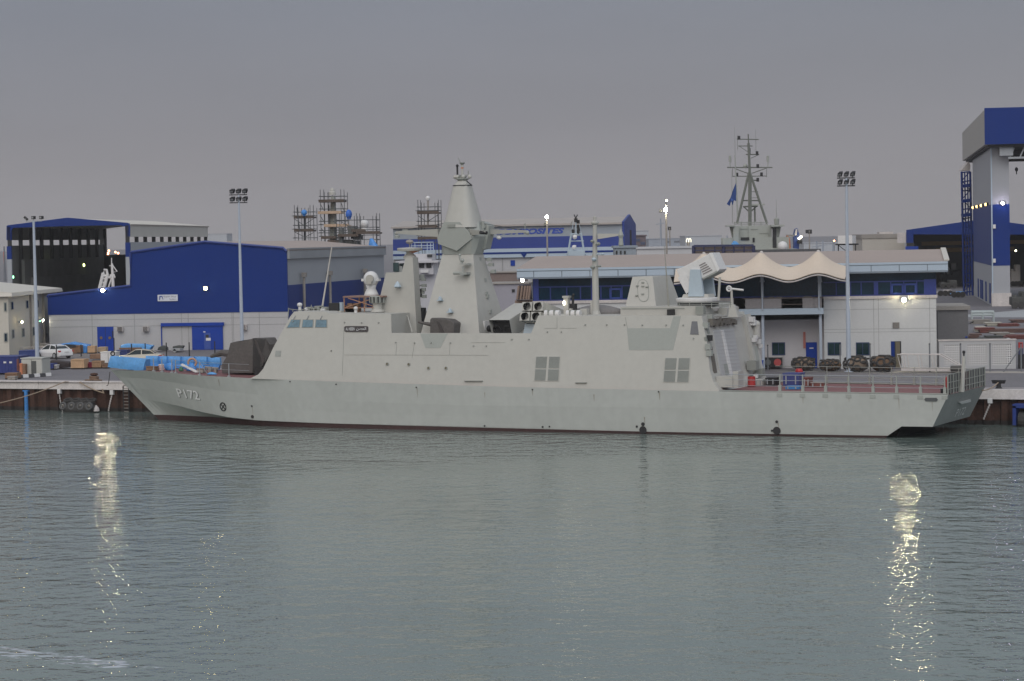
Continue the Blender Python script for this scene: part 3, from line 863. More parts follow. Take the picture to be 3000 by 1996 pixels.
# sights and brackets on the mast faces
b_ = MB(); c = PY(1362, 800, -1.3)
b_.tube([c + Vector((-.7, -.5, 0)), c + Vector((.15, -.5, 0))], .12, 8); b_.box(c.x - .1, c.x + .45, -1.95, -1.2, c.z - .12, c.z + .05)
b_.tube([c + Vector((.1, -.5, 0)), c + Vector((.1, -.5, .5))], .07, 6); b_.box(c.x - .15, c.x + .5, -1.9, -1.2, c.z + .65, c.z + .72)
b_.tube([c + Vector((0, -.45, .7)), c + Vector((-.2, -.45, 1.25))], .08, 6); b_.ball(c + Vector((.05, -.45, .95)), .15, 8); b_.ball(c + Vector((-.2, -.4, 1.35)), .12, 8)
b_.build('optical_sight', BAND, mm)
for px, py, y in ((1321, 914, -2.1), (1292, 879, -1.8)):
    b_ = MB(); c = PY(px, py, y); b_.box(c.x - .2, c.x + .2, y - .35, y + .1, c.z - .06, c.z + .02); b_.lathe(c + Vector((0, -.15, 0)), [(.15, 0), (.12, .2), (.02, .28)], 8); b_.build('navigation_lamp', PALE, mm)
for px, py, y in ((1405, 758, .2), (1437, 760, .6), (1442, 775, .7), (1448, 795, .7), (1420, 820, .3), (1424, 860, 0), (1428, 868, 0), (1425, 886, 0), (1436, 912, 0)):
    b_ = MB(); c = PY(px, py, y); b_.tube([c + Vector((-.45, 0, -.05)), c], .05, 6); b_.box(c.x - .25, c.x + .1, y - .14, y + .14, c.z - .15, c.z + .12); b_.build('mast_fitting', BAND, mm)
b_ = MB(); c = PY(1416, 958, -1.0); b_.box(c.x - .4, c.x + .35, -1.5, -.5, c.z - .6, c.z + .45); b_.build('equipment_box', WHITE, mm)
b_ = MB(); c = PY(1432, 963, -1.3); b_.tube([c, c + Vector((.3, -.1, 0))], .25, 12); b_.build('round_fan', BLACK, mm)
# two electro optical trackers on pale stands over the bridge
c = PY(1088, 868, -1.2)
b_ = MB(); b_.lathe(c, [(.62, 0), (.5, .25), (.34, .6), (.42, .85)], 16); b_.ball(c + Vector((0, 0, 1.3)), .6, 16, sz=1.05); tk = b_.build('fire_control_tracker', WHITE, SHIP, smooth=True)
b_ = MB(); b_.tube([c + Vector((.2, -.5, 1.35)), c + Vector((.25, -.72, 1.35))], .3, 14); b_.box(c.x + .0, c.x + .4, -1.95, -1.7, c.z + .95, c.z + 1.2); b_.build('sensor_face', mat('pale_putty', (0.42, 0.40, 0.36), .6), tk)
b_ = MB(); b_.box(c.x - .75, c.x - .5, -1.4, -1.0, c.z + 1.15, c.z + 1.35); b_.box(c.x + .5, c.x + .75, -1.4, -1.0, c.z + 1.15, c.z + 1.35); b_.build('trunnion', WHITE, tk)
p = PY(1106, 914, -1.6)
b_ = MB(); b_.lathe(p, [(.55, 0), (.5, .1), (.4, .2), (.38, .6), (.5, .7)], 16); rl = b_.build('drum_antenna', NAVY, SHIP)
b_ = MB(); b_.lathe(p + Vector((0, 0, .68)), [(.58, 0), (.6, .05), (.6, .5), (.55, .55)], 20); b_.build('drum', BAND, rl)
for k in range(10):
    an = R(-160 + 15 * k); b_ = MB(); q = p + Vector((.6 * math.cos(an), .6 * math.sin(an), .72)); b_.box(q.x - .045, q.x + .045, q.y - .04, q.y + .04, q.z, q.z + .44); b_.build('slot', BLACK if k % 2 else NAVYD, rl)
# bridge roof furniture
b_ = MB(); q = PY(980, 911, -2.4); b_.box(q.x - .45, q.x + .4, -2.5, -1.8, q.z, q.z + .6); bx = b_.build('black_locker', BLACK, SHIP)
b_ = MB(); b_.box(q.x - .45, q.x + .6, -2.45, -1.7, q.z - .3, q.z); b_.build('plinth', NAVY, bx)
b_ = MB(); q = PY(999, 911, -2.2); b_.box(q.x - .1, q.x + .12, -2.3, -1.9, q.z - .1, q.z + .65); b_.build('side_panel', PALE, bx)
for px, py, r in ((878, 893, .2), (897, 906, .15), (945, 908, .2), (1042, 903, .16)):
    b_ = MB(); q = PY(px, py, -2.6); b_.lathe(q + Vector((0, 0, -.35)), [(.12, -.3), (.12, .2), (.2, .24)], 10); b_.ball(q, r, 10, sx=1.1, sz=.8); b_.build('satellite_dome', WHITE, SHIP)
b_ = MB()
pts = [(845, 905), (850, 906), (880, 910), (905, 903), (935, 906), (960, 902)]
for (x0, y0), (x1, y1) in zip(pts, pts[1:]):
    b_.tube([PY(x0, y0, -3.3), PY(x1, y1, -3.3)], .03, 5)
for px, y0, y1 in ((845, 902, 925), (858, 908, 914), (884, 905, 914), (912, 893, 914), (935, 896, 914)):
    b_.tube([PY(px, y0, -3.3), PY(px, y1, -3.3)], .035, 5)
b_.build('bridge_roof_rail', NAVYD, SHIP)
b_ = MB()
for px, py in ((910, 905), (922, 908), (935, 902), (950, 905)):
    q = PY(px, py, -1.5); b_.box(q.x - .3, q.x + .3, -1.7, -1.3, q.z - .25, q.z + .15)
b_.build('roof_conduit', NAVYD, SHIP)
b_ = MB(); b_.tube([PY(942, 914, -1.2), PY(972, 725, -1.2)], .075, 6, .04); wa = b_.build('whip_antenna', mat('whip_cream', (.55, .52, .47), .6), SHIP)

# ---- gun mount under canvas on the waist (port side)
b_ = MB(); 
g0 = [PY(*p, -3.6) for p in ((1259, 985), (1259, 936), (1264, 931), (1310, 935), (1330, 946), (1330, 985))]
g1 = [Vector((v.x * .9 + PY(1292, 960, -3.6).x * .1, -2.0, v.z - .05)) for v in g0]
b_.loft([g0, g1]); gc = b_.build('covered_gun', TARPG, SHIP, bevel=.08)
b_ = MB(); b_.tube([PY(1262, 951, -2.9), PY(1225, 944, -3.1)], .16, 8, .07); b_.build('gun_barrel', TARPG, gc)
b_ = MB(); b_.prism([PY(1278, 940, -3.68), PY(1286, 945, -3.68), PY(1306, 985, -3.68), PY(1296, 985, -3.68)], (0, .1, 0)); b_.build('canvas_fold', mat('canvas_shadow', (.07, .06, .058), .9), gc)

# ---- missile launchers
def launcher(c, ax, wid, hei, length, el, rows_, open_end, name):
    """box tubes: c the middle of the lower front edge, ax +1 fires to starboard, -1 to port"""
    d = Vector((0, ax * math.cos(el), math.sin(el))); u = Vector((0, -ax * math.sin(el), math.cos(el))); X = Vector((1, 0, 0))
    mb = MB(); P = lambda x, l, h: c + X * x + d * l + u * h
    mb.hexa([P(-wid / 2, 0, 0), P(wid / 2, 0, 0), P(wid / 2, length, 0), P(-wid / 2, length, 0), P(-wid / 2, 0, hei), P(wid / 2, 0, hei), P(wid / 2, length, hei), P(-wid / 2, length, hei)])
    return P, mb
el = R(14); c = PY(1466, 990, -3.0); c.y = -3.0
d_ = Vector((0, math.cos(el), math.sin(el))); u_ = Vector((0, -math.sin(el), math.cos(el)))
w2 = (PY(1492, 938, -3).x - PY(1432, 938, -3).x) / 2; h_ = 1.35
cc = PY(1462, 938, -3.0)
def LP(x, l, h): return cc + Vector((x, 0, 0)) + d_ * l - u_ * (h_ - h)
b_ = MB()
L_ = 4.6
b_.add([LP(-w2, 0, h_), LP(w2, 0, h_), LP(w2, L_, h_), LP(-w2, L_, h_), LP(-w2 * .85, 0, 0), LP(w2 * 1.1, 0, 0), LP(w2 * 1.1, L_, 0), LP(-w2 * .85, L_, 0)],
       [(0, 1, 2, 3), (1, 5, 6, 2), (0, 3, 7, 4), (4, 7, 6, 5), (3, 2, 6, 7)])
la = b_.build('missile_launcher', NAVY, SHIP)
b_ = MB(); b_.poly([LP(-w2 * .95, .5, h_ - .02), LP(w2 * .95, .5, h_ - .02), LP(w2, .5, .05), LP(-w2 * .8, .5, .05)]); b_.build('exhaust_opening', DARK, la)
for sx in (-.42, .42):
    b_ = MB(); q = LP(sx, .3, .5); b_.ring(q, d_, .3, .05); b_.build('tube_ring', BLACK, la)
# second launcher, muzzles to port
el = R(12)
fa = PY(1529, 884, -2.6); fb = PY(1594, 884, -2.6); W_ = (fb.x - fa.x); H_ = fa.z - PY(1529, 943, -2.6).z
dd = Vector((0, -math.cos(el), math.sin(el))); uu = Vector((0, math.sin(el), math.cos(el)))
def LQ(x, l, h): return Vector((fa.x + x, fa.y, fa.z)) - dd * l - uu * (H_ - h)
b_ = MB(); b_.hexa([LQ(0.1, .6, 0), LQ(W_, .6, 0), LQ(W_, 4, 0), LQ(0.1, 4, 0), LQ(0.1, .6, H_), LQ(W_, .6, H_), LQ(W_, 4, H_), LQ(0.1, 4, H_)])
lb = b_.build('missile_launcher', NAVY, SHIP)
for i in range(2):
    for j in range(2):
        x0 = W_ * (.02 + .5 * i) + (0 if j else -.12); x1 = x0 + W_ * .44; z0 = H_ * (.04 + .5 * j); z1 = z0 + H_ * .44
        mxx, mzz = (x0 + x1) / 2, (z0 + z1) / 2; r = (x1 - x0) * .40
        b_ = MB(); sq = [LQ(x0, 0, z0), LQ(x1, 0, z0), LQ(x1, 0, z1), LQ(x0, 0, z1)]; sq2 = [p - dd * 1.0 for p in sq]
        ri = [LQ(mxx + r * math.cos(2 * math.pi * k / 24 + math.pi / 4 + math.pi), 0, mzz + r * math.sin(2 * math.pi * k / 24 + math.pi / 4 + math.pi)) for k in range(24)]
        ri2 = [p - dd * 1.2 for p in ri]
        vs = sq + ri; fs = []
        for s4 in range(4):
            for k in range(6):
                a0 = 4 + (s4 * 6 + k) % 24; a1 = 4 + (s4 * 6 + k + 1) % 24
                fs.append((s4, a1, a0))
            fs.append((s4, (s4 + 1) % 4, 4 + ((s4 + 1) * 6) % 24))
        b_.add(vs, fs)
        b_.add(sq + sq2, [(k, (k + 1) % 4, 4 + (k + 1) % 4, 4 + k) for k in range(4)])
        b_.add(ri + ri2, [(k, (k + 1) % 24, 24 + (k + 1) % 24, 24 + k) for k in range(24)], 1)
        b_.poly(ri2, 1)
        b_.build('launch_tube', [NAVY, BLACK], lb)
b_ = MB(); b_.prism([LQ(.0, .8, -.05), LQ(W_ * .95, .8, -.05), LQ(W_ * .8, .8, -1.3), LQ(-.15, .8, -1.3)], (0, 2.0, 0)); b_.build('launcher_base', PALE, lb)
# roof lockers, raft canisters, boat
for x0, x1 in ((1597, 1640), (1661, 1701)):
    b_ = MB(); a = PY(x0, 919, -3.4); c = PY(x1, 919, -3.4); b_.tube([a, a + (c - a) * .08, c - (c - a) * .08, c], .25, 12); lr = b_.build('raft_canister', WHITE, SHIP)
    b_ = MB()
    for f in (.3, .7):
        q = a + (c - a) * f; b_.box(q.x - .05, q.x + .05, q.y - .27, q.y + .27, q.z - .33, q.z + .26)
    b_.build('strap', NAVYD, lr)
b_ = MB(); a = PY(1661, 924, -1.5); b_.box(a.x - .18, a.x + .2, -1.7, -1.3, a.z - .1, PY(1661, 869, -1.5).z); b_.box(a.x - .25, a.x + .27, -1.75, -1.25, PY(1661, 869, -1.5).z - .1, PY(1661, 867, -1.5).z); pv = b_.build('vent_post', NAVY, SHIP)
b_ = MB(); q = PY(1653, 888, -1.7); b_.ball(q, .11, 8, sz=1.5); b_.build('lit_lamp', SOFTL, pv)
b_ = MB(); a = PY(1679, 912, -1.3); b_.tube([a, a + Vector((0, 0, 1.15))], .1, 8); b_.box(a.x - .2, a.x + .25, -1.5, -1.1, a.z - .1, a.z + .55); b_.ball(a + Vector((.05, 0, 1.2)), .12, 8); b_.build('machine_gun_mount', BLACK, SHIP)
b_ = MB(); a = PY(1673, 924, -1.6); b_.box(a.x - .1, a.x + .12, -1.75, -1.5, a.z, a.z + .5); b_.build('small_post', NAVY, SHIP)
b_ = MB(); a = PY(1712, 925, -2.8); b_.box(a.x - .25, a.x + .28, -3, -2.5, a.z, a.z + .5); b_.box(a.x + .1, a.x + .4, -1.9, -1.6, a.z, a.z + 1.05); b_.build('deck_locker', NAVY, SHIP)
ba = PY(1690, 915, -.4); bb = PY(1822, 915, -.4)
b_ = MB(); rings = []
for k in range(9):
    f = k / 8; x = ba.x + (bb.x - ba.x) * f; wv = max(.05, math.sin(math.pi * min(f * .8 + .14, 1)) ) * 1.0; hh = .25 + .75 * math.sin(math.pi * min(f * .85 + .1, 1))
    zc = ba.z - .35
    rings.append([(x, -.4 + wv * math.cos(2 * math.pi * i / 12), zc + .35 + hh * .55 * math.sin(2 * math.pi * i / 12)) for i in range(12)])
b_.loft(rings); b_.build('covered_boat', mat('boat_cover', (.20, .19, .19), .8, var=.2), SHIP, smooth=True)
# aft pole mast
b_ = MB(); a = PY(1746, 926, -1.8); q = PY(1743, 745, -1.8); r_ = PY(1743, 655, -1.8); b_.tube([a, q], .26, 10, .22); b_.tube([q, r_], .18, 10, .15); b_.lathe(a, [(.42, 0), (.28, .4)], 10); pm = b_.build('aft_pole_mast', NAVY, SHIP)
b_ = MB(); b_.lathe(r_, [(.16, -.1), (.3, 0), (.3, .12), (.1, .2), (.12, .5), (.02, .55)], 12); b_.build('pole_head', NAVY, pm)
b_ = MB(); t = PY(1752, 695, -1.8); b_.loft([[(t.x, -1.9, t.z + .25), (t.x, -1.7, t.z + .25), (t.x, -1.7, t.z - .15), (t.x, -1.9, t.z - .15)], [(PY(1818, 694, -1.8).x, -1.85, t.z + .22), (PY(1818, 694, -1.8).x, -1.75, t.z + .22), (PY(1818, 694, -1.8).x, -1.75, t.z + .08), (PY(1818, 694, -1.8).x, -1.85, t.z + .08)]]); ar = b_.build('yardarm', NAVY, pm)
b_ = MB(); q = PY(1819, 690, -1.8); b_.lathe(q, [(.12, -.8), (.2, -.7), (.15, -.2), (.22, 0), (.15, .2), (.03, .5)], 8); b_.build('yard_fitting', BAND, ar)
for px, py, s_ in ((1735, 707, .16), (1752, 715, .2), (1736, 783, .2), (1757, 780, .14), (1740, 760, .2), (1766, 745, .14)):
    b_ = MB(); q = PY(px, py, -2.1); b_.ball(q, s_, 8, sz=.7); b_.tube([q, Vector((a.x, -1.8, q.z))], .05, 5); b_.build('pole_fitting', PALE if py < 770 and py > 730 else NAVYD, pm)
# aft deckhouse with oval door
b_ = MB(); n0 = [PY(*p, -2.4) for p in ((1833, 898), (1853, 812), (1904, 811), (1922, 898))]
fcs = [PY(1833, 898, -2.4), PY(1925, 898, -2.4), Vector((PY(1925, 898, -2.4).x, 2.3, 0)), Vector((PY(1833, 898, -2.4).x, 2.3, 0))]
zb = PY(1880, 898, -2.4).z; zt = PY(1880, 811, -2.0).z
xb0, xb1 = PY(1833, 898, -2.4).x, PY(1922, 898, -2.4).x; xt0, xt1 = PY(1853, 811, -1.7).x, PY(1912, 811, -1.7).x
b_.hexa([(xb0, -2.4, zb), (xb1, -2.4, zb), (xb1, 2.4, zb), (xb0, 2.4, zb), (xt0, -1.7, zt), (xt1, -1.7, zt), (xt1, 1.7, zt), (xt0, 1.7, zt)])
dh = b_.build('aft_deckhouse', NAVY, SHIP)
def DH(px, py, off=.0):                    # near face of the deckhouse
    k = .7 / (zt - zb); d = ray(px, py); t = -(CAM.y + 2.4 - k * (CAM.z - zb)) / (d.y - k * d.z); nn = Vector((0, -1, k)).normalized()
    return CAM + d * t + nn * off
ov = []
for k in range(24):
    an = 2 * math.pi * k / 24; ov.append((1884.5 + 17 * math.copysign(abs(math.cos(an)) ** .75, math.cos(an)) - (math.sin(an)) * -2, 852 + 33 * math.copysign(abs(math.sin(an)) ** .75, math.sin(an))))
b_ = MB(); b_.prism([DH(*p, .01) for p in ov], Vector((0, .03, 0))); od = b_.build('oval_door', NAVYD, dh)
b_ = MB(); b_.prism([DH(1884.5 + (x - 1884.5) * .90, 852 + (y - 852) * .94, .03) for x, y in ov], Vector((0, .03, 0))); b_.build('door_leaf', NAVY, od)
b_ = MB()
for px, py in ((1868, 839), (1866, 867), (1884, 829), (1884, 840), (1884, 863), (1896, 842)):
    q = DH(px, py, .05); b_.box(q.x - .1, q.x + .1, q.y - .05, q.y + .05, q.z - .04, q.z + .05)
b_.build('door_clip', NAVYD, od)
b_ = MB(); a = PY(1818, 926, -3.6); c = PY(2044, 926, -3.6); z1 = PY(1818, 899, -3.6).z
b_.box(a.x, c.x, -3.6, 3.6, a.z - .1, z1); pn = b_.build('deckhouse_plinth', NAVY, SHIP)
b_ = MB(); b_.box(a.x + .1, c.x - 1.0, -3.63, -3.6, z1 - .18, z1 - .12); b_.box(a.x + .05, PY(1960, 926, -3.6).x, -3.66, -3.6, a.z - .12, a.z - .02); b_.build('dark_joint', NAVYD, pn)
b_ = MB(); b_.tube([PY(1960, 916, -3.4), PY(1953, 812, -3.4), PY(1946, 720, -3.4)], .07, 6, .02); b_.build('whip_antenna', mat('whip_olive', (.30, .29, .25), .6), SHIP)
b_ = MB(); q = PY(1968, 915, -3.6); b_.box(q.x - .25, q.x + .25, -3.9, -3.4, q.z - .2, q.z + .2); b_.build('dark_bracket', BLACK, SHIP)
b_ = MB(); q = PY(2052, 910, -3.8); b_.box(q.x - .3, q.x + .3, -4.0, -3.5, q.z - .3, q.z + .3); b_.build('vent_box', NAVYD, SHIP)
# aft missile launcher on a round base
c = PY(2045, 878, -1.0); b_ = MB(); b_.lathe(c, [(1.55, -.15), (1.6, -.05), (1.6, .1), (1.4, .15)], 24); ln = b_.build('ram_launcher', WHITE, SHIP)
ln.name = 'box_launcher'
b_ = MB(); b_.lathe(c, [(1.5, -.45), (1.5, -.15)], 24); b_.build('turntable', BLACK, ln)
b_ = MB(); b_.hexa([(c.x - 1.0, -1.7, c.z + .1), (c.x + 1.1, -1.7, c.z + .1), (c.x + 1.1, -.3, c.z + .1), (c.x - 1.0, -.3, c.z + .1), (c.x - .9, -1.6, c.z + .4), (c.x + 1.0, -1.6, c.z + .4), (c.x + 1.0, -.4, c.z + .4), (c.x - .9, -.4, c.z + .4)]); b_.build('carriage', NAVY, ln)
for y0 in (-1.75, -.15):
    xs = [PY(x, y, -1.75) for x, y in ((2016, 869), (2061, 869), (2050, 790), (2022, 790))]
    b_ = MB(); b_.prism([Vector((v.x + (0 if y0 < -1 else .25), y0, v.z)) for v in xs], (0, .28, 0)); b_.build('trunnion_arm', PALE, ln)
ctr = PY(2050, 795, -1.0); Xa = (PY(2100, 768, -1) - PY(2000, 818, -1)); Xa.y = 0; Xa.normalize(); Za = Vector((-Xa.z, 0, Xa.x)); Ya = Vector((0, 1, 0))
def RP(l, y, h): return ctr + Xa * l + Ya * y + Za * h
b_ = MB(); L2 = 1.42
b_.hexa([RP(-L2, -.55, -.62), RP(L2, -.55, -.62), RP(L2, .95, -.62), RP(-L2, .95, -.62), RP(-L2, -.55, .75), RP(L2, -.55, .75), RP(L2, .95, .75), RP(-L2, .95, .75)])
bx = b_.build('launch_box', WHITE, ln, bevel=.05)
b_ = MB(); b_.hexa([RP(L2, -.6, -.68), RP(L2 + .22, -.55, -.6), RP(L2 + .22, .95, -.6), RP(L2, 1, -.68), RP(L2, -.6, .8), RP(L2 + .22, -.55, .72), RP(L2 + .22, .95, .72), RP(L2, 1, .8)]); b_.build('muzzle_cover', WHITE, bx)
for k in range(5):
    b_ = MB(); h = -.42 + .17 * k; b_.hexa([RP(.35, -.59, h), RP(1.1 - .06 * k, -.59, h), RP(1.1 - .06 * k, -.54, h), RP(.35, -.54, h), RP(.35, -.59, h + .07), RP(1.1 - .06 * k, -.59, h + .07), RP(1.1 - .06 * k, -.54, h + .07), RP(.35, -.54, h + .07)]); b_.build('rib', mat('rib_grey', (.22, .20, .2), .7), bx)
b_ = MB(); b_.hexa([RP(.2, -.60, -.72), RP(L2, -.6, -.72), RP(L2, .9, -.72), RP(.2, .9, -.72), RP(.2, -.6, -.62), RP(L2, -.6, -.62), RP(L2, .9, -.62), RP(.2, .9, -.62)]); b_.build('under_rail', BAND, bx)
b_ = MB(); b_.hexa([RP(-L2, -.62, -1.15), RP(-L2 + .6, -.62, -.95), RP(-L2 + .6, .8, -.95), RP(-L2, .8, -1.15), RP(-L2 - .1, -.62, .2), RP(-L2 + .6, -.62, .2), RP(-L2 + .6, .8, .2), RP(-L2 - .1, .8, .2)]); b_.build('canvas_flap', WHITE, bx)
# poles by the launcher
b_ = MB(); b_.tube([PY(2105, 880, -2.2), PY(2109, 812, -2.2)], .09, 6); b_.build('stub_pole', NAVY, SHIP)
b_ = MB(); a = PY(2145, 905, -2.0); t = PY(2143, 848, -2.0); b_.tube([a, t], .11, 8, .08); b_.hexa([(a.x - .25, -2.2, a.z - .6), (a.x + .5, -2.2, a.z - .6), (a.x + .5, -1.8, a.z - .6), (a.x - .25, -1.8, a.z - .6), (a.x - .15, -2.1, a.z + .3), (a.x + .2, -2.1, a.z + .3), (a.x + .2, -1.9, a.z + .3), (a.x - .15, -1.9, a.z + .3)]); sr = b_.build('radar_post', NAVY, SHIP)
b_ = MB(); b_.tube([t + Vector((-.3, 0, .08)), t + Vector((.9, 0, -.06))], .08, 6); b_.ring(t + Vector((-.15, -.1, .05)), (0, 1, 0), .17, .06); b_.build('radar_scanner', WHITE, sr)
# roof rail aft
b_ = MB()
for yv, z0, z1 in ((-3.3, 889, 900),):
    for px in (1990, 2020, 2055, 2085, 2115, 2140):
        b_.tube([PY(px, 901, yv), PY(px, 888, yv)], .03, 5)
    for py in (888, 894):
        b_.tube([PY(1985, py, yv), PY(2143, py - 2, yv)], .025, 5)
b_.build('roof_rail', NAVYD, SHIP)
# ---- after bulkhead: hangar shutter, lockers, pipes
pa, pb = near[12], near[15]
SLA = (pb.x - pa.x) / (pb.z - pa.z)
AN = Vector((1, 0, -SLA)).normalized()


def AW(px, py, off=0.0):
    d = ray(px, py)                        # plane x - pa.x - SLA (z - pa.z) = 0
    t = -(CAM.x - pa.x - SLA * (CAM.z - pa.z)) / (d.x - SLA * d.z)
    return CAM + d * t + AN * off


def aplate(name, m, pts, off=0.03, th=0.06, parent=None):
    mb = MB(); mb.prism([AW(*p, off) for p in pts], AN * -(th + off)); return mb.build(name, m, parent or SHIP)


fr = aplate('hangar_door_frame', NAVY, [(2073, 955), (2160, 950), (2196, 1136), (2120, 1142)], .05, .1)
sh = aplate('hangar_shutter', mat('shutter_grey', (.46, .46, .46), .5, var=.05), [(2085, 968), (2146, 963), (2176, 1134), (2140, 1137), (2108, 1098)], .10, .06, fr)
aplate('white_guide', WHITE, [(2108, 969), (2115, 968), (2148, 1133), (2140, 1137)], .16, .06, fr)
b_ = MB()
for k in range(16):
    f = (k + .5) / 16
    b_.bar(AW(2086 + 30 * f, 970 + 166 * f, .165), AW(2147 + 29 * f, 965 + 168 * f, .165), .012, .012)
b_.build('shutter_slats', mat('slat_grey', (.38, .38, .38), .6), sh)
aplate('grey_apron', BAND, [(2116, 1068), (2128, 1067), (2133, 1098), (2121, 1100)], .12, .06, fr).name = 'green_hatch'
for q in ([(2078, 1010), (2084, 1010), (2087, 1030), (2081, 1031)], [(2080, 1038), (2090, 1037), (2099, 1093), (2090, 1094)]):
    aplate('dark_recess', mat('recess_brown', (.13, .115, .10), .8), q, .06, .05)
for q in ([(2064, 988), (2068, 988), (2072, 1004), (2068, 1004)], [(2066, 948), (2072, 948), (2077, 978), (2071, 979)]):
    aplate('cable_tray', NAVYD, q, .08, .06)
for px, py in ((2072, 992), (2070, 1017), (2073, 1036), (2075, 932), (2063, 955)):
    b_ = MB(); q = AW(px, py, .15); b_.box(q.x - .2, q.x + .2, q.y - .18, q.y + .18, q.z - .2, q.z + .2); b_.build('junction_box', BAND if py != 992 else BLACK, SHIP)
# pipes and clutter under the roof edge
b_ = MB(); rr = random.Random(5)
for k in range(14):
    px = 2078 + 66 * k / 13; q = AW(px, 944 + rr.uniform(-3, 4), .2); w_ = rr.uniform(.15, .3)
    b_.box(q.x - .15, q.x + .15, q.y - w_, q.y + w_, q.z - rr.uniform(.1, .3), q.z + rr.uniform(.05, .25))
b_.build('winch_gear', mat('gear_brown', (.16, .145, .125), .8, var=.3), SHIP)
b_ = MB()
for py in (930, 936):
    b_.tube([AW(2080, py, .3), AW(2165, py - 6, .3)], .05, 6)
b_.build('pipe_run', NAVY, SHIP)
for px, py in ((2082, 909), (2138, 905)):
    b_ = MB(); q = AW(px, py, .35); b_.lathe(q, [(.12, -.12), (.28, .08), (.3, .12)], 12); b_.build('flood_lamp', WHITE, SHIP)
b_ = MB(); q0, q1 = AW(2112, 903, .1), AW(2155, 935, .1); b_.box(q0.x - .3, q0.x + .35, q0.y, q1.y, q1.z, q0.z); b_.build('upper_locker', NAVY, SHIP)
# right hand side of the bulkhead: column with brackets and a small crane
aplate('corner_column', NAVY, [(2170, 925), (2186, 922), (2236, 1132), (2214, 1134)], .35, .3)
aplate('corner_ladder', BAND, [(2196, 1018), (2203, 1018), (2216, 1086), (2208, 1087)], .40, .06)
b_ = MB(); q = AW(2198, 975, .5); b_.tube([q + Vector((0, 0, -.45)), q + Vector((0, 0, .45))], .28, 12); b_.ball(q + Vector((0, 0, .5)), .3, 12); b_.build('deck_searchlight', NAVY, SHIP)
for px, py, s_ in ((2183, 940, .2), (2187, 950, .2), (2194, 992, .14), (2203, 1005, .16), (2208, 1018, .14), (2186, 1074, .35), (2206, 1095, .3), (2194, 1106, .15), (2190, 1000, .16)):
    b_ = MB(); q = AW(px, py, .55); b_.box(q.x - s_, q.x + s_, q.y - s_, q.y + s_, q.z - s_, q.z + s_ * .9); b_.build('bulkhead_fitting', NAVYD if s_ > .25 else WHITE, SHIP)
# rescue boat cradle at the near corner
b_ = MB(); q = AW(2104, 1122, 0); q2 = AW(2085, 1105, 0)
z0 = AW(2108, 1131, 0).z; z1 = AW(2090, 1101, 0).z; ya = -4.9
b_.box(q.x + .1, q.x + 1.3, -4.6, -3.2, z0 - .05, z1 - .05); b_.box(q.x + 1.3, q.x + 1.7, -4.5, -3.4, z0 - .05, z1 + .3)
ck = b_.build('deck_cabinet', NAVY, SHIP)
b_ = MB(); b_.tube([(q.x, -4.95, z0 - .25), (q.x + 1.9, -4.95, z0 - .25), (q.x + 1.4, -4.95, z0 - .6), (q.x + .9, -4.9, z0 - .65)], .04, 5); b_.build('edge_cable', BLACK, ck)

# ---- guard rails on the quarterdeck (folding flight deck stanchions)
def deck_pt(px, sg):
    y = sg * 5.0
    for _ in range(4):
        p = ony(px, 1152 if sg < 0 else 1133, y); y = sg * (lerp_tab(B_DECK, p.x) - .12)
    return Vector((p.x, y, lerp_tab(SHEER, p.x)))
xs = []
for px in (2285, 2352, 2419, 2487, 2558, 2627, 2697, 2768):
    p = deck_pt(px, -1); xs.append(p.x)
    b_ = MB(); b_.box(p.x - .1, p.x + .1, p.y - .05, p.y + .1, p.z - .15, p.z + .5); b_.tube([p + Vector((0, 0, .4)), p + Vector((0, 0, 1.25))], .05, 6)
    st = b_.build('stanchion', BAND, SHIP)
    b_ = MB(); b_.box(p.x - .2, p.x + .2, p.y - .12, p.y + .04, p.z - .32, p.z - .08); b_.build('stanchion_foot', BAND, st)
for x in xs:
    y = lerp_tab(B_DECK, x) - .12; z = lerp_tab(SHEER, x); b_ = MB(); b_.box(x - .08, x + .08, y - .1, y + .05, z - .1, z + .45); b_.tube([(x, y, z + .4), (x, y, z + 1.25)], .035, 6); b_.build('stanchion', NAVYD, SHIP)
for sg in (-1, 1):
    for h in (.42, .82, 1.2):
        b_ = MB(); b_.tube([(x, sg * (lerp_tab(B_DECK, x) - .12), lerp_tab(SHEER, x) + h) for x in [50.9] + xs + [66.4]], .018 if h < 1 else .025, 5); b_.build('guard_rail', NAVYD if sg > 0 else STEEL, SHIP)
# netted stern rail with ensign staff
b_ = MB()
for k in range(15):
    y = -4.85 + 9.7 * k / 14; b_.tube([(66.75, y, 3.0), (66.75, y, 4.35)], .035 if k % 2 else .06, 5)
for h in (.35, .8, 1.35):
    b_.tube([(66.75, -4.85, 3 + h), (66.75, 4.85, 3 + h)], .03, 5)
sr = b_.build('stern_rail', NAVYD, SHIP)
nm = bpy.data.materials.new('rail_netting'); nm.use_nodes = True
bs = nm.node_tree.nodes['Principled BSDF']; bs.inputs['Base Color'].default_value = (.07, .075, .075, 1); bs.inputs['Alpha'].default_value = .7
b_ = MB(); b_.box(66.72, 66.735, -4.8, 4.8, 3.05, 4.3); b_.build('netting', nm, sr)
b_ = MB(); q = PY(2821, 1158, -1.3); b_.tube([(66.92, -1.9, 3.0), (67.1, -1.9, PY(2829, 1044, -1.9).z)], .17, 8, .12); es = b_.build('ensign_staff', NAVY, SHIP)
b_ = MB(); b_.tube([(66.9, -1.2, 3.2), (66.9, -1.2, 5.7)], .06, 6); b_.ball((66.9, -1.2, 5.0), .14, 8); b_.ball((66.9, -1.2, 5.7), .12, 8); b_.build('stern_lights', BLACK, es)
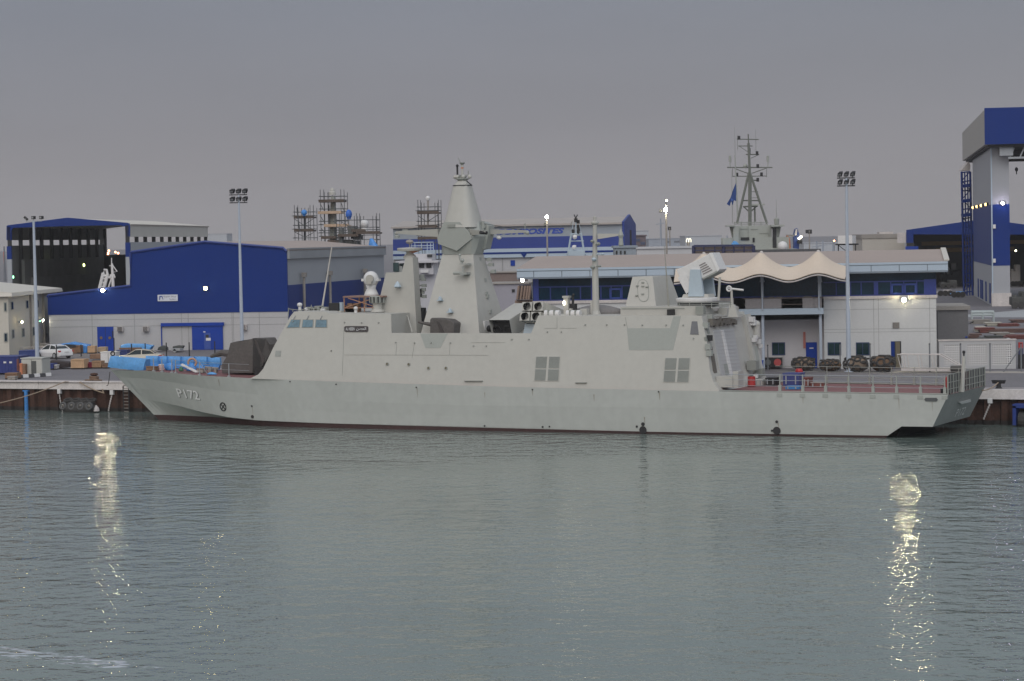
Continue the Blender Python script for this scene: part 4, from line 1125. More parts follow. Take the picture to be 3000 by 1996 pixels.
for y in (-3.4, 1.6):
    b_ = MB(); b_.box(66.2, 66.5, y - .25, y + .25, 3.0, 3.2); b_.tube([(66.35, y, 3.2), (66.35, y, 4.0)], .17, 8); b_.ball((66.35, y, 4.0), .17, 8); b_.build('fire_hydrant', REDP, SHIP)
b_ = MB()
for x, y in ((65.8, -2.2), (66.0, .2), (65.6, 3.0), (66.2, -4.2)):
    b_.tube([(x, y, 3.0), (x, y, 3.35)], .14, 8); b_.tube([(x + .35, y, 3.0), (x + .35, y, 3.35)], .14, 8)
b_.build('mooring_bitts', BLACK, SHIP)
# bow rails
for i, (px, py) in enumerate(((512, 1093), (537, 1094), (576, 1097), (620, 1101), (668, 1104), (735, 1107))):
    p = hull_px(px, py + 1)
    if p is None:
        continue
    q = Vector((p.x, -lerp_tab(B_DECK, p.x) + .15, lerp_tab(SHEER, p.x)))
    b_ = MB(); b_.tube([q, q + Vector((0, 0, 1.05))], .04, 6); b_.box(q.x - .12, q.x + .12, q.y - .08, q.y + .08, q.z - .05, q.z + .08)
    if i == 5:
        b_.tube([q + Vector((0, 0, 1.0)), q + Vector((.5, .3, 0.1))], .035, 5)
    b_.build('bow_stanchion', STEEL, SHIP)
bx = [0.5, 3, 5, 7, 9, 11.6]
b_ = MB()
for h in (.55, 1.03):
    b_.tube([(x, -lerp_tab(B_DECK, x) + .15, lerp_tab(SHEER, x) + h) for x in bx[1:]], .012, 4)
b_.build('bow_wire', STEEL, SHIP)
# covered main gun on the foredeck
gz = lerp_tab(SHEER, 9)
def G(px, py, y): return ony(px, py, y)
near_o = [(650, 1094), (648, 1070), (666, 1040), (674, 1005), (690, 1001), (742, 993), (740, 1094)]
b_ = MB()
na = [G(x, y, -1.7) for x, y in near_o]
for v in na:
    v.z = max(v.z, gz)
fa_ = [Vector((v.x * .94 + 10 * .06, 1.3, v.z)) for v in na]
b_.loft([na, fa_])
ag = [G(742, 993, -1.7), G(780, 991, -.2), G(790, 1010, -.2), G(792, 1035, 0), G(770, 1080, -.2), G(752, 1097, -.8), G(740, 1096, -1.7)]
for v in ag:
    v.z = max(v.z, gz)
b_.loft([ag, [Vector((v.x, 1.25, v.z)) for v in ag]])
gun = b_.build('covered_deck_gun', TARPG, SHIP, bevel=.12)
b_ = MB(); b_.tube([G(700, 1040, -.6), G(650, 1034, -.5), G(618, 1045, -.4)], .38, 8, .12); b_.build('covered_barrel', TARPG, gun)
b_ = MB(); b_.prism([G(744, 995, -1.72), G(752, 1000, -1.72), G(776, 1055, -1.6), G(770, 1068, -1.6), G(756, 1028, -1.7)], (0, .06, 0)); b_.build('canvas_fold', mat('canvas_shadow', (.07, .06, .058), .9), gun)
b_ = MB(); b_.box(10.2, 11.6, -1.7, 1.2, gz - .02, gz + .55); b_.build('gun_ring', BLACK, gun)

# ------------------------------------------------------------------ loose gear on the ship's decks
def tarp_sheet(name, label, near_pts, thick_y, m, cat='tarpaulin', y=-2.0, group=None, wr=.045, zmin=None):
    """draped sheet: closed crumpled slab following an outline on the plane y"""
    nu, nv = 14, 6; rr = random.Random(len(label)); P00, P10, P11, P01 = [ony(a, b, y) for a, b in near_pts]
    def at(u, v):
        p = (P00 * (1 - u) + P10 * u) * (1 - v) + (P01 * (1 - u) + P11 * u) * v
        return p
    fr = []; bk = []
    for j in range(nv + 1):
        for i in range(nu + 1):
            u, v = i / nu, j / nv; p = at(u, v); sag = math.sin(v * math.pi) * .05
            p = p + Vector((0, -sag - rr.uniform(0, wr), rr.uniform(-wr, wr) * .5))
            if zmin is not None:
                p.z = max(p.z, zmin)
            fr.append(p); bk.append(Vector((p.x, y + thick_y * (1 - .4 * (1 - v)), p.z)))
    n = len(fr); w_ = nu + 1; fs = []
    for j in range(nv):
        for i in range(nu):
            a = j * w_ + i; fs.append((a, a + 1, a + w_ + 1, a + w_)); fs.append((n + a, n + a + w_, n + a + w_ + 1, n + a + 1))
    for i in range(nu):
        fs.append((i, n + i, n + i + 1, i + 1)); a = nv * w_ + i; fs.append((a, a + 1, n + a + 1, n + a))
    for j in range(nv):
        a = j * w_; fs.append((a, a + w_, n + a + w_, n + a)); a = j * w_ + nu; fs.append((a, n + a, n + a + w_, a + w_))
    mb = MB(); mb.add(fr + bk, fs); o = mb.build(name, m, smooth=True); o.data.set_sharp_from_angle(angle=R(50)); return tag(o, label, cat, group)


tarp_sheet('bow_tarpaulin', 'large pale blue tarpaulin wrapped over the tip of the bow', [(324, 1044), (428, 1053), (420, 1088), (316, 1076)], 1.0, TARPL, y=-.9)
for i, (x0, x1, y0, y1) in enumerate(((428, 463, 1043, 1066), (465, 489, 1044, 1067), (491, 529, 1044, 1067), (531, 568, 1045, 1068), (569, 606, 1045, 1068), (608, 645, 1047, 1069))):
    t = tarp_sheet('rail_tarpaulin', '', [(x0, y0), (x1, y0 + 1), (x1, y1), (x0, y1 - 1)], .25, TARPL, y=2.0 + i * .25, wr=.04)
    tag(t, ['blue tarpaulin panel on the far bow rail, next to the bow wrapping', 'narrowest blue tarpaulin panel on the far bow rail', 'blue tarpaulin panel on the far bow rail, third from the bow', 'blue tarpaulin panel on the far bow rail above the life ring',
            'blue tarpaulin panel on the far bow rail, second from the gun cover', 'blue tarpaulin panel on the far bow rail nearest the grey gun cover'][i], 'tarpaulin', 'blue tarpaulin panels along the far bow rail')
tarp_sheet('draped_sheet', 'long sagging blue sheet hung under the far bow rail panels', [(428, 1066), (645, 1069), (640, 1084), (430, 1078)], .2, TARPB, y=1.9, wr=.1, zmin=3.8)


def lump(name, label, px0, px1, py0, py1, y, m, cat, group=None, seed=1):
    a = ony(px0, py1, y); b2 = ony(px1, py0, y); z0 = lerp_tab(SHEER, a.x); rr = random.Random(seed)
    cx, hx, hz = (a.x + b2.x) / 2, (b2.x - a.x) / 2, max(b2.z - z0, .15); mb = MB(); n_ = 12; rings = []
    for k in range(6):
        f = k / 5; sc = math.cos(f * math.pi / 2) ** .6 if f < 1 else .03
        rings.append([(cx + hx * sc * math.cos(2 * math.pi * i / n_) * rr.uniform(.8, 1.05), y + .55 * hx * sc * math.sin(2 * math.pi * i / n_) * rr.uniform(.8, 1.1), z0 - .01 + hz * f * rr.uniform(.92, 1.05)) for i in range(n_)])
    mb.loft(rings); return tag(mb.build(name, m, smooth=True), label, cat, group)


lump('tarp_bundle', 'dark blue bundle beside the pink drum on the foredeck', 455, 468, 1073, 1086, -.8, TARPB, 'bundle', 'blue bundles on the foredeck', 2)
lump('tarp_bundle', 'wide crumpled blue bundle left of the green bucket on the foredeck', 484, 512, 1060, 1086, -.4, TARPB, 'bundle', 'blue bundles on the foredeck', 3)
lump('tarp_bundle', 'blue bundle behind the white plank on the foredeck', 546, 574, 1062, 1083, -.3, TARPB, 'bundle', 'blue bundles on the foredeck', 4)
lump('tarp_bundle', 'darker blue bundle right of the white plank top on the foredeck', 575, 602, 1066, 1088, -.6, TARPB, 'bundle', 'blue bundles on the foredeck', 5)
lump('tarp_bundle', 'small flat blue bundle at the deck edge before the gun', 606, 636, 1090, 1101, -2.6, TARPL, 'bundle', 'blue bundles on the foredeck', 6)
lump('bucket', 'green bucket among blue bundles on the foredeck', 523, 538, 1072, 1086, -.9, GREENP, 'bucket', None, 7)
p = ony(473, 1086, -1.0); z0 = lerp_tab(SHEER, p.x)
r_ = thing('drum', 'pinkish white drum among blue bundles on the foredeck', 'drum', (p.x, -1, z0)); b_ = MB(); b_.lathe((p.x, -1, z0), [(.22, 0), (.23, .02), (.23, .42), (.22, .45)], 14); b_.build('body', mat('pink_plastic', (.55, .40, .38), .6), r_)
b_ = MB(); b_.lathe((p.x, -1, z0 + .45), [(.235, 0), (.235, .04), (.1, .06)], 14); b_.build('lid', WHITE, r_)
a = ony(533, 1069, -1.2); b2 = ony(578, 1090, -1.9); a.z = max(a.z, lerp_tab(SHEER, a.x) + .5); b2.z = lerp_tab(SHEER, b2.x) + .05
b_ = MB(); b_.bar(a, b2, .3, .06); b_.bar(a + Vector((0, 0, .07)), b2 + Vector((0, 0, .07)), .04, .08); tag(b_.build('gangplank', WHITE), 'white plank sloping down across the foredeck', 'plank')
a = ony(600, 1076, -1.0); b2 = ony(640, 1080, -.6); b_ = MB(); b_.tube([a, b2], .08, 7); b_.tube([a + Vector((.1, .1, -.15)), b2 + Vector((-.1, .1, -.1))], .07, 7); b_.box(a.x + .3, a.x + .55, -1, -.7, lerp_tab(SHEER, 6), a.z); b_.box(b2.x - .3, b2.x - .1, -.8, -.5, lerp_tab(SHEER, 7), b2.z)
tag(b_.build('pipe_rack', CONCD), 'pale pipes on trestles beside the covered deck gun', 'pipes')
for i, (px0, px1, py, lab) in enumerate(((430, 456, 1078, 'brown wooden crate just behind the bow tarpaulin'), (579, 596, 1091, 'small pale crate at the foot of the white plank'))):
    a = ony(px0, py + 8, -1.6); b2 = ony(px1, py, -1.6); z0 = lerp_tab(SHEER, a.x); r_ = thing('deck_crate', lab, 'crate', ((a.x + b2.x) / 2, -1.4, z0), 'crates on the foredeck')
    b_ = MB(); b_.box(a.x, b2.x, -1.7, -1.2, z0, z0 + .28); b_.build('box', WOODD if i == 0 else CONCD, r_); b_ = MB(); b_.box(a.x - .03, b2.x + .03, -1.73, -1.17, z0 + .28, z0 + .33); b_.build('lid', WOODD, r_)
p = ony(563, 1063, .6); b_ = MB(); b_.ring(p, (.3, -1, 0), .33, .09); lr = tag(b_.build('life_ring', mat('faded_orange', (.5, .3, .2), .7)), 'faded life ring hanging before the blue rail panels', 'life ring')
# quarterdeck gear
def dbox(name, label, cat, px0, px1, py0, py1, y, dy, m, group=None, lid=None, extra=None):
    a = ony(px0, py1, y); b2 = ony(px1, py0, y); z0 = lerp_tab(SHEER, a.x) - .02; h = max(b2.z - z0, .15)
    r_ = thing(name, label, cat, ((a.x + b2.x) / 2, y + dy / 2, z0), group)
    b_ = MB(); b_.box(a.x, b2.x, y, y + dy, z0, z0 + h * .86); b_.build('body', m, r_, bevel=.02)
    b_ = MB(); b_.box(a.x - .03, b2.x + .03, y - .03, y + dy + .03, z0 + h * .86, z0 + h); b_.build('lid', lid or m, r_, bevel=.02)
    b_ = MB()
    for f in (.2, .8):
        x = a.x + (b2.x - a.x) * f; b_.box(x - .04, x + .04, y - .045, y - .005, z0 + h * .15, z0 + h * .8)
    b_.build('corner_strap', STEEL if not extra else extra, r_)
    return r_
p = ony(2202, 1136, .3); z0 = lerp_tab(SHEER, p.x)
r_ = thing('red_drum', 'red drum standing at the foot of the hangar bulkhead', 'drum', (p.x, .3, z0)); b_ = MB(); b_.lathe((p.x, .3, z0), [(.27, 0), (.29, .03), (.28, .3), (.29, .33), (.28, .36), (.28, .66), (.29, .69), (.27, .72)], 16); b_.build('body', REDP, r_); b_ = MB(); b_.lathe((p.x, .3, z0 + .72), [(.2, 0), (.18, .03)], 12); b_.build('cap', BLACK, r_)
dbox('tool_chest', 'dark blue sloping chest on the quarterdeck behind the bright blue sledge', 'chest', 2294, 2340, 1094, 1130, 1.5, 1.3, mat('chest_blue', (.035, .05, .19), .5), lid=mat('chest_blue', (.035, .05, .19), .5))
r_ = dbox('blue_sledge', 'bright blue open tray lying on the quarterdeck in front of the chest', 'tray', 2301, 2339, 1132, 1150, -1.9, .9, mat('sky_blue_plastic', (.04, .22, .52), .4), lid=mat('sky_blue_plastic', (.04, .22, .52), .4))
dbox('fire_pump', 'dull red pump box right of the blue tray on the quarterdeck', 'pump', 2354, 2371, 1106, 1134, .8, .8, REDD)
dbox('hose_box', 'low red and white hose box beside the red pump box', 'hose box', 2374, 2412, 1121, 1135, .6, .7, REDD, lid=CONCD)
dbox('black_winch', 'black capstan unit on the quarterdeck by the hangar corner', 'winch', 2243, 2270, 1107, 1132, 1.8, 1.0, BLACK)
dbox('white_locker', 'white deck locker against the corner column of the hangar', 'locker', 2212, 2232, 1112, 1131, 1.6, .8, NAVY)
p = ony(2346, 1087, 4.4); b_ = MB(); b_.lathe((p.x, 4.0, 3.05), [(.2, 0), (.2, .45), (.28, .6), (.28, 1.0), (.2, 1.15)], 12); tag(b_.build('red_ventilator', REDP), 'red mushroom ventilator at the far deck edge of the quarterdeck', 'ventilator')
dbox('blue_pump', 'bright blue box next to the red mushroom ventilator', 'box', 2333, 2343, 1085, 1104, 3.9, .6, BLUEB)
# scaffold platform on the bridge roof around the tracker
r_ = thing('scaffold_platform', 'reddish brown scaffold platform with orange poles on the bridge roof', 'scaffold', PY(1060, 916, -1.5))
b_ = MB(); a = PY(1004, 868, -2.0); b2 = PY(1121, 868, -2.0); b_.box(a.x, b2.x, -2.0, .6, a.z - .12, a.z); b_.build('planks', mat('primer_plank', (.25, .155, .125), .8, var=.2), r_)
b_ = MB(); zb = PY(1004, 914, -2.0).z
for px in (1006, 1065, 1098):
    for yv in (-1.9, .5):
        q = PY(px, 868, -2.0); b_ = MB(); b_.tube([(q.x, yv, q.z - .1), (q.x, yv, zb)], .05, 6); b_.build('pole', mat('primed_pole', (.36, .19, .12), .7), r_)
b_ = MB()
b_.tube([PY(1020, 874, -1.95), PY(1092, 897, -1.95)], .04, 5); b_.tube([PY(1090, 876, -1.95), PY(1010, 902, -1.95)], .04, 5); b_.tube([PY(1004, 903, -1.95), PY(1096, 902, -1.95)], .035, 5); b_.build('bracing', mat('primed_pole', (.36, .19, .12), .7), r_)
b_ = MB(); rr = random.Random(9)
for k in range(7):
    q = PY(1010 + k * 6, 904, -1.5); b_.box(q.x - .2, q.x + .2, -1.7, -1.2, q.z - .3, q.z + rr.uniform(.05, .45))
b_.build('stacked_gear', WOODD, r_)
# ------------------------------------------------------------------ buildings
def wall_lamp(parent, pos, m=LAMPY, r=.17, out=Vector((0, -1, 0)), power=0, col=(1, .8, .5), name='wall_lamp'):
    out = out.normalized(); sidev = Vector((-out.y, out.x, 0)); up = Vector((0, 0, 1))
    b = MB(); c = Vector(pos)
    P = lambda a, o, h: c + sidev * a + out * o + up * h
    b.hexa([P(-r * 1.2, -.05, -r), P(r * 1.2, -.05, -r), P(r * 1.2, .3, -r), P(-r * 1.2, .3, -r), P(-r * 1.2, -.05, r), P(r * 1.2, -.05, r), P(r * 1.2, .22, r * 1.1), P(-r * 1.2, .22, r * 1.1)])
    b.hexa([P(-r * 1.3, 0, r * 1.15), P(r * 1.3, 0, r * 1.15), P(r * 1.3, .62, r * 1.0), P(-r * 1.3, .62, r * 1.0), P(-r * 1.3, 0, r * 1.3), P(r * 1.3, 0, r * 1.3), P(r * 1.3, .62, r * 1.15), P(-r * 1.3, .62, r * 1.15)])
    lo = b.build(name, STEEL, parent)
    b = MB(); b.tube([P(0, .31, -.02), P(0, .325, -.025)], r, 14); b.build('bulb', m, lo)
    if power:
        l = bpy.data.lights.new('added_pool_light', 'POINT'); l.energy = power; l.color = col; l.shadow_soft_size = .15  # unseen light added below the fitting to make the pool on the wall
        o = bpy.data.objects.new('added_pool_light', l); COL.objects.link(o); o.parent = lo; o.location = P(0, .55, -1.1) - WORLD[lo]
    return lo


def fpanel(fr, name, m, rect, d0, d1, parent, bevel=0.0):
    u0, u1, z0, z1 = rect; b = MB(fr); b.box(u0, u1, d0, d1, z0, z1); return b.build(name, m, parent, bevel=bevel)


def split_ac(fr, rect, parent):
    u0, u1, z0, z1 = rect; o = fpanel(fr, 'air_conditioner', CONC, rect, -.45, .0, parent)
    b = MB(fr)
    for k in range(5):
        z = z0 + (z1 - z0) * (k + .5) / 5; b.box(u0 + .06, u1 - .06, -.47, -.45, z - .03, z + .03)
    b.build('grille', BLACK, o); return o


# --- big blue repair shed on the left
sP = gnd(140, 1030); SF = Frame(sP, R(15.0))
shed = thing('repair_shed', 'large blue and white shipyard workshop shed with stepped gable behind the bow', 'workshop', (sP.x, sP.y, ZQ))
F = lambda x, y: SF.px(x, y)
LEN = 46.0
gab = [F(140, 921), F(140, 872), F(143, 866), F(383, 838), F(383, 742), F(386, 739), F(601, 709), F(830, 727), F(840, 737), F(841, 914)]
uL, uR = F(140, 900)[0], F(841, 800)[0]; uS = F(383, 800)[0]; zM = F(500, 918)[1]
gab[0] = (uL, zM); gab[-1] = (uR, zM)
b = MB(SF); b.add([(u, -.06, z) for u, z in gab] + [(u, .25, z) for u, z in gab], [list(range(10)), list(range(10, 20))] + [(i, (i + 1) % 10, 10 + (i + 1) % 10, 10 + i) for i in range(10)])
b.build('blue_gable', BLUE, shed)
b = MB(SF); tr = gab[1:9]                      # rolled edge trim
b.tube([(u, -.10, z + .02) for u, z in tr], .16, 6); b.build('verge_trim', mat('blue_trim', (.022, .045, .21), .35), shed)
b = MB(SF); b.box(uL + .1, uR - .02, 0, .3, ZQ - .1, zM); fw = b.build('front_wall', WALLW, shed)
b = MB(SF)
for z in (F(300, 957)[1], F(300, 937)[1]):
    b.box(uL + .1, uR, -.012, 0, z - .03, z + .03)
for px in (270, 394, 532, 552, 680, 684, 760):
    u = F(px, 950)[0]; b.box(u - .035, u + .035, -.012, 0, ZQ, zM)
b.build('wall_joints', LINE, shed)
# sides, roofs
zE = F(838, 733)[1]; zR = gab[6][1]; uRd = gab[6][0]; zSt = gab[4][1]; zLo = gab[2][1]; zLoR = gab[3][1]
zB0 = F(841, 836)[1]
b = MB(SF); b.box(uR - .25, uR, .25, LEN, zB0, zE - .25); b.build('grey_side_wall', WALLG, shed)
b = MB(SF); b.box(uR - .22, uR + .03, .25, LEN, ZQ, zB0); b.build('blue_side_wall', BLUE, shed)
b = MB(SF); zg = F(841, 757)[1]; b.box(uR, uR + .30, .1, LEN, zg, zg + 1.12); b.box(uR, uR + .34, .1, LEN, zg - .06, zg); b.build('eaves_fascia', mat('gutter_grey', (.27, .285, .30), .5), shed)
b = MB(SF)
b.hexa([(uRd, .1, zR - .12), (uR + .3, .1, zE - .1), (uR + .3, LEN, zE - .1), (uRd, LEN, zR - .12), (uRd, .1, zR), (uR + .3, .1, zE + .05), (uR + .3, LEN, zE + .05), (uRd, LEN, zR)])
b.hexa([(uS, .1, zSt - .12), (uRd, .1, zR - .12), (uRd, LEN, zR - .12), (uS, LEN, zSt - .12), (uS, .1, zSt), (uRd, .1, zR), (uRd, LEN, zR), (uS, LEN, zSt)])
b.hexa([(uL, .1, zLo - .12), (uS, .1, zLoR - .12), (uS, LEN, zLoR - .12), (uL, LEN, zLo - .12), (uL, .1, zLo), (uS, .1, zLoR), (uS, LEN, zLoR), (uL, LEN, zLo)])
b.build('roof', ROOFT, shed)
b = MB(SF); b.box(uS - .1, uS + .1, .25, LEN, zLoR, zSt - .1); b.box(uL, uL + .2, .25, LEN, ZQ, zLo - .1); b.build('left_side_wall', BLUE, shed)
b = MB(SF); b.add([(uL, LEN, ZQ), (uR, LEN, ZQ), (uR, LEN, zE - .1), (uRd, LEN, zR - .1), (uS, LEN, zSt - .1), (uS, LEN, zLoR - .1), (uL, LEN, zLo - .1)], [list(range(7))]); b.build('back_wall', WALLG, shed)
for dpos, in ((5.5,), (17.0,), (34.0,)):
    b = MB(SF); b.tube([(uR + .4, dpos, ZQ), (uR + .4, dpos, zB0 + .8)], .16, 6); b.box(uR + .2, uR + .7, dpos - .3, dpos + .3, zB0 + .8, zB0 + 1.3); b.build('downpipe', CONCD, shed)
# doors
r = SF.rect(285, 958, 334, 1028); dr = fpanel(SF, 'double_door', BLUEB, (r[0], r[1], ZQ, r[3]), -.06, 0, shed)
um = (r[0] + r[1]) / 2
for px in (297, 322):
    u, z = F(px, 990); b = MB(SF); b.tube([(u, -.10, z), (u, -.05, z)], .16, 12); b.build('porthole', mat('door_brass', (.20, .13, .05), .5), dr)
b = MB(SF); b.box(um - .02, um + .02, -.075, -.06, ZQ, r[3]); b.box(r[1] - .12, r[1] - .02, -.10, -.06, ZQ + 1.4, ZQ + 2.2); b.build('door_gap', BLACK, dr)
u0, u1, z0, z1 = SF.rect(563, 949, 655, 1032); bd = fpanel(SF, 'sliding_door', BLUEB, (u0, u1, ZQ, z1), -.16, -.05, shed)
r = SF.rect(599, 976, 619, 1027); fpanel(SF, 'wicket_door', mat('wicket_blue', (.035, .08, .33), .5), (r[0], r[1], ZQ + .05, r[3]), -.19, -.16, bd)
r = SF.rect(604, 981, 613, 990); fpanel(SF, 'warning_sign', BLACK, r, -.22, -.19, bd)
r = SF.rect(605, 990, 619, 998); fpanel(SF, 'notice', WHITE, r, -.22, -.19, bd)
r = SF.rect(597, 971, 603, 974); fpanel(SF, 'door_label', WHITE, r, -.18, -.16, bd)
r = SF.rect(473, 947, 657, 954); fpanel(SF, 'door_rail', BLUEB, r, -.30, -.02, shed)
r = SF.rect(472, 953, 476, 1015); fpanel(SF, 'door_post', BLUEB, (r[0], r[1], ZQ, r[3]), -.12, 0, shed)
r = SF.rect(789, 1008, 803, 1016); fpanel(SF, 'blue_beam', BLUEB, r, -.2, 0, shed)
for x0, y0, x1, y1 in ((346, 958, 363, 971), (421, 957, 438, 971), (712, 951, 725, 967)):
    split_ac(SF, SF.rect(x0, y0, x1, y1), shed)
# sign board
r = SF.rect(463, 864, 522, 882); sg = fpanel(SF, 'sign_board', mat('sign_white', (.62, .64, .70), .5), r, -.18, -.08, shed)
w_, h_ = r[1] - r[0], r[3] - r[2]
b = MB(SF); put_text(b, 'Repair Shop', r[0] + w_ * .30, r[0] + w_ * .93, r[2] + h_ * .52, r[2] + h_ * .84, -.19, .15); put_text(b, 'Facilities', r[0] + w_ * .60, r[0] + w_ * .90, r[2] + h_ * .16, r[2] + h_ * .42, -.19); b.build('lettering', mat('sign_ink', (.16, .17, .22), .6), sg)
b = MB(SF); b.poly([(r[0] + w_ * a, -.19, r[2] + h_ * c) for a, c in ((.07, .2), (.12, .2), (.14, .6), (.2, .68), (.26, .25), (.29, .25), (.24, .82), (.09, .82))]); b.build('logo', mat('sign_blue', (.05, .09, .30), .6), sg)
OUT = -SF.N
u, z = F(304, 851); wall_lamp(shed, SF((u, -.1, z)), LAMPB, .17, OUT, 0, (1, .80, .45), 'flood_lamp')
u, z = F(605, 845); wall_lamp(shed, SF((u, -.1, z)), LAMPC, .19, OUT, 0, (1, .80, .45), 'flood_lamp')

# --- cream office block at the far left, long side receding
cP = ptD(28, 1045, 262); CF = Frame((cP.x, cP.y), YAW + R(88.0))    # u runs away from the camera
cb = thing('cream_block', 'cream two storey block with small windows at the left edge', 'building', (cP.x, cP.y, ZQ))
zt = ptD(28, 862, 262).z; uEnd = 24.0
b = MB(CF); b.box(0, uEnd, 0, 22, ZQ, zt); b.build('wall', WALLC, cb)
b = MB(CF); b.hexa([(-.6, -.6, zt - .25), (uEnd + .3, -.6, zt - .25), (uEnd + .3, 23, zt - .25), (-.6, 23, zt - .25), (-.5, -.5, zt + .15), (uEnd + .3, -.5, zt + .15), (uEnd, 12, zt + 1.6), (-.5, 12, zt + 1.6)]); b.build('roof', ROOFP, cb)
for x0, y0, x1, y1 in ((31, 884, 38, 908), (75, 880, 82, 904), (108, 878, 112, 902), (34, 966, 41, 991), (63, 962, 71, 987), (95, 958, 102, 983), (134, 955, 139, 978)):
    r = CF.rect(x0, y0, x1, y1); w = fpanel(CF, 'window', NAVYD, r, -.06, .05, cb); fpanel(CF, 'pane', GLASS, (r[0] + .12, r[1] - .12, r[2] + .08, r[3] - .08), -.09, -.06, w)
for px in (87, 125):
    r = CF.rect(px - 2, 862, px + 2, 1000); fpanel(CF, 'downpipe', CONCD, (r[0], r[1], ZQ, zt - .25), -.25, 0, cb)
F2 = Frame((cP.x, cP.y), YAW + R(-2.0))
for x0, y0, x1, y1 in ((12, 886, 20, 913), (12, 975, 23, 1002)):
    q0 = F2.px(x0, y1); q1 = F2.px(x1, y0); b = MB(F2); b.box(q0[0], q1[0], -.08, .05, q0[1], q1[1]); w = b.build('window', NAVYD, cb); b = MB(F2); b.box(q0[0] + .1, q1[0] - .1, -.11, -.08, q0[1] + .1, q1[1] - .1); b.build('pane', GLASS, w)
for px, py, m in ((51, 944, LAMPY), (113, 939, LAMPW), (104, 941, LAMPG)):
    u, z = CF.px(px, py); wall_lamp(cb, CF((u, -.2, z)), m, .14 if px != 104 else .08, -CF.N, 0, (1, .9, .45))

# --- open sided dry dock hall far left
hD = 400.0; hP = ptD(19, 900, hD)
hR = ptD(380, 900, hD * .997)
HFm = Frame((hP.x, hP.y), math.atan2(hR.y - hP.y, hR.x - hP.x))
hall = thing('open_hall', 'tall open blue gabled boat hall with clerestory slots at far left', 'hall', (hP.x, hP.y, ZQ))
q = HFm.px; HL = 70.0
band = [q(19, 662), q(24, 660), q(197, 638), q(372, 653), q(380, 656), q(380, 693), q(368, 693), q(366, 664), q(352, 660), q(190, 663), q(38, 668), q(33, 676), q(33, 704), q(19, 704)]
b = MB(HFm); nn = len(band); b.add([(u, 0, z) for u, z in band] + [(u, .5, z) for u, z in band], [list(range(nn)), list(range(nn, 2 * nn))] + [(i, (i + 1) % nn, nn + (i + 1) % nn, nn + i) for i in range(nn)])
b.build('blue_gable', BLUE, hall)
uA, uB = q(19, 700)[0], q(380, 700)[0]; uR_, zR_ = q(197, 640); zE_ = q(380, 657)[1]; zEl = q(19, 662)[1]
b = MB(HFm)
b.hexa([(uR_, .1, zR_ - .3), (uB, .1, zE_ - .3), (uB, HL, zE_ - .3), (uR_, HL, zR_ - .3), (uR_, .1, zR_), (uB + .3, .1, zE_), (uB + .3, HL, zE_), (uR_, HL, zR_)])
b.hexa([(uA, .1, zEl - .3), (uR_, .1, zR_ - .3), (uR_, HL, zR_ - .3), (uA, HL, zEl - .3), (uA, .1, zEl), (uR_, .1, zR_), (uR_, HL, zR_), (uA, HL, zEl)])
b.build('roof', [ROOFP], hall)
zs1, zs0 = q(380, 694)[1], q(380, 710)[1]; zl1, zl0 = q(33, 704)[1], q(33, 720)[1]
RG = mat('ribbed_grey', (.54, .52, .47), .6, var=.06)
b = MB(HFm); b.box(uB - .2, uB, .5, HL, zs1, zE_ - .3); b.build('upper_side_wall', RG, hall)
b = MB(HFm); b.box(uB - .2, uB, .5, HL, ZQ, zs0); b.build('lower_side_wall', WALLG, hall)
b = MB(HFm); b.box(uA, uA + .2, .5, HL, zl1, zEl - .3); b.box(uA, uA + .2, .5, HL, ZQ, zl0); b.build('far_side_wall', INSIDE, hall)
for k in range(11):
    d = .3 + (HL - .6) * k / 10
    b = MB(HFm); b.box(uB - .7, uB - .15, d - .3, d + .3, ZQ, zE_ - .2); b.build('column', DARK, hall)
    b = MB(HFm); b.box(uA + .15, uA + .7, d - .3, d + .3, ZQ, zEl - .2); b.build('column', DARK, hall)
b = MB(HFm); zf = q(366, 753)[1]
b.box(uB - .75, uB + .02, -.05, .5, zf, q(366, 711)[1]); b.build('blue_leg', BLUE, hall); b = MB(HFm); b.box(uA, uA + .75, -.05, .5, q(30, 760)[1], q(30, 722)[1]); b.build('blue_leg', BLUE, hall)
b = MB(HFm); b.box(uB - .75, uB + .02, -.05, .5, ZQ, zf - .01); b.build('grey_leg', WALLG, hall); b = MB(HFm); b.box(uA, uA + .75, -.05, .5, ZQ, q(30, 760)[1] - .01); b.build('grey_leg', WALLG, hall)
bb = HFm.px(292, 672, HL); bc = HFm.px(366, 746, HL)
b = MB(HFm); zbt = max(zR_, zEl)
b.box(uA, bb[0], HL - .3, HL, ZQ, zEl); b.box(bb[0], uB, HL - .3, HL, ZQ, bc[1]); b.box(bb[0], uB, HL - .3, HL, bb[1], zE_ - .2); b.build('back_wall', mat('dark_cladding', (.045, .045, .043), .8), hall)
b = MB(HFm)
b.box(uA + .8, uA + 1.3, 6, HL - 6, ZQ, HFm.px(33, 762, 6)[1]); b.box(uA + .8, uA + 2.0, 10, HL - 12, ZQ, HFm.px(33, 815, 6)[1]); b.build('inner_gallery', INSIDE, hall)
for px, py, m, d in ((93, 784, LAMPS, 14), (146, 780, LAMPS, 26), (245, 777, LAMPS, 48), (37, 812, LAMPG, 1.5)):
    u, z = HFm.px(px, py, d); b = MB(HFm); b.box(u - .1, u + .1, d, d + .5, z - .1, z + .35); lo = b.build('hall_lamp', BLACK, hall); b = MB(HFm); b.ball((u, d - .15, z), .26, 10); b.build('bulb', m, lo)

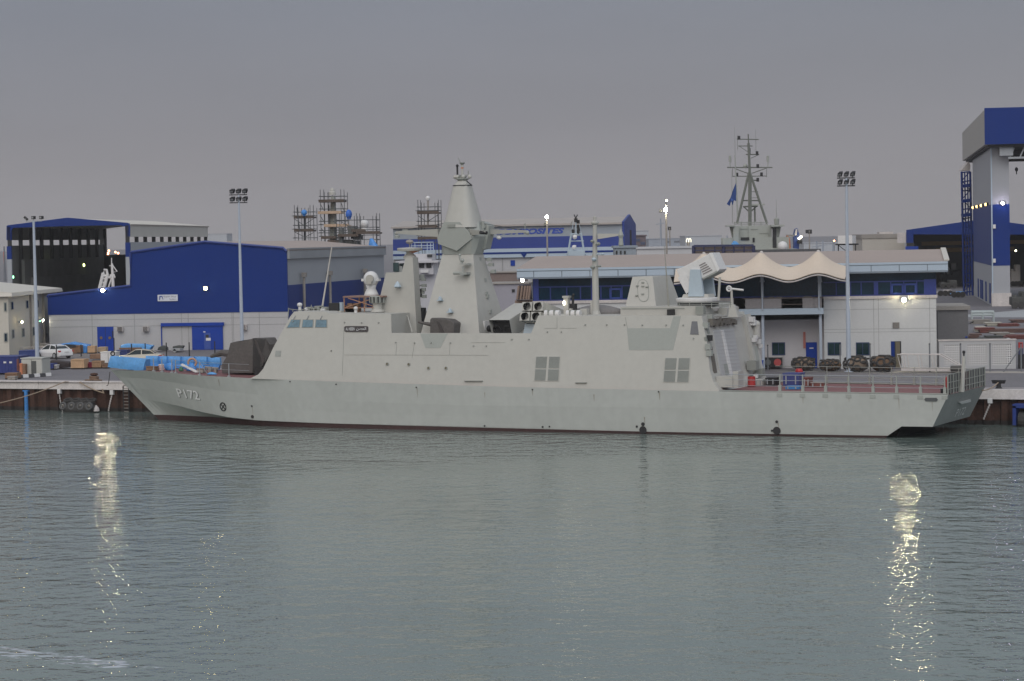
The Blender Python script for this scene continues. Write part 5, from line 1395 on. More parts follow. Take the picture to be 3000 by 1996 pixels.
# --- composites factory
kD = 345.0; kP = ptD(1157, 930, kD); kR = ptD(1825, 930, kD * .987)
KF = Frame((kP.x, kP.y), math.atan2(kR.y - kP.y, kR.x - kP.x)); q = KF.px
kb = thing('lettered_factory', 'long grey and blue factory with large slanted blue lettering behind the main mast', 'factory', (kP.x, kP.y, ZQ))
uA, uB = 0, q(1823, 700)[0]; zT = (q(1157, 668)[1] + q(1823, 657)[1]) / 2; zM2 = (q(1157, 700)[1] + q(1823, 691)[1]) / 2; zL = (q(1157, 735)[1] + q(1823, 722)[1]) / 2
b = MB(KF); b.box(uA, uB, 0, .3, zM2, zT); b.build('grey_wall', mat('composite_grey', (.30, .335, .375), .5, var=.05), kb)
b = MB(KF); b.box(uA - .05, uB, -.05, .3, zL, zM2); b.build('blue_band', mat('composite_blue', (.02, .045, .24), .5), kb)
b = MB(KF); b.box(uA, uB + 1, -.4, .3, zL - 1.25, zL - .02); b.build('pale_canopy', FASC, kb)
b = MB(KF); b.box(uA, uB + 1, -.45, -.4, zL - .75, zL - .5); b.build('blue_stripe', BLUE, kb)
b = MB(KF); b.box(uA, uB, 0, .3, ZQ, zL - 1.25); b.build('lower_wall', WALLW, kb)
u1_, z1_ = q(1185, 650); u2_, z2_ = q(1840, 642); zrg = (z1_ + z2_) / 2
b = MB(KF); b.hexa([(uA - .2, -.5, zT - .05), (uB, -.5, zT - .05), (uB, 9, zrg), (uA - .2, 9, zrg), (uA - .2, -.5, zT + .2), (uB, -.5, zT + .2), (uB, 9, zrg + .3), (uA - .2, 9, zrg + .3)]); b.hexa([(uA - .2, 18, zT), (uB, 18, zT), (uB, 9, zrg), (uA - .2, 9, zrg), (uA - .2, 18, zT + .2), (uB, 18, zT + .2), (uB, 9, zrg + .3), (uA - .2, 9, zrg + .3)])
b.build('roof', mat('composite_roof', (.40, .36, .33), .6), kb)
g0 = Vector((uB, 0, 0)); dx = (KF.px(1857, 700, 0)[0] - uB)
pent = [(uB + .02, -.1, ZQ), (uB + .02, 18, ZQ), (uB + .02, 18, zT), (uB + .02, 9, zrg + .6), (uB + .02, -.1, zT + .3)]
b = MB(KF); b.prism(pent, (.3, 0, 0)); b.build('blue_end_gable', mat('composite_blue', (.02, .045, .24), .5), kb)
b = MB(KF); b.box(uB + .3, uB + .36, 8, 10.5, ZQ, q(1841, 674)[1]); b.build('dark_slot', DARK, kb)
b = MB(KF); ua, za = q(1452, 688.5); ub, zb = q(1653, 667.5); put_text(b, 'COMPOSITES', ua, ub, za, zb, -.06, .25, .05); b.build('lettering', mat('letter_blue', (.03, .075, .40), .5), kb)
for px in (1472, 1555):
    u, z = q(px, 760); b = MB(KF); b.box(u - .06, u + .06, -.05, 0, ZQ, zL - 1.3); b.build('wall_joint', LINE, kb)
r = KF.rect(1496, 763, 1509, 779); fpanel(KF, 'window', BLUEB, r, -.1, 0, kb)
u, z = q(1536, 745); b = MB(KF); b.add([(u - .5, -.5, z + .2), (u + .5, -.5, z + .2), (u, -.5, z - .5), (u - .5, 0, z + .2), (u + .5, 0, z + .2), (u, 0, z - .5)], [(0, 1, 2), (3, 4, 5), (0, 1, 4, 3), (1, 2, 5, 4), (2, 0, 3, 5)]); b.build('rain_hopper', BLUE, kb)

# --- office building on the quay with the blue window band
oP = gnd(2745, 1078); od_ = R(25.5 - 8.0)
OF = Frame((oP.x, oP.y), od_); q = OF.px
ob = thing('quay_office', 'long white quayside office with blue window band and tan roof', 'office building', (oP.x - 15, oP.y - 4, ZQ))
uL = q(1560, 850)[0]; uE = 0.0; uEl = q(1519, 800)[0]; uEr = q(2776, 790)[0]
zEt = (q(1519, 783)[1] + q(2776, 770)[1]) / 2; zEb = (q(1519, 813)[1] + q(2776, 802)[1]) / 2; zSi = (q(1560, 879)[1] + q(2745, 868)[1]) / 2
zF0 = (q(1519, 791)[1] + q(2776, 779)[1]) / 2; zF1 = (q(1519, 808)[1] + q(2776, 797)[1]) / 2
uV0, uV1 = q(2150, 900)[0], q(2413, 900)[0]         # the recessed bay with balcony
DB = 18.0
b = MB(OF); b.box(uL, uV0, 0, .3, ZQ, zSi); b.box(uV1, uE, 0, .3, ZQ, zSi); b.box(uE - .3, uE, .3, DB, ZQ, zEb); b.box(uL, uL + .3, .3, DB, ZQ, zEb); b.box(uL, uE, DB - .3, DB, ZQ, zEb); b.build('wall', WALLO, ob)
b = MB(OF); b.box(uV0, uV1, 2.2, 2.5, ZQ, zSi - 2.0); b.box(uV1, uV1 + .02, .3, 2.2, ZQ, zSi); b.build('recess_wall', mat('recess_grey', (.54, .52, .53), .7, var=.06), ob)
b = MB(OF); b.box(uL, uV0, -.12, .3, zSi - .25, zSi); b.box(uV1, uE + .1, -.12, .3, zSi - .25, zSi); b.build('sill_band', CONC, ob)
b = MB(OF)
for px in (2560, 2574, 2724, 2480):
    u = q(px, 950)[0]; b.box(u - .02, u + .02, -.008, 0, ZQ, zSi - .25)
for py in (963, 972, 905):
    z = q(2640, py)[1]; b.box(uV1, uE, -.008, 0, z - .015, z + .015)
b.build('wall_joints', LINE, ob)
# window band
b = MB(OF); b.box(uL, uE, .12, .25, zSi, zEb); wb = b.build('window_band', GLASS, ob)
FR = mat('window_blue', (.018, .035, .20), .4)
b = MB(OF); b.box(uE - 1.0, uE + .02, .0, .2, zSi, zEb - .6); b.build('corner_panel', FR, wb)
zt_ = zSi + (zEb - zSi) * .62
for px0, px1 in ((1562, 1578), (1731, 1743), (2560, 2573)):
    u0, u1 = q(px0, 850)[0], q(px1, 850)[0]; b = MB(OF); b.box(u0, u1, .03, .2, zSi, zEb if px0 < 2000 else zt_); b.build('blue_panel', FR, wb)
bars = [1612, 1660, 1700, 1760, 1790, 1822, 1850, 1900, 1950, 2450, 2492, 2523, 2610, 2648, 2686, 2724]
b = MB(OF)
for px in bars:
    u = q(px, 850)[0]; b.box(u - .05, u + .05, .05, .15, zSi, zt_)
b.box(uL, uV0, .06, .15, zt_ - .05, zt_ + .05); b.box(uV1, uE, .06, .15, zt_ - .05, zt_ + .05); b.box(uL, uE, .05, .16, zSi, zSi + .1)
b.build('mullions', FR, wb)
b = MB(OF)
for x0, x1 in ((2612, 2646), (2650, 2684), (1785, 1820)):
    u0, u1 = q(x0, 850)[0], q(x1, 850)[0]
    for a, c, e, f in ((u0, u1, zt_ - .35, zt_ - .2), (u0, u1, zSi + .08, zSi + .22), (u0, u0 + .12, zSi + .08, zt_ - .2), (u1 - .12, u1, zSi + .08, zt_ - .2)):
        b.box(a, c, .03, .12, e, f)
b.build('opening_lights', mat('window_blue_light', (.02, .05, .24), .4), wb)
# eaves fascia and roof
b = MB(OF); b.box(uEl, uEr, -1.05, -.9, zF1, zF0); b.hexa([(uEl, -.95, zEb), (uEr, -.95, zEb), (uEr, -.8, zEb), (uEl, -.8, zEb), (uEl, -1.05, zF1 - .01), (uEr, -1.05, zF1 - .01), (uEr, -.9, zF1 - .01), (uEl, -.9, zF1 - .01)]); b.box(uEl, uEr, -1.1, -.9, zF0 + .05, zEt)
b.box(uEr - .1, uEr, -.9, DB + 1, zF1, zEt); b.box(uEl, uEl + .1, -.9, DB + 1, zF1, zEt); fa = b.build('eaves_fascia', FASC, ob)
b = MB(OF)
for px in range(1568, 2776, 82):
    u = q(px, 795)[0]; b.box(u - .03, u + .03, -1.065, -1.05, zF1, zF0)
b.box(uEl, uEr, -1.03, -.9, zF0, zF0 + .05); b.build('fascia_joints', mat('joint_blue_grey', (.13, .16, .19), .6), fa)
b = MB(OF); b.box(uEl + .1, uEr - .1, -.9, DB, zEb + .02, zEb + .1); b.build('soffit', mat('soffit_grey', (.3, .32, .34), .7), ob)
dR = 10.5; l_ = OF.px(1570, 747, dR); r_2 = OF.px(2763, 735, dR); zRg = (l_[1] + r_2[1]) / 2
b = MB(OF)
b.hexa([(uEl, -1.0, zEt - .1), (uEr, -1.0, zEt - .1), (r_2[0], dR, zRg - .1), (l_[0], dR, zRg - .1), (uEl, -1.0, zEt + .04), (uEr, -1.0, zEt + .04), (r_2[0], dR, zRg), (l_[0], dR, zRg)])
b.hexa([(l_[0], dR, zRg - .1), (r_2[0], dR, zRg - .1), (uEr, DB + 1, zEt - .1), (uEl, DB + 1, zEt - .1), (l_[0], dR, zRg), (r_2[0], dR, zRg), (uEr, DB + 1, zEt), (uEl, DB + 1, zEt)])
b.add([(uEr, -1, zEt), (uEr, DB + 1, zEt), (r_2[0], dR, zRg), (uEl, -1, zEt), (uEl, DB + 1, zEt), (l_[0], dR, zRg)], [(0, 1, 2), (3, 4, 5)])
b.build('roof', ROOFT, ob)
b = MB(OF); b.bar((uEr - .1, -1.0, zEt + .12), (r_2[0], dR, zRg + .08), .45, .12); b.build('hip_cap', ROOFP, ob)
# balcony
zb0 = q(2300, 921)[1]; zb1 = q(2300, 909)[1]
b = MB(OF); b.box(uV0 - 1.5, uV1, -1.2, 2.2, zb0, zb1); b.box(uV0 - 1.5, uV1, -1.15, -1.05, zb1, zb1 + .18); bal = b.build('balcony_slab', FASC, ob)
z2 = q(2300, 874)[1]
for x0, x1 in ((2185, 2290), (2352, 2385), (2386, 2408)):
    u0, u1 = q(x0, 890)[0], q(x1, 890)[0]; b = MB(OF); b.box(u0, u1, -1.1, -1.0, zb1 + .2, z2); b.build('balcony_panel', mat('parapet_grey', (.27, .255, .26), .7, var=.15), bal)
b = MB(OF); u0, u1 = q(2180, 890)[0], q(2413, 890)[0]; b.tube([(u0, -1.0, z2 + .03), (u1, -1.0, z2 + .03)], .05, 6); b.tube([(u0, -1.0, (zb1 + z2) / 2), (u1, -1.0, (zb1 + z2) / 2)], .035, 6); b.build('balcony_rail', mat('rail_brown', (.16, .13, .12), .6), bal)
b = MB(OF)
for x0, x1 in ((2253, 2268), (2355, 2378), (2276, 2292)):
    u0, u1 = q(x0, 880)[0], q(x1, 880)[0]; b.box(u0, u1, -.8, -.3, zb1, z2 + .15); b.box(u0 - .15, u1 + .15, -.85, -.3, z2 - .5, z2 - .44)
b.build('balcony_furniture', mat('furniture_grey', (.16, .155, .15), .7), bal)
for px in (2236, 2404):
    u = q(px, 960)[0]; zt2 = q(px, 806)[1]; b = MB(OF); b.tube([(u, -.7, ZQ), (u, -.7, zb0)], .13, 8); b.tube([(u, -.7, zb1), (u, -.7, zt2)], .12, 8); b.lathe((u, -.7, zt2 - .6), [(.2, 0), (.15, .3), (.13, .6)], 8); b.build('column', POLEM, ob)
# ground floor windows, doors
for x0, x1, d in ((2205, 2219, 2.2), (2262, 2300, 2.2), (2425, 2464, 0), (2508, 2547, 0)):
    u0, z0 = OF.px(x0, 1041.5, d); u1, z1 = OF.px(x1, 1003, d); w = fpanel(OF, 'window', mat('win_frame_dark', (.02, .04, .11), .4), (u0, u1, z0, z1), d - .05, d + .02, ob)
    for a, c in ((u0 + .07, (u0 + u1) / 2 - .03), ((u0 + u1) / 2 + .03, u1 - .07)):
        fpanel(OF, 'pane', mat('green_black_glass', (.012, .035, .04), .1, var=.5, scale=.8), (a, c, z0 + .08, z1 - .08), d - .07, d - .05, w)
u0, z0 = OF.px(2362, 1078, 2.2); u1, z1 = OF.px(2393, 1003, 2.2); dr = fpanel(OF, 'blue_door', BLUEB, (u0, u1, ZQ, z1), 2.1, 2.2, ob)
b = MB(OF); b.box(u0 + .3, u0 + .65, 2.06, 2.1, z1 - .55, z1 - .45); b.build('door_label', WHITE, dr)
b = MB(OF); b.box(u0 - .22, u0 - .02, 2.05, 2.2, z1 - .5, z1 + .9); b.build('red_alarm', mat('faded_red', (.45, .16, .13), .6), ob)
u0, z0 = q(2611, 1075); u1, z1 = q(2640, 1000); dr = fpanel(OF, 'doorway', DARK, (u0, u1, ZQ, z1), -.02, .05, ob)
b = MB(OF); b.box(u0 + .38, u1 - .1, -.05, -.02, ZQ, z1 - .05); b.build('door_leaf', mat('olive_door', (.14, .12, .08), .6), dr)
b = MB(OF); b.box(u0, u0 + .3, -.04, -.02, ZQ, z1); b.build('blue_jamb', BLUE, dr)
r = OF.rect(2615, 945, 2635, 962); v = fpanel(OF, 'wall_vent', GREYB, r, -.06, 0, ob)
b = MB(OF)
for k in range(5):
    z = r[2] + (r[3] - r[2]) * (k + .5) / 5; b.box(r[0] + .04, r[1] - .04, -.09, -.06, z - .025, z + .025)
b.build('vent_slats', CONCD, v)
u, z = q(2648, 878); wall_lamp(ob, OF((u, -.1, z)), LAMPB, .17, -OF.N, 2, (1, .93, .70), 'flood_lamp')
u, z = q(1533, 820); wall_lamp(ob, OF((u, -.3, z)), LAMPW, .14, -OF.N, 0, (1, .9, .7), 'flood_lamp')
u0, z0 = q(2195, 1075); u1, z1 = q(2218, 1050)
AW2 = OF.px(2237, 1080, 1.6); a1 = OF.px(2293, 1046, 1.6)
ac = fpanel(OF, 'condenser_unit', CONC, (AW2[0], a1[0], ZQ + .25, a1[1]), 1.2, 2.1, ob)
for px, m in ((2250, BLACK), (2278, BLACK)):
    u, z = OF.px(px, 1062, 1.2); b = MB(OF); b.box(u - .42, u + .42, 1.17, 1.2, z - .42, z + .42); fo = b.build('fan_grille', m, ac)
    b = MB(OF); b.tube([(u, 1.17, z), (u, 1.14, z)], .32 if px > 2260 else .26, 12); b.build('fan', mat('fan_red', (.40, .06, .06), .6) if px > 2260 else mat('fan_grey', (.12, .13, .13), .6), fo)

# --- three peaked canvas canopy
cv = thing('tensile_canopy', 'tan canvas canopy with three peaks over the office balcony', 'canopy', OF((q(2236, 900)[0], -1.5, ZQ)))
uc = [q(px, 800, -1.2)[0] for px in (2063, 2232, 2398)]; mod = (uc[2] - uc[0]) / 2; u_lo = uc[0] - mod * .5; u_hi = q(2479, 800, -1.2)[0]
zpk = q(2232, 739, -1.2)[1]; zva = OF.px(2146, 785, -1.2)[1]; zfl = OF.px(2146, 824, -3.6)[1]; zfh = OF.px(2232, 803, -3.6)[1]
nu, nv = 72, 26; top = []
for j in range(nv + 1):
    v = j / nv; d = -3.7 + 4.6 * v
    for i in range(nu + 1):
        u = u_lo + (u_hi - u_lo) * i / nu
        ph = (u - uc[0]) / mod; fr_ = abs(ph - round(ph)) * 2 if -.5 <= ph <= 2.5 else 1.0
        fr_ = abs(ph - min(max(round(ph), 0), 2)) * 2
        cen = uc[0] + mod * min(max(round(ph), 0), 2)
        r_ = math.hypot((u - cen) / (mod * .5), (d + 1.2) / 2.55)
        edge = zfl + (zfh - zfl) * (.5 + .5 * math.cos(math.pi * min(fr_, 1))) if fr_ < 1 else zfl
        ridge = zva
        base = edge + (ridge - edge) * (1 - abs(d + 1.2) / 2.55)
        base = max(base, edge)
        pk = (zpk - zva) * (max(0, 1 - r_) ** 1.9) * 1.0
        pk += (zpk - zva) * .12 * max(0, 1 - r_)
        top.append((u, d, base + min(pk, zpk - base)))
b = MB(OF); n = len(top); w_ = nu + 1
fs = [(j * w_ + i, j * w_ + i + 1, (j + 1) * w_ + i + 1, (j + 1) * w_ + i) for j in range(nv) for i in range(nu)]
b.add(top + [(x, y, z - .05) for x, y, z in top], fs + [tuple(n + k for k in f[::-1]) for f in fs])
b.build('canvas', TENT, cv, smooth=True)
b = MB(OF); pts = [(u_lo + (u_hi - u_lo) * i / nu, -3.75, top[i][2] - .18) for i in range(nu + 1)]; b.tube(pts, .06, 6); b.build('edge_tube', CONC, cv)
for k, c_ in enumerate(uc):
    b = MB(OF); b.lathe((c_, -1.2, zpk - .14), [(.2, -.1), (.16, .1), (.12, .2), (.02, .25)], 12); b.build('peak_cap', CONC, cv)
    b = MB(OF); b.tube([(c_, -1.2, zpk - .2), (c_, -1.2, zb1 + .02)], .07, 8); b.build('mast_post', POLEM, cv)
b = MB(OF); b.tube([(u_hi, -3.7, top[nu][2]), (u_hi + .1, -1.2, q(2485, 790, -1.2)[1]), (u_hi, .9, top[-1][2])], .09, 6); b.build('end_frame', BLACK, cv)
# ------------------------------------------------------------------ further buildings and structures at right
# giant covered crane hall: its leg and head
gD = 372.0
gP = ptD(2888, 700, gD); gQ = ptD(2823, 700, gD * 1.225)
GU = Vector((gP.x - gQ.x, gP.y - gQ.y, 0)); LG = GU.length
GF = Frame((gP.x, gP.y), math.atan2(GU.y, GU.x) + R(90))           # u to the right along the blue face, d going back
GF = Frame((gP.x, gP.y), math.atan2(-GU.y, -GU.x) - R(90))
q = GF.px
gt = thing('shiplift_tower', 'giant blue and grey crane tower with overhanging head at the right edge', 'tower', (gP.x, gP.y, ZQ))
zt = q(2888, 317)[1]; zb = q(2890, 424)[1]; uX = 60.0
b = MB(GF); b.box(0, uX, -.3, 0, zb, zt); b.build('blue_face', BLUE, gt)
b = MB(GF); b.box(-.02, uX, 0, LG, zb, zt - .3); b.build('head', mat('head_grey', (.40, .385, .355), .6, var=.05, streak=.3), gt)
b = MB(GF); b.box(.5, uX, .3, LG - 2, zb - .4, zb - .02); b.build('soffit', DARK, gt)
cP = GF.px(2908, 880, 3.0); u0 = cP[0]; u1 = GF.px(2960, 880, 3.0)[0]
zc = [GF.px(2915, y, 3.0)[1] for y in (440, 599, 779)]
dB = LG * .80
b = MB(GF); b.box(u0, u1, 3, dB, zc[1], zb - .3); b.build('upper_leg', mat('leg_grey', (.35, .36, .385), .55, var=.05), gt)
b = MB(GF); b.box(u0 - .03, u1 + .03, 2.97, dB, zc[2], zc[1]); b.build('blue_leg', BLUE, gt)
b = MB(GF); b.box(u0, u1, 3, dB, ZQ, zc[2]); b.build('lower_leg', mat('leg_grey', (.35, .36, .385), .55, var=.05), gt)
b = MB(GF); b.box(u0 - .1, u1 + .15, 2.6, 6, ZQ, ZQ + 2.0); b.build('plinth', CONC, gt)
b = MB(GF); b.box(u0 - .06, u0 + .12, 2.9, 3.1, ZQ, zb - .3); b.build('corner_trim', FASC, gt)
b = MB(GF); b.box(u1 + .02, uX, 16, 18, GF.px(2980, 472, 16)[1], GF.px(2980, 440, 16)[1]); b.build('crane_girder', mat('girder_brown', (.05, .042, .035), .7), gt)
b = MB(GF); b.box(u0 + 1.2, u0 + 3.2, 1.0, 2.9, zb - 1.7, zb - .4); b.box(u1 - .2, uX, 1.2, 1.6, zb - 2.2, zb - 1.9)
for k in range(9):
    b.bar((u1 + k * 1.5, 1.4, zb - 2.1), (u1 + k * 1.5 + .75, 1.4, zb - .5), .2, .2)
b.build('crane_bogie', STEEL, gt)
hk = GF.px(2978, 495, 10); b = MB(GF); b.tube([(hk[0], 10, hk[1] + 2), (hk[0], 10, GF.px(2978, 440, 10)[1])], .05, 5); b.ball((hk[0], 10, hk[1] - .1), .26, 8, sz=1.4); b.tube([(hk[0], 10, hk[1] - .4), (hk[0], 10, hk[1] - .85)], .09, 6); b.build('crane_hook', BLACK, gt)
for k, (px, py) in enumerate(((2856, 611), (2867, 608), (2879, 604), (2892, 600))):
    d = 3 + (dB - 3) * (.86 - .24 * k); u = u0; z = GF.px(2908, 599, 3)[1]
    b = MB(GF); b.box(u - .35, u - .02, d - .25, d + .25, z - .1, z + .4); lo = b.build('bulkhead_lamp', BLACK, gt); b = MB(GF); b.ball((u - .4, d, z + .1), .25, 8); b.build('bulb', glow('amber_lamp', (1, .68, .22), 3), lo)
u, z = GF.px(2937, 596, 2.9); b = MB(GF); b.box(u - .3, u + .3, 2.7, 3, z - .3, z + .3); lo = b.build('bulkhead_lamp', BLACK, gt); b = MB(GF); b.ball((u, 2.5, z), .24, 10); b.build('bulb', LAMPV, lo)
for px, py in ((2913, 664), (2913, 764)):
    u, z = GF.px(px, py, 2.9); b = MB(GF); b.box(u - .2, u + .2, 2.7, 3, z - .3, z + .3); b.build('small_fitting', WHITE, gt)
for px0, px1, py0, py1, d in ((2852, 2856, 833, 866, .72), (2861, 2866, 835, 880, .58), (2868, 2878, 840, 884, .5), (2888, 2893, 843, 888, .3), (2901, 2906, 846, 900, .1)):
    dd = 3 + (dB - 3) * d; w = 1.2 if px1 - px0 < 6 else 2.4; b = MB(GF); b.box(u0 - .12, u0, dd - w, dd + w, ZQ + .3, ZQ + 3.4); b.build('blue_side_door', BLUE, gt)
# stair lattice on its left
lt = thing('lattice_stair', 'blue lattice stair tower standing against the left of the crane tower', 'stair tower', ptD(2830, 900, 440))
b = MB(); D = 442
for px in (2817, 2826, 2834, 2842):
    b.tube([ptD(px + 8, 905, D), ptD(px, 503, D)], .13 if 2817 < px < 2842 else .22, 5)
ys = [503 + 27 * k for k in range(15)]
for i, y in enumerate(ys):
    b.tube([ptD(2817 + (y - 503) * .02, y + 3, D), ptD(2842 + (y - 503) * .02, y, D)], .12, 5)
    if i < 14:
        x0, x1 = (2817, 2842) if i % 2 else (2842, 2817); b.tube([ptD(x0 + (y - 503) * .02, y, D), ptD(x1 + (y - 476) * .02, y + 27, D)], .09, 5)
b.build('lattice', BLUE, lt)
b = MB(); p = [ptD(*t, D) for t in ((2816, 500), (2838, 474), (2843, 484), (2842, 500))]; b.prism(p, HF * 3); b.build('head_cabin', CONC, lt)
b = MB()
for y in (546, 590, 632):
    a = ptD(2818, y, D - 1); b2 = ptD(2842, y - 3, D - 1); b = MB(); b.bar(a, b2, 1.5, .6); b.build('landing', BLUE, lt)
# blue workshop with dark mouth behind the tower
wD = 500.0; wP = ptD(2655, 800, wD); wR = ptD(3080, 800, wD * .99); WF = Frame((wP.x, wP.y), math.atan2(wR.y - wP.y, wR.x - wP.x)); q = WF.px
ws = thing('blue_workshop', 'wide blue gabled workshop with dark open mouth behind the crane tower', 'workshop', (wP.x, wP.y, ZQ))
gb = [q(2655, 674), q(2880, 642), q(3080, 668), q(3080, 690), q(3062, 688), q(2676, 687), q(2676, 712), q(2655, 712)]
nn = len(gb); b = MB(WF); b.add([(u, 0, z) for u, z in gb] + [(u, .6, z) for u, z in gb], [list(range(nn)), list(range(nn, 2 * nn))] + [(i, (i + 1) % nn, nn + (i + 1) % nn, nn + i) for i in range(nn)]); b.build('blue_gable', BLUE, ws)
b = MB(WF); r_ = q(2880, 643); e0 = q(2655, 675); e1 = q(3080, 669); b.add([(e0[0], .1, e0[1]), (r_[0], .1, r_[1]), (e1[0], .1, e1[1]), (e0[0], 40, e0[1]), (r_[0], 40, r_[1]), (e1[0], 40, e1[1])], [(0, 1, 4, 3), (1, 2, 5, 4)]); b.build('roof', ROOFP, ws)
b = MB(WF); b.box(e0[0], e0[0] + .3, .6, 40, ZQ, e0[1]); b.box(e1[0] - .3, e1[0], .6, 40, ZQ, e1[1]); b.box(e0[0], e1[0], 39.5, 40, ZQ, e0[1]); b.build('wall', mat('dark_cladding', (.045, .045, .043), .8), ws)
b = MB(WF); b.box(e0[0], e0[0] + 1.6, -.1, .7, ZQ, q(2660, 712)[1]); b.build('leg', DARK, ws); b = MB(WF); b.box(e1[0] - 1.6, e1[0], -.1, .7, ZQ, q(3070, 690)[1]); b.build('leg', DARK, ws)
b = MB(WF); u0, z0 = q(2700, 706, 20); u1, z1 = q(2830, 701, 20); b.box(u0, u1 + 20, 20, 21, z0 - 1, z0 - .2); b.box(u0 + 3, u1 + 10, 22, 23, z0 - 2.5, z0 - 1.6); b.build('crane_beam', mat('crane_yellow', (.30, .17, .03), .6), ws)
b = MB(WF); u, z = q(2652, 690); b.box(u - 1.6, u + .1, -.5, 3, q(2645, 712)[1], q(2645, 682)[1]); b.build('grey_hood', CONC, ws)
b = MB(WF); u0, z0 = q(2653, 740, -4); u1, z1 = q(2690, 722, -4); b.box(u0, u1, -4, -1, ZQ, z1); b.build('blue_plant', BLUEB, ws)
u, z = q(2976, 735, 5); b = MB(WF); b.ball((u, 5, z), .2, 8); lo = b.build('inner_lamp', SOFTL, ws)
# pale flat roofed building beside it
def flat_block(name, label, cat, px0, px1, pyt, D, depth, m, ang=-2.0, pyb=None, cornice=None, group=None, wins=(), tm=None):
    p = ptD(px0, pyt, D); fr = Frame((p.x, p.y), YAW + R(ang)); u1 = fr.px(px1, pyt)[0]; zt = (fr.px(px0, pyt)[1] + fr.px(px1, pyt)[1]) / 2
    t = thing(name, label, cat, fr((u1 / 2, depth / 2, ZQ)), group)
    b = MB(fr); b.box(0, u1, 0, depth, ZQ, zt); b.build('wall', m, t)
    b = MB(fr); c = cornice or .35; b.box(-.2, u1 + .2, -.2, depth + .2, zt - .02, zt + c); b.build('parapet', tm or CONCD, t)
    for (x0, y0, x1, y1, mm) in wins:
        r = fr.rect(x0, y0, x1, y1); b = MB(fr); b.box(r[0], r[1], -.1, .02, r[2], r[3]); b.build('window', mm, t)
    return t, fr


t, fr = flat_block('pale_block', 'pale cream flat roofed block left of the blue workshop', 'building', 2526, 2650, 698, 540, 20, mat('pale_cream', (.46, .43, .385), .7, var=.05), cornice=.9)
b = MB(fr); r = fr.rect(2575, 684, 2616, 694, 6); b.box(r[0] + .5, r[1] - .5, 6, 9, r[2] - 1, r[2] + .3); b.box(r[0], r[1], 5.5, 9.5, r[3] - .2, r[3] + .3); b.build('roof_shelter', CONC, t)
flat_block('grey_block', 'plain dark grey block beside the right end of the office', 'building', 2747, 2836, 908, 226, 9, GREYB, ang=-6, wins=((2828, 986, 2834, 990, BLUEB),))
# breeze block yard wall
bw = thing('breeze_block_wall', 'white perforated breeze block wall to the right of the office', 'wall', gnd(2860, 1085))
bP = gnd(2752, 1084); bR = gnd(2976, 1081); BF = Frame((bP.x, bP.y), math.atan2(bR.y - bP.y, bR.x - bP.x)); q = BF.px
zt = (q(2752, 1000)[1] + q(2976, 997)[1]) / 2; uE = q(2976, 1040)[0]
WB = mat('block_white', (.43, .43, .435), .75, var=.06)
bays = [(2766, 2813), (2833, 2892), (2905, 2964)]; zl = q(2850, 1070)[1]; zh = q(2850, 1009)[1]
b = MB(BF); cur = 0
for x0, x1 in bays:
    u0, u1 = q(x0, 1040)[0], q(x1, 1040)[0]; b.box(cur, u0, 0, .25, ZQ, zt); b.box(u0, u1, 0, .25, ZQ, zl); b.box(u0, u1, 0, .25, zh, zt); cur = u1
b.box(cur, uE, 0, .25, ZQ, zt); b.box(uE - .25, uE, .25, 6, ZQ, zt - .05); b.build('wall', WB, bw); b = MB(BF); b.box(0, uE, 5.8, 6, ZQ, zt - .05); b.box(.1, uE - .3, .3, 5.8, ZQ, ZQ + .02); b.build('inner_court', GREYB, bw)
b = MB(BF); b.box(-.05, uE + .05, -.06, .3, zt, zt + .12); b.build('capping', CONC, bw)
for x0, x1 in bays:
    u0, u1 = q(x0, 1040)[0], q(x1, 1040)[0]; b = MB(BF); nr = 9; nc = 9; ph = (zh - zl) / nr; pw = (u1 - u0) / nc
    for k in range(nr + 1):
        z = zl + ph * k; b.box(u0, u1, .03, .22, z - ph * .2, z + ph * .2)
    for k in range(nc + 1):
        u = u0 + pw * k; b.box(u - pw * .2, u + pw * .2, .035, .215, zl, zh)
    b.build('perforated_panel', WHITE, bw)
b = MB(BF); u = uE + .25; b.box(u, u + .6, .3, .8, ZQ, ZQ + 1.2); b.build('black_cabinet', BLACK, bw)
b = MB(BF); b.box(u, u + .35, .2, .5, q(2985, 1020)[1], q(2985, 1004)[1]); b.build('red_box', REDP, bw)
b = MB(BF); b.box(u, u + .35, .2, .5, q(2985, 1040)[1], q(2985, 1021)[1]); b.build('navy_box', mat('navy', (.03, .035, .09), .6), bw)
# low grey and brown buildings between the masts
flat_block('grey_store', 'long low grey store with vents behind the launchers', 'building', 1420, 1545, 832, 262, 9, mat('store_grey', (.31, .30, .34), .7, var=.05), ang=-8, cornice=.1, wins=((1500, 848, 1508, 856, BLACK), (1440, 848, 1444, 856, BLACK)))
t, fr = flat_block('brown_store', 'low brown roofed store behind the launchers', 'building', 1436, 1520, 799, 290, 8, BROWNB, ang=-8, cornice=.1)
b = MB(); pz = [ptD(*p, 236) for p in ((1512, 879), (1520, 838), (1556, 834), (1560, 878))]
for v in pz[:1] + pz[3:]:
    v.z = v.z
b.prism(pz, HF * 3); t = thing('scrap_stack', 'dark stack of brown steel sections at the left end of the office', 'stack', gnd(1530, 1050)); b.build('sections', mat('stack_dark', (.04, .032, .035), .8), t)
b = MB()
for k, px in enumerate((1518, 1528, 1537, 1545, 1552)):
    b.tube([ptD(px - 3, 878, 235.5), ptD(px + 2, 838, 235.5)], .12, 5)
a = ptD(1536, 880, 236.5); b.box(a.x - 1, a.x + 1, a.y, a.y + 1, ZQ, a.z); b.build('upright', mat('tan_bar', (.28, .2, .16), .8), t)
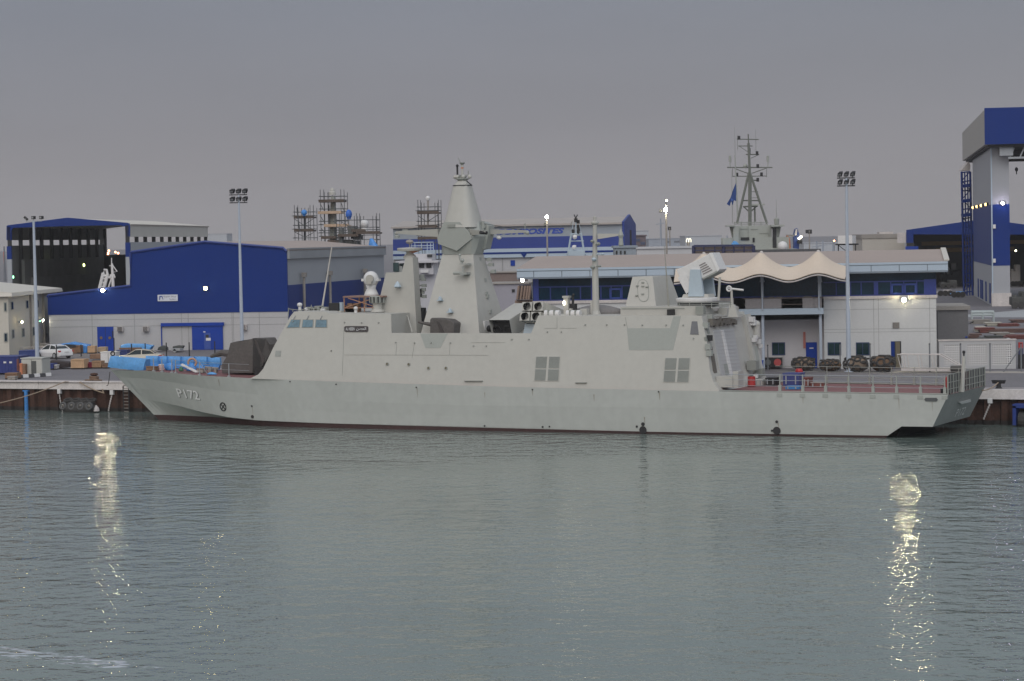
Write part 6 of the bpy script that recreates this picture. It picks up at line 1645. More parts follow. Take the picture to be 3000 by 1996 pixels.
# white cabin ship behind the fore mast
ws2 = thing('white_vessel', 'white vessel superstructure with dark square windows between the two masts', 'ship', ptD(1220, 900, 300))
VF = Frame(ptD(1165, 900, 300).to_2d(), YAW - R(3)); q = VF.px
VW = mat('vessel_white', (.54, .53, .55), .55, var=.05)
r = VF.rect(1170, 765, 1270, 804); b = MB(VF); b.box(r[0], r[1], 0, 8, r[2], r[3] - .3); b.build('bridge', VW, ws2)
r2 = VF.rect(1160, 746, 1275, 766); b = MB(VF); b.box(r2[0] + 1, r2[1] - .5, .8, 7, r2[2], r2[3]); b.box(r2[0], r2[1] + .4, -.7, 8.5, r2[2] - .15, r2[2] + .1); b.build('roof_house', VW, ws2)
for x0, y0, x1, y1 in ((1228, 767, 1243, 785), (1249, 767, 1264, 785), (1250, 746, 1265, 754), (1222, 768, 1226, 788), (1180, 766, 1188, 782)):
    rr_ = VF.rect(x0, y0, x1, y1); b = MB(VF); dd = .7 if y0 == 746 else 0; b.box(rr_[0], rr_[1], dd - .12, dd + .02, rr_[2], rr_[3]); b.build('window', BLACK, ws2)
b = MB(VF); b.box(VF.px(1145, 900)[0], VF.px(1300, 900)[0], 1, 9, ZQ, r[2]); b.build('hull', VW, ws2)
rr_ = VF.rect(1232, 791, 1256, 799); b = MB(VF); b.box(rr_[0], rr_[1], -.35, 0, rr_[2], rr_[3]); b.build('life_raft', WHITE, ws2)
b = MB(VF)
for px in (1206, 1216, 1235, 1252, 1262, 1270):
    u, z = q(px, 746, 3); b.tube([(u, 3, z), (u, 3, z + 1.4)], .05, 5)
for py in (711, 721, 728):
    u0, z0 = q(1205, py, 3); u1, z1 = q(1270, py, 3); b.tube([(u0, 3, z0), (u1, 3, z0)], .05, 5)
b.build('rail', FASC, ws2)
b = MB(VF); u, z = q(1200, 709, 3); b.ball((u, 3, z), .5, 8, sz=.6); b.tube([(u, 3, z), (u, 3, r2[3])], .08, 6); b.build('searchlight', CONCD, ws2)
b = MB(VF); u, z = q(1165, 790); b.box(u - .4, u + .6, -.5, 2, z - 1.2, z + .4); b.build('deck_gear', BAND, ws2)
b = MB(VF); u, z = q(1160, 777, -.8); b.tube([(u, -.8, z - .8), (u, -.8, z + .3)], .35, 8); b.tube([(u, -.8, z), (u + 1.2, 0, z)], .08, 5); b.build('dark_ventilator', mat('bottle_green', (.03, .06, .06), .6), ws2)

# --- the second grey warship behind the office, with its lattice mast
w2 = thing('lattice_mast_ship', 'grey naval ship with tripod lattice mast rising behind the office roof', 'warship', ptD(2200, 950, 262))
D2 = 262.0; NF = Frame(ptD(2110, 900, D2).to_2d(), YAW - R(4)); q = NF.px
OLD = mat('old_navy_grey', (.34, .355, .325), .6, var=.08, streak=.4)
def nbox(name, x0, y0, x1, y1, d0, d1, m=OLD):
    r = NF.rect(x0, y0, x1, y1, d0); b = MB(NF); b.box(r[0], r[1], d0, d1, r[2], r[3]); return b.build(name, m, w2)
nbox('wheelhouse', 2150, 662, 2262, 735, 0, 7)
nbox('lower_deckhouse', 2117, 698, 2312, 738, -1, 9)
u0 = q(2080, 900)[0]; u1 = q(2340, 900)[0]; b = MB(NF); b.box(u0, u1, -2, 10, ZQ, q(2200, 732)[1]); b.build('hull', OLD, w2)
nbox('bridge_wing', 2127, 660, 2152, 664, -1.5, 3); nbox('bridge_wing', 2258, 659, 2298, 664, -1.5, 3)
for pts in (((2138, 664), (2152, 664), (2152, 698), (2146, 698)), ((2262, 664), (2288, 664), (2283, 696), (2272, 690))):
    b = MB(NF); b.prism([(q(x, y)[0], 0, q(x, y)[1]) for x, y in pts], (0, 2.5, 0)); b.build('wing_support', OLD, w2)
nbox('dark_doorway', 2263, 668, 2275, 726, -1.06, -.9, DARK); nbox('dark_opening', 2170, 696, 2195, 704, -1.1, -.9, BLACK); nbox('dark_opening', 2205, 697, 2211, 710, -1.1, -.9, BLACK)
nbox('funnel_casing', 2148, 664, 2165, 730, -1.2, 0)
b = MB(NF)
for x0, y0, x1, y1 in ((2168, 671, 2192, 671), (2200, 672, 2220, 672), (2192, 664, 2192, 700), (2225, 684, 2252, 684), (2252, 684, 2252, 730)):
    a = q(x0, y0); c = q(x1, y1); b.bar((a[0], -.03 if y1 < 690 and x0 != 2192 else -.03, a[1]), (c[0], -.03, c[1]), .05, .05)
b.build('pipework', NAVYD, w2)
b = MB(NF)
for k in range(2):
    u0, z0 = q(2152, 652 + k * 5, 1); u1, z1 = q(2248, 652 + k * 5, 1); b.tube([(u0, .3, z0), (u1, .3, z1)], .04, 5)
for px in (2152, 2172, 2192, 2210, 2230, 2248):
    u0, z0 = q(px, 662); u1, z1 = q(px, 650); b.tube([(u0, .3, z0), (u0, .3, z1)], .05, 5)
b.build('rail', NAVYD, w2)
lm = MB(NF)
def nt(p0, p1, r, d0=2.5, d1=None):
    a = q(*p0, d0); c = q(*p1, d1 if d1 is not None else d0); lm.tube([(a[0], d0, a[1]), (c[0], d1 if d1 is not None else d0, c[1])], r * .78, 6)
nt((2197, 735), (2197, 520), .28, 2.0); nt((2197, 520), (2193, 420), .2, 2.0); nt((2193, 420), (2192, 393), .1, 2)
nt((2159, 655), (2194, 506), .19, 2); nt((2247, 655), (2197, 506), .19, 2)
for p0, p1, r in (((2172, 588), (2227, 588), .1), ((2184, 530), (2223, 528), .1), ((2130, 491), (2263, 491), .1), ((2146, 517), (2246, 516), .07), ((2159, 408), (2223, 409), .08), ((2163, 428), (2205, 428), .08), ((2185, 453), (2224, 453), .09),
                  ((2152, 494), (2190, 508), .07), ((2245, 493), (2203, 508), .07), ((2178, 605), (2196, 622), .1), ((2218, 603), (2198, 622), .1), ((2177, 606), (2220, 604), .12), ((2146, 494), (2146, 517), .04), ((2246, 493), (2246, 520), .04), ((2200, 464), (2222, 454), .05),
                  ((2165, 428), (2192, 446), .04), ((2211, 605), (2212, 650), .14), ((2200, 562), (2222, 562), .04), ((2200, 580), (2218, 580), .04)):
    nt(p0, p1, r)
lo = lm.build('lattice_mast', mat('mast_grey', (.155, .165, .145), .6), w2)
lm = MB(NF)
for px, py in ((2218, 449), (2220, 487), (2159, 512), (2231, 511), (2220, 527), (2165, 404), (2195, 440), (2195, 448)):
    u, z = q(px, py, 2.4); lm = MB(NF); lm.box(u - .14, u + .14, 2.3, 2.6, z - .2, z + .2); lm.build('mast_light', BLACK, lo)
lm = MB(NF)
for px in (2139, 2250):
    u, z = q(px, 491, 2.5); lm = MB(NF); lm.tube([(u, 2.5, z), (u, 2.5, z + .6)], .06, 6); lm.tube([(u, 2.5, z + .6), (u, 2.5, z + 1.25)], .14, 8); lm.build('mast_antenna', OLD, lo)
u, z = q(2184, 487, 2.4); lm = MB(NF); lm.ball((u, 2.4, z), .25, 8); lm.build('radome', OLD, lo); u, z = q(2216, 600, 2); lm = MB(NF); lm.box(u - .9, u + .9, 1.9, 2.1, z - .08, z + .08); lm.build('radar_bar', OLD, lo)
lm = MB(NF)
for px, y0, y1 in ((2154, 370, 480), (2215, 378, 450), (2275, 585, 640), (2161, 395, 440), (2146, 500, 655)):
    u, z = q(px, y1, 2.6); u2, z2 = q(px, y0, 2.6); lm = MB(NF); lm.tube([(u, 2.6, z), (u, 2.6, z2)], .03, 4, .015); lm.build('whip_aerial', NAVYD, w2)
lm = MB(NF); u, z = q(2275, 640, 2); lm.lathe((u, 2, z - 1), [(.05, 0), (.25, .4), (.3, .9), (.05, 1.1)], 8); lm.build('aerial_tuner', NAVYD, w2)
u, z = q(2293, 722, -2); b = MB(NF); b.ball((u, -2, z), .55, 12); b.tube([(u, -2, z - .5), (u, -2, z - 1.2)], .3, 8); b.build('satellite_dome', WHITE, w2, smooth=True)
b = MB(NF); a = q(2162, 655, 2); c = q(2153, 455, 2); b.tube([(a[0], 2, a[1]), (c[0], 2, c[1])], .1, 6, .07); b.build('flagstaff', BAND, w2)
b = MB(NF); rr = random.Random(4); fl = [(2156, 536), (2158, 590), (2150, 587), (2147, 602), (2142, 590), (2138, 604), (2129, 598), (2140, 580), (2148, 555)]
pts = [q(x, y, 1.9) for x, y in fl]; b.prism([(u, 1.9 + .12 * ((i % 2) * 2 - 1), z) for i, (u, z) in enumerate(pts)], (0, .06, 0)); tag(b.build('signal_flag', mat('flag_blue', (.03, .07, .24), .7)), 'limp dark blue flag hanging from the lattice mast ship', 'flag')
lump_p = q(2152, 720, -3)
b = MB(NF); a = [q(x, y, -3) for x, y in ((2138, 724), (2150, 706), (2158, 708), (2172, 722))]; b.prism([(u, -3, z) for u, z in a], (0, 2, 0)); b.build('tent_cover', TARPL, w2)
# netted screen on the office rear roof
ns = thing('roof_screen', 'brown netted screen with blue posts standing behind the office roof', 'screen', ptD(2120, 740, 232))
b = MB(); b.prism([ptD(*p, 232) for p in ((2034, 722), (2207, 720), (2208, 742), (2034, 744))], HF * .15); b.build('net_panel', mat('net_brown', (.23, .19, .17), .8, var=.25, scale=.6), ns)
b = MB()
for px in (2032, 2120, 2208):
    b.bar(ptD(px, 720, 231.8), ptD(px, 768, 231.8), .25, .25)
for px in (2062, 2094, 2150, 2180):
    b.bar(ptD(px, 720, 231.7), ptD(px, 745, 231.7), .1, .1)
b.bar(ptD(2032, 721, 231.7), ptD(2208, 719, 231.7), .14, .2); b.bar(ptD(2032, 734, 231.7), ptD(2208, 733, 231.7), .08, .1); b.build('post', mat('navy', (.03, .035, .09), .6), ns)
b = MB(); b.prism([ptD(*p, 231.9) for p in ((2210, 732), (2405, 729), (2405, 742), (2210, 744))], HF * .2); tag(b.build('dark_parapet', mat('parapet_dark', (.09, .09, .095), .8)), 'dark low parapet behind the office roof, right of the netted screen', 'parapet')
# blue crane arm and orange post
t = thing('blue_crane', 'blue crane column with two lit lamps right of the lattice mast ship', 'crane', ptD(2335, 760, 280))
b = MB(); b.prism([ptD(*p, 280) for p in ((2327, 745), (2326, 690), (2330, 672), (2336, 669), (2343, 690), (2340, 745))], HF * 1.2); b.build('column', mat('crane_blue', (.03, .06, .22), .5), t)
b = MB(); b.prism([ptD(*p, 279.7) for p in ((2328, 690), (2331, 673), (2336, 671), (2334, 690))], HF * .4); b.build('glass_cab', CONC, t)
b = MB(); b.bar(ptD(2336, 709, 279.6), ptD(2350, 709, 279.6), .4, .4); b.build('arm', BLACK, t)
for px, py in ((2341, 699), (2347, 694)):
    b = MB(); b.ball(ptD(px, py, 279.3), .14, 8); b.build('lit_lamp', SOFTL, t)
t = thing('orange_davit', 'rusty orange davit post left of the blue crane', 'davit', ptD(2312, 760, 270)); b = MB(); b.tube([ptD(2314, 745, 270), ptD(2311, 705, 270), ptD(2306, 690, 270)], .17, 7); b.build('post', ORANGE, t); b = MB(); b.bar(ptD(2304, 690, 270), ptD(2326, 691, 270), .3, .2); b.build('cross_arm', CONCD, t)
# small mast and radar of a boat behind the office roof
t = thing('tripod_mast_boat', 'small blue grey tripod boat mast with radars in front of the blue factory wall', 'boat mast', ptD(1688, 760, 246)); D3 = 246
b = MB()
for p0, p1, r in (((1664, 745), (1674, 684), .1), ((1712, 742), (1702, 684), .1), ((1673, 686), (1703, 686), .08), ((1667, 707), (1710, 706), .06), ((1688, 684), (1687, 640), .07), ((1665, 735), (1712, 734), .06), ((1674, 684), (1680, 650), .03), ((1703, 684), (1695, 650), .03)):
    b.tube([ptD(*p0, D3), ptD(*p1, D3)], r, 6)
a = ptD(1664, 742, D3); c = ptD(1712, 742, D3); b.bar(a, c, 2, .5); b.bar(ptD(1688, 745, D3 + 1), ptD(1688, 1040, D3 + 1), 1.5, 1.5); b.build('mast', PALE, t)
for px, py in ((1684, 695), (1682, 725)):
    b = MB(); p = ptD(px, py, D3 - .3); b.ball(p, .25, 8); b.bar(ptD(px - 6, py - 3, D3 - .3), ptD(px + 6, py - 5, D3 - .3), .2, .12); b.build('radar', WHITE, t)
b = MB(); p = ptD(1687, 640, D3); b.box(p.x - .15, p.x + .15, p.y - .1, p.y + .1, p.z - .4, p.z); b.bar(p, ptD(1682, 629, D3), .08, .08); b.bar(p, ptD(1692, 629, D3), .08, .08); b.build('head_light', BLACK, t)
b = MB()
for px, py in ((1694, 650), (1693, 664), (1679, 678), (1694, 680), (1695, 672)):
    p = ptD(px, py, D3); b = MB(); b.box(p.x - .12, p.x + .12, p.y - .1, p.y + .1, p.z - .18, p.z + .18); b.build('mast_light', BLACK, t)
b = MB(); b.prism([ptD(*p, D3) for p in ((1670, 657), (1678, 645), (1676, 655), (1671, 661))], HF * .05); b.build('pennant', NAVYD, t)
for px, py, cl in ((1672, 742, PALE), (1716, 742, BLUE)):
    pass
# ------------------------------------------------------------------ scaffolds behind the blue shed
def scaffold(name, label, D, bays, levels, decks, yaw=-4.0, ydep=2.4, x_over=.0, brace=()):
    """bays: photo x of the uprights; levels: photo y of ledgers; decks: (x0, x1, y, new?)"""
    x0, x1 = bays[0], bays[-1]; p = ptD((x0 + x1) / 2, 900, D); t = thing(name, label, 'scaffold', (p.x, p.y, ZQ), 'scaffolds behind the blue shed')
    fr = Frame(ptD(x0, 900, D).to_2d(), YAW + R(yaw)); q = fr.px
    b = MB(fr); yt = min(levels) - 12
    for i, px in enumerate(bays):
        for d in (0, ydep):
            u, z = q(px, yt - (8 if i % 3 == 0 else 0)); b.tube([(u + .12 * (d > 0), d, ZQ), (u + .12 * (d > 0), d, z)], .045, 5)
    b.build('uprights', SCAF, t)
    b = MB(fr)
    for k, y in enumerate(levels):
        for d in (0, ydep):
            a = q(x0 - 4 - 3 * (k % 2), y + 1); c = q(x1 + 4, y - 1); b.tube([(a[0], d, a[1]), (c[0], d, a[1])], .04, 5)
        for px in (x0, x1):
            u, z = q(px, y); b.tube([(u, -.3, z), (u, ydep + .3, z)], .05, 5)
    b.build('ledgers', SCAF, t)
    for p0, p1 in brace:
        a = q(*p0); c = q(*p1); b = MB(fr); b.tube([(a[0], -.05, a[1]), (c[0], -.05, c[1])], .045, 5); b.build('brace', SCAF, t)
    for dx0, dx1, y, new in decks:
        a = q(dx0, y); c = q(dx1, y); b = MB(fr); b.box(a[0], c[0], -.2, ydep + .2, a[1] - .12, a[1] + .1); b.box(a[0], c[0], -.22, -.16, a[1] - .1, a[1] + .26); b.build('deck_boards', PLANKL if new else PLANK, t)
    return t, fr


t, fr = scaffold('scaffold_tower', 'narrow scaffold tower with blue wrapped ball on its top deck', 345, [862, 873, 893, 908, 918], [621, 632, 660, 671, 697, 708], [(861, 919, 638, 0), (862, 919, 677, 0)], brace=(((863, 642), (890, 660)), ((893, 658), (917, 642)), ((863, 680), (892, 694)), ((893, 696), (918, 682)), ((893, 660), (916, 672))))
b = MB(); b.tube([ptD(870, 608, 344.5), ptD(873, 640, 344.5), ptD(879, 678, 344.5)], .08, 5); b.tube([ptD(893, 640, 346), ptD(895, 1000, 346)], .16, 6); b.build('guide_pole', SCAF, t)
b = MB(); p = ptD(891, 623, 344.5); b.ball(p, .42, 12); b.lathe(p, [(.2, -.5), (.1, -.3)], 8); tag(b.build('wrapped_dome', TARPB, smooth=True), 'small blue wrapped ball on the narrow scaffold tower', 'wrapped dome', 'blue wrapped domes on the scaffolds')
t, fr = scaffold('scaffold_tower', 'tallest scaffold tower with light new planks around a grey mast', 335, [938, 950, 963, 998, 1008], [575, 586, 612, 620, 648, 658, 675, 682, 692], [(934, 1008, 591, 0), (932, 1000, 625, 1), (950, 1022, 663, 1), (941, 985, 698, 0), (960, 1035, 709, 0)],
                 brace=(((938, 596), (946, 612)), ((938, 632), (948, 648)), ((1000, 596), (1010, 622)), ((975, 648), (990, 658)), ((940, 668), (952, 682))))
b = MB(); b.loft([[(v.x - r, v.y - r, v.z), (v.x + r, v.y - r, v.z), (v.x + r, v.y + r, v.z), (v.x - r, v.y + r, v.z)] for v, r in ((ptD(976, 1000, 336.5), .5), (ptD(976, 640, 336.5), .34), (ptD(976, 575, 336.5), .24))]); b.build('grey_mast', OLD, t)
b = MB(); p = ptD(974, 572, 336.5); b.lathe(p, [(.5, 0), (.48, .4), (.36, .5), (.34, .75), (.28, .8), (.22, .95), (.05, 1.0)], 12); b.build('mast_head', NAVY, t)
b = MB(); b.tube([ptD(963, 600, 336), ptD(966, 660, 336)], .1, 6); b.build('dark_pipe', BLACK, t)
b = MB(); a = ptD(1022, 628, 333); b.ball(a, .48, 12, sx=.9, sz=1.35); b.lathe(a, [(.3, -.7), (.2, -.4)], 8); tag(b.build('wrapped_dome', mat('tarp_deep', (.03, .13, .5), .5, var=.3, scale=1.5), smooth=True), 'large tall blue wrapped dome beside the tallest scaffold tower', 'wrapped dome', 'blue wrapped domes on the scaffolds')
t, fr = scaffold('scaffold_tower', 'low wide scaffold stepping down to the right around a white dome', 330, [985, 1012, 1038, 1044, 1056, 1092, 1103], [645, 667, 674, 690, 703], [(1043, 1113, 684, 0), (990, 1050, 692, 0), (1030, 1070, 678, 0)], brace=(((1040, 676), (1060, 690)), ((1000, 650), (1030, 668))))
b = MB(); p = ptD(1067, 657, 331); b.ball(p, .62, 14); b.lathe(p, [(.5, -.55), (.35, -.8), (.6, -1.0), (.5, -1.3)], 12); b.build('white_dome', WHITE, t, smooth=True)
b = MB(); rr = random.Random(11)
for k in range(8):
    px = 1025 + rr.uniform(-6, 40); py = 690 + rr.uniform(-22, 22); p = ptD(px, py, 331); b.box(p.x - rr.uniform(.2, .7), p.x + rr.uniform(.2, .7), p.y, p.y + 1, p.z - rr.uniform(.2, .5), p.z + .3)
b.tube([ptD(1000, 668, 331), ptD(1002, 1000, 331)], .4, 8); b.build('ship_fittings', mat('fitting_grey', (.15, .155, .15), .6), t)
b = MB(); rings = []; cc = ptD(1095, 722, 326)
for k in range(6):
    f = k / 5; w = .75 * (1 - f * .75); rings.append([(cc.x + .35 * (1 - f) - .35 + w * math.cos(2 * math.pi * i / 10) * (1 + .15 * (i % 2)), cc.y + w * .7 * math.sin(2 * math.pi * i / 10), cc.z - .2 + f * 1.25) for i in range(10)])
b.loft(rings); tag(b.build('wrapped_dome', TARPB), 'blue tarpaulin heap on the shed roof edge below the low wide scaffold', 'tarpaulin heap', 'blue wrapped domes on the scaffolds')
t, fr = scaffold('scaffold_tower', 'scaffold tower with a small white ball on a pole, left of the main mast', 330, [1224, 1234, 1274, 1284], [606, 617, 648, 660, 690, 712], [(1222, 1286, 625, 0), (1226, 1280, 665, 0), (1224, 1284, 700, 0)], brace=(((1225, 632), (1250, 650)), ((1255, 648), (1283, 630)), ((1226, 672), (1250, 690))))
b = MB(); b.tube([ptD(1254, 662, 331), ptD(1254, 588, 331)], .12, 6); b.build('pole', CONCD, t); b = MB(); b.ball(ptD(1253.5, 581, 331), .32, 12); b.lathe(ptD(1253.5, 588, 331), [(.2, 0), (.26, .12)], 8); b.build('white_ball', WHITE, t, smooth=True)

# ------------------------------------------------------------------ light masts
def flood_mast(label, base, top, D, group='six lamp floodlight masts', rows_=((-26, -9), (6, -9)), lit=False):
    b0 = ptD(*base, D); t0 = ptD(*top, D); t0.x, t0.y = b0.x, b0.y
    t = thing('floodlight_mast', label, 'floodlight mast', (b0.x, b0.y, ZQ), group)
    b = MB(); b.tube([(b0.x, b0.y, ZQ), (b0.x, b0.y, t0.z)], .21, 10, .10); b.lathe((b0.x, b0.y, ZQ), [(.4, 0), (.4, .05), (.24, .1)], 10); b.build('pole', POLEM, t)
    s = D / FPX
    for dy in (0, 23):
        z = t0.z - dy * s; c = Vector((b0.x, b0.y, z)); b = MB(); b.bar(c - RT * 27 * s, c + RT * 25 * s, .12, .1); b.build('cross_arm', BLACK, t)
        for k in (-1, 0, 1):
            p = c + RT * (k * 18.5 - 1) * s + Vector((0, 0, 9 * s)) - HF * .1
            b = MB(); d = (HF * -.5 + RT * -.35 + Vector((0, 0, -.45))).normalized(); x = RT; u = x.cross(d).normalized()
            w = 6.5 * s; P = lambda a, e, f: p + x * a + u * e + d * f
            b.hexa([P(-w, -w, 0), P(w, -w, 0), P(w * .7, -w * .7, -.35), P(-w * .7, -w * .7, -.35), P(-w, w, 0), P(w, w, 0), P(w * .7, w * .7, -.35), P(-w * .7, w * .7, -.35)]); lo = b.build('flood_lamp', BLACK, t)
            b = MB(); b.prism([P(-w * .62, -w * .62, .01), P(w * .62, -w * .62, .01), P(w * .62, w * .62, .01), P(-w * .62, w * .62, .01)], d * .02); b.build('lens', mat('unlit_lens', (.30, .31, .32), .15), lo)
            b = MB(); b.tube([p, p - Vector((0, 0, 9 * s))], .035, 5); b.build('bracket', BLACK, lo)
    return t


flood_mast('tall floodlight mast with six unlit lamps in front of the blue shed', (710, 1035), (707, 571), 250)
flood_mast('tall floodlight mast with six unlit lamps in front of the quay office', (2487, 1090), (2472, 522), 204)
D = 240; b0 = gnd(110, 1075); D = dep(b0); t0 = ptD(104, 648, D); t = thing('floodlight_mast', 'slimmer floodlight mast with three lamps at the left edge', 'floodlight mast', (b0.x, b0.y, ZQ))
b = MB(); b.tube([(b0.x, b0.y, ZQ), (b0.x, b0.y, t0.z)], .22, 10, .12); b.build('pole', POLEM, t)
s = D / FPX; c = Vector((b0.x, b0.y, t0.z)); b = MB(); b.bar(c - RT * 22 * s, c + RT * 24 * s, .1, .08); b.build('cross_arm', STEEL, t)
for dx, dy in ((-22, -8), (-1, -10), (22, -10)):
    p = c + RT * dx * s + Vector((0, 0, -dy * s)); b = MB()
    if dx < -10:
        b.bar(p - RT * 5 * s + Vector((0, 0, 5 * s)), p + RT * 5 * s - Vector((0, 0, 4 * s)), .3, .2)
    else:
        b.box(p.x - 5 * s, p.x + 5 * s, p.y - .1, p.y + .2, p.z - 4.5 * s, p.z + 4.5 * s)
    lo = b.build('flood_lamp', BLACK, t)
    b = MB(); b.box(p.x - 3 * s, p.x + 3 * s, p.y - .14, p.y - .1, p.z - 2.5 * s, p.z + 2.5 * s); b.build('lens', mat('unlit_lens', (.30, .31, .32), .15), lo)
    b = MB(); b.tube([p, c + RT * dx * s], .04, 5); b.build('bracket', STEEL, lo)


def lamp_post(label, base_x, top, D, heads, group=None, r=.1, m=None, name='lamp_post'):
    p = ptD(top[0], top[1], D); t = thing(name, label, 'lamp post', (p.x, p.y, ZQ), group)
    b = MB(); b.tube([(p.x, p.y, ZQ), (p.x, p.y, p.z)], r * 1.4, 7, r); b.build('pole', m or CONCD, t)
    for px, py, rr_, mm in heads:
        q_ = ptD(px, py, D - .3)
        b = MB(); b.bar(q_ + HF * .25 + Vector((0, 0, -rr_ * .2)), q_ + HF * .8 - Vector((0, 0, rr_ * .5)), rr_ * 1.8, rr_ * 1.8); b.bar(q_ + HF * .6, Vector((p.x, p.y, max(min(p.z, q_.z), q_.z - 1.0))), .06, .06); lo = b.build('lamp_head', BLACK, t)
        if mm:
            b = MB(); b.ball(q_, rr_, 10); b.build('bulb', mm, lo, smooth=True)
    return t


lamp_post('slender lamp post with one lit lamp before the blue factory lettering', 1603, (1602, 645), 300, ((1602, 636, .2, LAMPW), (1599, 656, .22, None)))
lamp_post('lamp post with two bright lit lamps, one above the other, behind the office', 1951, (1951, 600), 270, ((1953, 588, .12, SOFTL), (1950, 615, .2, LAMPW), (1936, 617, .16, None)))
lamp_post('thin unlit lamp post standing just right of the twin lit lamps', 1962, (1962, 668), 420, ((1962, 668, .3, None),), 'unlit far lamp posts')
lamp_post('thin unlit twin headed lamp post right of the blue crane', 2370, (2371, 676), 420, ((2366, 677, .3, None), (2374, 677, .35, None)), 'unlit far lamp posts')
# floodlight on a tripod on the roof edge
# ------------------------------------------------------------------ far skyline
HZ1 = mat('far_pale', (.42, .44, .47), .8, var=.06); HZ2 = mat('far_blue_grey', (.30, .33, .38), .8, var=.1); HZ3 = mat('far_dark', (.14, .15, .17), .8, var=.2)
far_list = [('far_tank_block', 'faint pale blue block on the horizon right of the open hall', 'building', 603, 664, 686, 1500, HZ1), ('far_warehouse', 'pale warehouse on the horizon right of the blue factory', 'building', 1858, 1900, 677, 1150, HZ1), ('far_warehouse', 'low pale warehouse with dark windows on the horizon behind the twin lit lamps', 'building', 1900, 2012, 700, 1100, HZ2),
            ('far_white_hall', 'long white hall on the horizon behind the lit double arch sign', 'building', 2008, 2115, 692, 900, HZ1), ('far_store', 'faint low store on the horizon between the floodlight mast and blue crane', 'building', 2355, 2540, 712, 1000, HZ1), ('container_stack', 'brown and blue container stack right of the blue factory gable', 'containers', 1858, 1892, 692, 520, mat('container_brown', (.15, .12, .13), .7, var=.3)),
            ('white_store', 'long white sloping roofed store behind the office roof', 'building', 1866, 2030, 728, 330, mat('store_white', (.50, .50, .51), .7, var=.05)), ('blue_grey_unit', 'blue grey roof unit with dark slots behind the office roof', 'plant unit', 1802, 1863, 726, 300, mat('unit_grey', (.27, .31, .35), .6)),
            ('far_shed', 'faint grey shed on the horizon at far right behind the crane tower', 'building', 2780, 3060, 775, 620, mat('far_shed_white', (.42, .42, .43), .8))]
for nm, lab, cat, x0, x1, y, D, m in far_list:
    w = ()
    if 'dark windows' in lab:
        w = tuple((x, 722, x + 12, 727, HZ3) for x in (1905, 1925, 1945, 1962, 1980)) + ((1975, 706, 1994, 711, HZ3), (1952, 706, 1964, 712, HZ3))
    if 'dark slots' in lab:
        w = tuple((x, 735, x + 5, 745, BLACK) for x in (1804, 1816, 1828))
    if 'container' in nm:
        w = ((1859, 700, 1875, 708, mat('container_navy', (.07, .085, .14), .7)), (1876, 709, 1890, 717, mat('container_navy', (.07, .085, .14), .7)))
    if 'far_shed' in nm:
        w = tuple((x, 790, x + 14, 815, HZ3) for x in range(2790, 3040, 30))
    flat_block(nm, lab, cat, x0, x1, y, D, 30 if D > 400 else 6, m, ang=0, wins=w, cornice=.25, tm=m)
p = ptD(2017, 703, 890); t = thing('arch_sign', 'lit pale yellow double arch sign on the far white hall', 'sign', p)
b = MB(); s = 890 / FPX
for cx in (-3, 4.2):
    pts = [p + RT * (cx + 3.2 * math.cos(a)) * s + Vector((0, 0, (7 * math.sin(a) - 3) * s)) for a in [math.pi * k / 8 for k in range(9)]]
    pts = [pts[0] - Vector((0, 0, 4 * s))] + pts + [pts[-1] - Vector((0, 0, 4 * s))]; b.tube(pts, 1.0 * s, 6)
b.build('arches', SIGNY, t); b = MB(); b.tube([p + HF * 1.0 + Vector((0, 0, -6 * s)), Vector((p.x, p.y, ZQ)) + HF * 1.0], .6, 6); b.build('sign_pole', CONCD, t)
b = MB()
rr = random.Random(21)
for k in range(9):                         # distant yard cranes and masts
    px = (12, 22, 1870, 1890, 1935, 2130, 2392, 2410, 2440)[k]; py = (722, 730, 676, 690, 640, 690, 706, 704, 700)[k]; D = (900, 950, 1200, 1100, 800, 900, 800, 800, 900)[k]
    p = ptD(px, py, D); t = thing('far_mast', ['grey derrick mast at the very left edge', 'thin mast just right of the derrick at the left edge', 'hazy mast above the pale warehouse', 'hazy short mast between the two far warehouses', 'very faint tall mast left of the twin lit lamps', 'far mast left of the lattice mast ship', 'far mast right of the blue crane', 'far stubby mast left of the right floodlight mast', 'far mast nearest the right floodlight mast'][k], 'mast', (p.x, p.y, ZQ), 'distant masts on the skyline')
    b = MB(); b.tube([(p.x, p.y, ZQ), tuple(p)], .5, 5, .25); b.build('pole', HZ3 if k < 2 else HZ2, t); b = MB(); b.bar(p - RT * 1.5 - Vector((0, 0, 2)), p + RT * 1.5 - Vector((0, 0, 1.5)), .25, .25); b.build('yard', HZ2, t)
p = ptD(12, 745, 900); b = MB(); b.tube([p - Vector((0, 0, 12)), p + Vector((0, 0, 1))], .28, 6); b.tube([p - Vector((0, 0, 12)), p - Vector((0, 0, 8))], .32, 6, mi=1); tag(b.build('striped_pole', [mat('far_red', (.45, .12, .09), .7), WHITE]), 'red and white pole far away at the left edge', 'pole')
for k, (px, py) in enumerate(((307, 739), (317, 742), (319, 735), (338, 739), (346, 742), (316, 747), (2444, 706))):
    p = ptD(px, py, 760); t = thing('orange_lamp_post', ['far orange lamp, leftmost of the cluster seen through the open hall', 'far orange lamp low in the cluster seen through the open hall', 'topmost far orange lamp seen through the open hall', 'far orange lamp on the right pair seen through the open hall', 'rightmost far orange lamp seen through the open hall', 'lowest far orange lamp seen through the open hall', 'single far orange lamp left of the right floodlight mast'][k], 'lamp', (p.x, p.y, ZQ), 'far orange lamps')
    b = MB(); b.tube([(p.x, p.y, ZQ), tuple(p)], .1, 5); b.build('pole', HZ3, t); b = MB(); b.ball(p, .35 if k != 6 else .3, 8); b.build('bulb', LAMPO, t)
